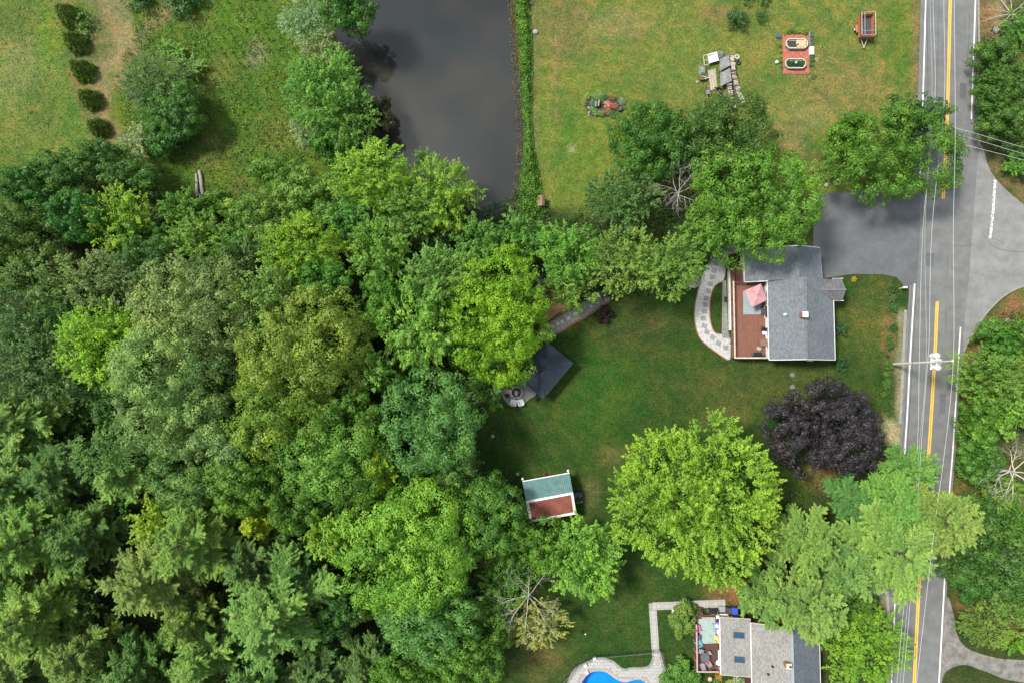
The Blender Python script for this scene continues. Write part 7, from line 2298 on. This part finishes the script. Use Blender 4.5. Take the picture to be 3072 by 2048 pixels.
# ------------------------------------------------------------------ utility pole and wires
ub = P(2673, 1092)
UP = thing('utility_pole', 'tall pale utility pole with three transformers beside the road', 'utility pole', ub)
UH = 13.4
MB().tube([(ub.x, ub.y, -.3), (ub.x, ub.y, 7), (ub.x, ub.y + .03, UH)], [.20, .17, .11], 12).build('shaft', M['pole'], UP)
for zz, L_ in ((10.3, 1.3), (9.2, 1.0)):
    MB().beam((ub.x, ub.y - L_ / 2, zz), (ub.x, ub.y + L_ / 2, zz), .12, .14).build('crossarm', M['can'], UP)
for k, (dx, dy) in enumerate(((.34, -.68), (.52, .08), (.30, .80))):
    can = MB().lathe((ub.x + dx, ub.y + dy, 8.9), [(.30, 0), (.36, .06), (.36, 1.15), (.27, 1.27), (.08, 1.32)], 16).build('transformer', M['can'], UP)
    MB().tube([(ub.x + dx + .08, ub.y + dy, 10.15), (ub.x + dx + .14, ub.y + dy, 10.5)], [.06, .04], 8).build('bushing', M['cap_white'], can)
    MB().tube([(ub.x + dx - .1, ub.y + dy + .08, 10.15), (ub.x + dx - .12, ub.y + dy + .1, 10.45)], [.05, .03], 8).build('bushing', M['cap_white'], can)
MB().beam((ub.x - .05, ub.y - .9, 9.1), (ub.x + .3, ub.y + .9, 9.1), .10, .10).build('mount_bracket', M['can'], UP)
for k in range(4): MB().tube([(ub.x + .06, ub.y - .65 + k * .43, 10.4), (ub.x + .06, ub.y - .65 + k * .43, 10.75)], [.06, .04], 8).build('insulator', M['cap_white'], UP)
MB().lathe((ub.x, ub.y + .03, UH), [(.10, 0), (.13, .06), (.07, .12), (.11, .18), (.05, .26)], 10).build('insulator', M['cap_white'], UP)
def wire(label, pts, z, r_=.02, m='wire', zs=None):
    line = smooth_poly([P(a, b_, z) for a, b_ in pts], 6, False)
    o = MB().tube(line, r_, 5).build('power_line', M[m], None, org=line[len(line) // 2] * Vector((1, 1, 0)))
    return tag(o, label, 'wire', 'wires along the road')
wire('topmost bare wire running over the road along the right lane', [(2868, -500), (2862, -100), (2866, 380), (2860, 683), (2860, 1083), (2828, 1400), (2806, 1560), (2738, 2150), (2700, 2500)], UH + .2)
wire('white wire over the left lane beside the yellow line', [(2850, -500), (2832, -50), (2833, 300), (2796, 683), (2788, 1000), (2783, 1085), (2768, 1280), (2735, 1750), (2700, 2150), (2670, 2500)], 8.9)
wire('white wire over the middle of the left lane', [(2815, -500), (2799, -50), (2805, 300), (2769, 683), (2758, 1075), (2752, 1340), (2721, 1713), (2701, 1931), (2670, 2300)], 7.4)
wire('thick grey bundled cable over the left lane', [(2800, -500), (2790, -50), (2796, 300), (2775, 683), (2779, 1075), (2758, 1340), (2728, 1750), (2690, 2150)], 7.9, .03, 'grey')
wire('dark cable along the left edge of the road', [(2790, -500), (2780, -50), (2783, 300), (2759, 683), (2738, 1075), (2726, 1280), (2698, 1692), (2688, 1910), (2660, 2300)], 6.4, .028, 'dark_grey')
for k, (ya, yb) in enumerate(((380, 443), (398, 462), (424, 481))):
    wire(('upper', 'middle', 'lower')[k] + ' of the three wires crossing to the right edge above the side street', [(2780, ya - 25), (2862, ya + 2), (2970, (ya + yb) / 2 + 2), (3072, yb), (3400, yb + 90)], 8.2, .02, 'wire')

# ------------------------------------------------------------------ ground cover nobody could count
def scatter(name, label, poly, dens, size, h, c, seed, mask=None, m='leaf', asp=.5, up=.9, spread=.5, clump=0.0):
    rg_ = np.random.RandomState(seed)
    xs_, ys_ = [p[0] for p in poly], [p[1] for p in poly]
    A = (max(xs_) - min(xs_)) * (max(ys_) - min(ys_))
    n_ = int(A * dens)
    X, Y = rg_.uniform(min(xs_), max(xs_), n_), rg_.uniform(min(ys_), max(ys_), n_)
    ok = pip(X, Y, poly)
    if mask is not None: ok &= mask(X, Y)
    if clump:
        f = np.sin(X * 1.9 + 3 * np.sin(Y * .7)) * np.sin(Y * 2.2 + 2.5 * np.sin(X * .9)) + .6 * np.sin(X * 4.7 + Y * 3.1) + rg_.normal(0, .5, n_)
        ok &= f > clump
    X, Y = X[ok], Y[ok]
    n_ = len(X)
    hh = rg_.uniform(.1, 1, n_) * (h(X, Y) if callable(h) else h)
    z0 = np.where(pip(X, Y, pond_line), -.25, 0)
    pos = np.stack([X, Y, z0 + hh], -1)
    V = leaves(rg_, pos, rg_.normal(0, spread, pos.shape) + np.array((0, 0, up)), size * rg_.uniform(.6, 1.4, n_), asp)
    tn = .5 + rg_.normal(0, .16, n_) + .14 * np.sin(X * .8 + Y * .5) * np.sin(Y * .9 - X * .3)
    o = link(name, quads_mesh(name, V, tn, M[m]))
    o.color = (*c, 1)
    return tag(o, label, kind='stuff')
keep_track = lambda X, Y: (pdist(X, Y, track, False) > 2.2) & (pdist(X, Y, pond_line) > .6)
scatter('meadow_grass', 'rough tall grass and weeds of the meadow', PP((330, -40), (1000, -40), (1010, 100), (1030, 200), (1050, 420), (900, 540), (700, 620), (560, 600), (440, 540), (330, 420)), 26, .24, .35, (.100, .190, .034), 3, keep_track, spread=.7, clump=-.5)
scatter('meadow_grass', 'pale tall grass of the meadow at the left edge', PP((-60, -60), (150, -60), (215, 120), (270, 400), (150, 520), (-60, 600)), 14, .22, .3, (.14, .19, .06), 4, None, spread=.7, clump=-.4)
scatter('meadow_weeds', 'darker leafy weeds standing in the meadow', PP((330, -40), (1000, -40), (1010, 100), (1030, 200), (1050, 420), (900, 540), (700, 620), (560, 600), (440, 540), (350, 420)), 16, .30, .55, (.07, .165, .03), 14, keep_track, spread=.6, clump=.55)
scatter('meadow_weeds', 'bright leafy weeds standing in the meadow', PP((400, 20), (1000, -40), (1010, 100), (1030, 200), (1050, 420), (900, 540), (700, 560), (560, 500), (440, 340)), 12, .28, .5, (.16, .29, .035), 15, keep_track, spread=.6, clump=.75)
bank = smooth_poly(PP((1540, -60), (1588, -60), (1592, 60), (1598, 160), (1596, 300), (1600, 420), (1625, 560), (1640, 640), (1560, 640), (1556, 560), (1572, 420), (1562, 300), (1556, 160), (1548, 60)), 3)
bd_h = lambda X, Y: np.clip(pdist(X, Y, bank) * 1.4, .25, 1.5) * (1 + .35 * np.sin(Y * .9) * np.sin(X * 2 + Y * 2.3))
scatter('bank_weeds', 'bright green tall weeds along the pond bank', bank, 260, .26, bd_h, (.085, .20, .028), 6, spread=.6, clump=-1.1)
scatter('bank_weeds', 'pale lime weeds among the taller weeds of the pond bank', bank, 150, .24, lambda X, Y: bd_h(X, Y) * 1.15, (.17, .33, .035), 16, spread=.6, clump=.35)
reed = PP((1518, -60), (1545, -60), (1556, 160), (1562, 300), (1572, 420), (1556, 560), (1540, 640), (1490, 660), (1530, 600), (1548, 500), (1548, 380), (1536, 220), (1524, 80))
scatter('dry_reeds', 'brown dry weeds at the water edge of the pond', reed, 70, .19, .6, (.17, .145, .065), 7, spread=.8, clump=-.2)
scatter('undergrowth', 'dark low undergrowth on the woodland floor', WP, 13, .42, .8, (.035, .075, .022), 8, spread=.6, clump=-.6)
NB_ = [O(*q_) for q_ in ((1100, 480), (1190, 440), (1300, 500), (1420, 400), (1560, 300), (1780, 420), (1680, 560), (1610, 630), (1480, 680), (1380, 690), (1280, 700), (1200, 700))]
scatter('undergrowth', 'low green undergrowth beneath the trees north of the lawn', NB_, 26, .34, 1.0, (.055, .12, .028), 9, spread=.6, clump=-.8)
EB_ = [O(*q_) for q_ in ((2250, 90), (2352, -10), (2420, -10), (2420, 420), (2330, 420), (2270, 330), (2250, 250))]
scatter('undergrowth', 'tangled brush across the road above the side street', EB_, 30, .32, .9, (.055, .11, .03), 10, spread=.6, clump=-.4)
EC_ = [O(*q_) for q_ in ((2290, 720), (2420, 700), (2420, 1420), (2260, 1420), (2200, 1300), (2200, 1150), (2200, 960), (2230, 850))]
scatter('undergrowth', 'tangled brush across the road below the side street', EC_, 26, .32, 1.0, (.055, .115, .028), 11, spread=.6, clump=-.3)
SB_ = [O(*q_) for q_ in ((1740, 1080), (1900, 1090), (2060, 1040), (2080, 1120), (2060, 1260), (1960, 1300), (1780, 1300), (1700, 1180))]
scatter('undergrowth', 'sparse low plants beneath the roadside pines', SB_, 10, .34, .6, (.06, .10, .03), 12, spread=.6, clump=-.1)
RB_ = PP((2450, 480), (2520, 430), (2560, 500), (2520, 560), (2470, 540))
scatter('undergrowth', 'yellowish weeds beside the roadside maple', RB_, 40, .24, .6, (.15, .20, .04), 13, spread=.6, clump=-.3)
VG_ = PP((2560, -60), (2754, -60), (2750, 420), (2560, 420))
def lawn_mask(X, Y):
    ok = np.ones(X.shape, bool)
    for poly in ([p for p in dpoly],): ok &= ~pip(X, Y, poly)
    return ok
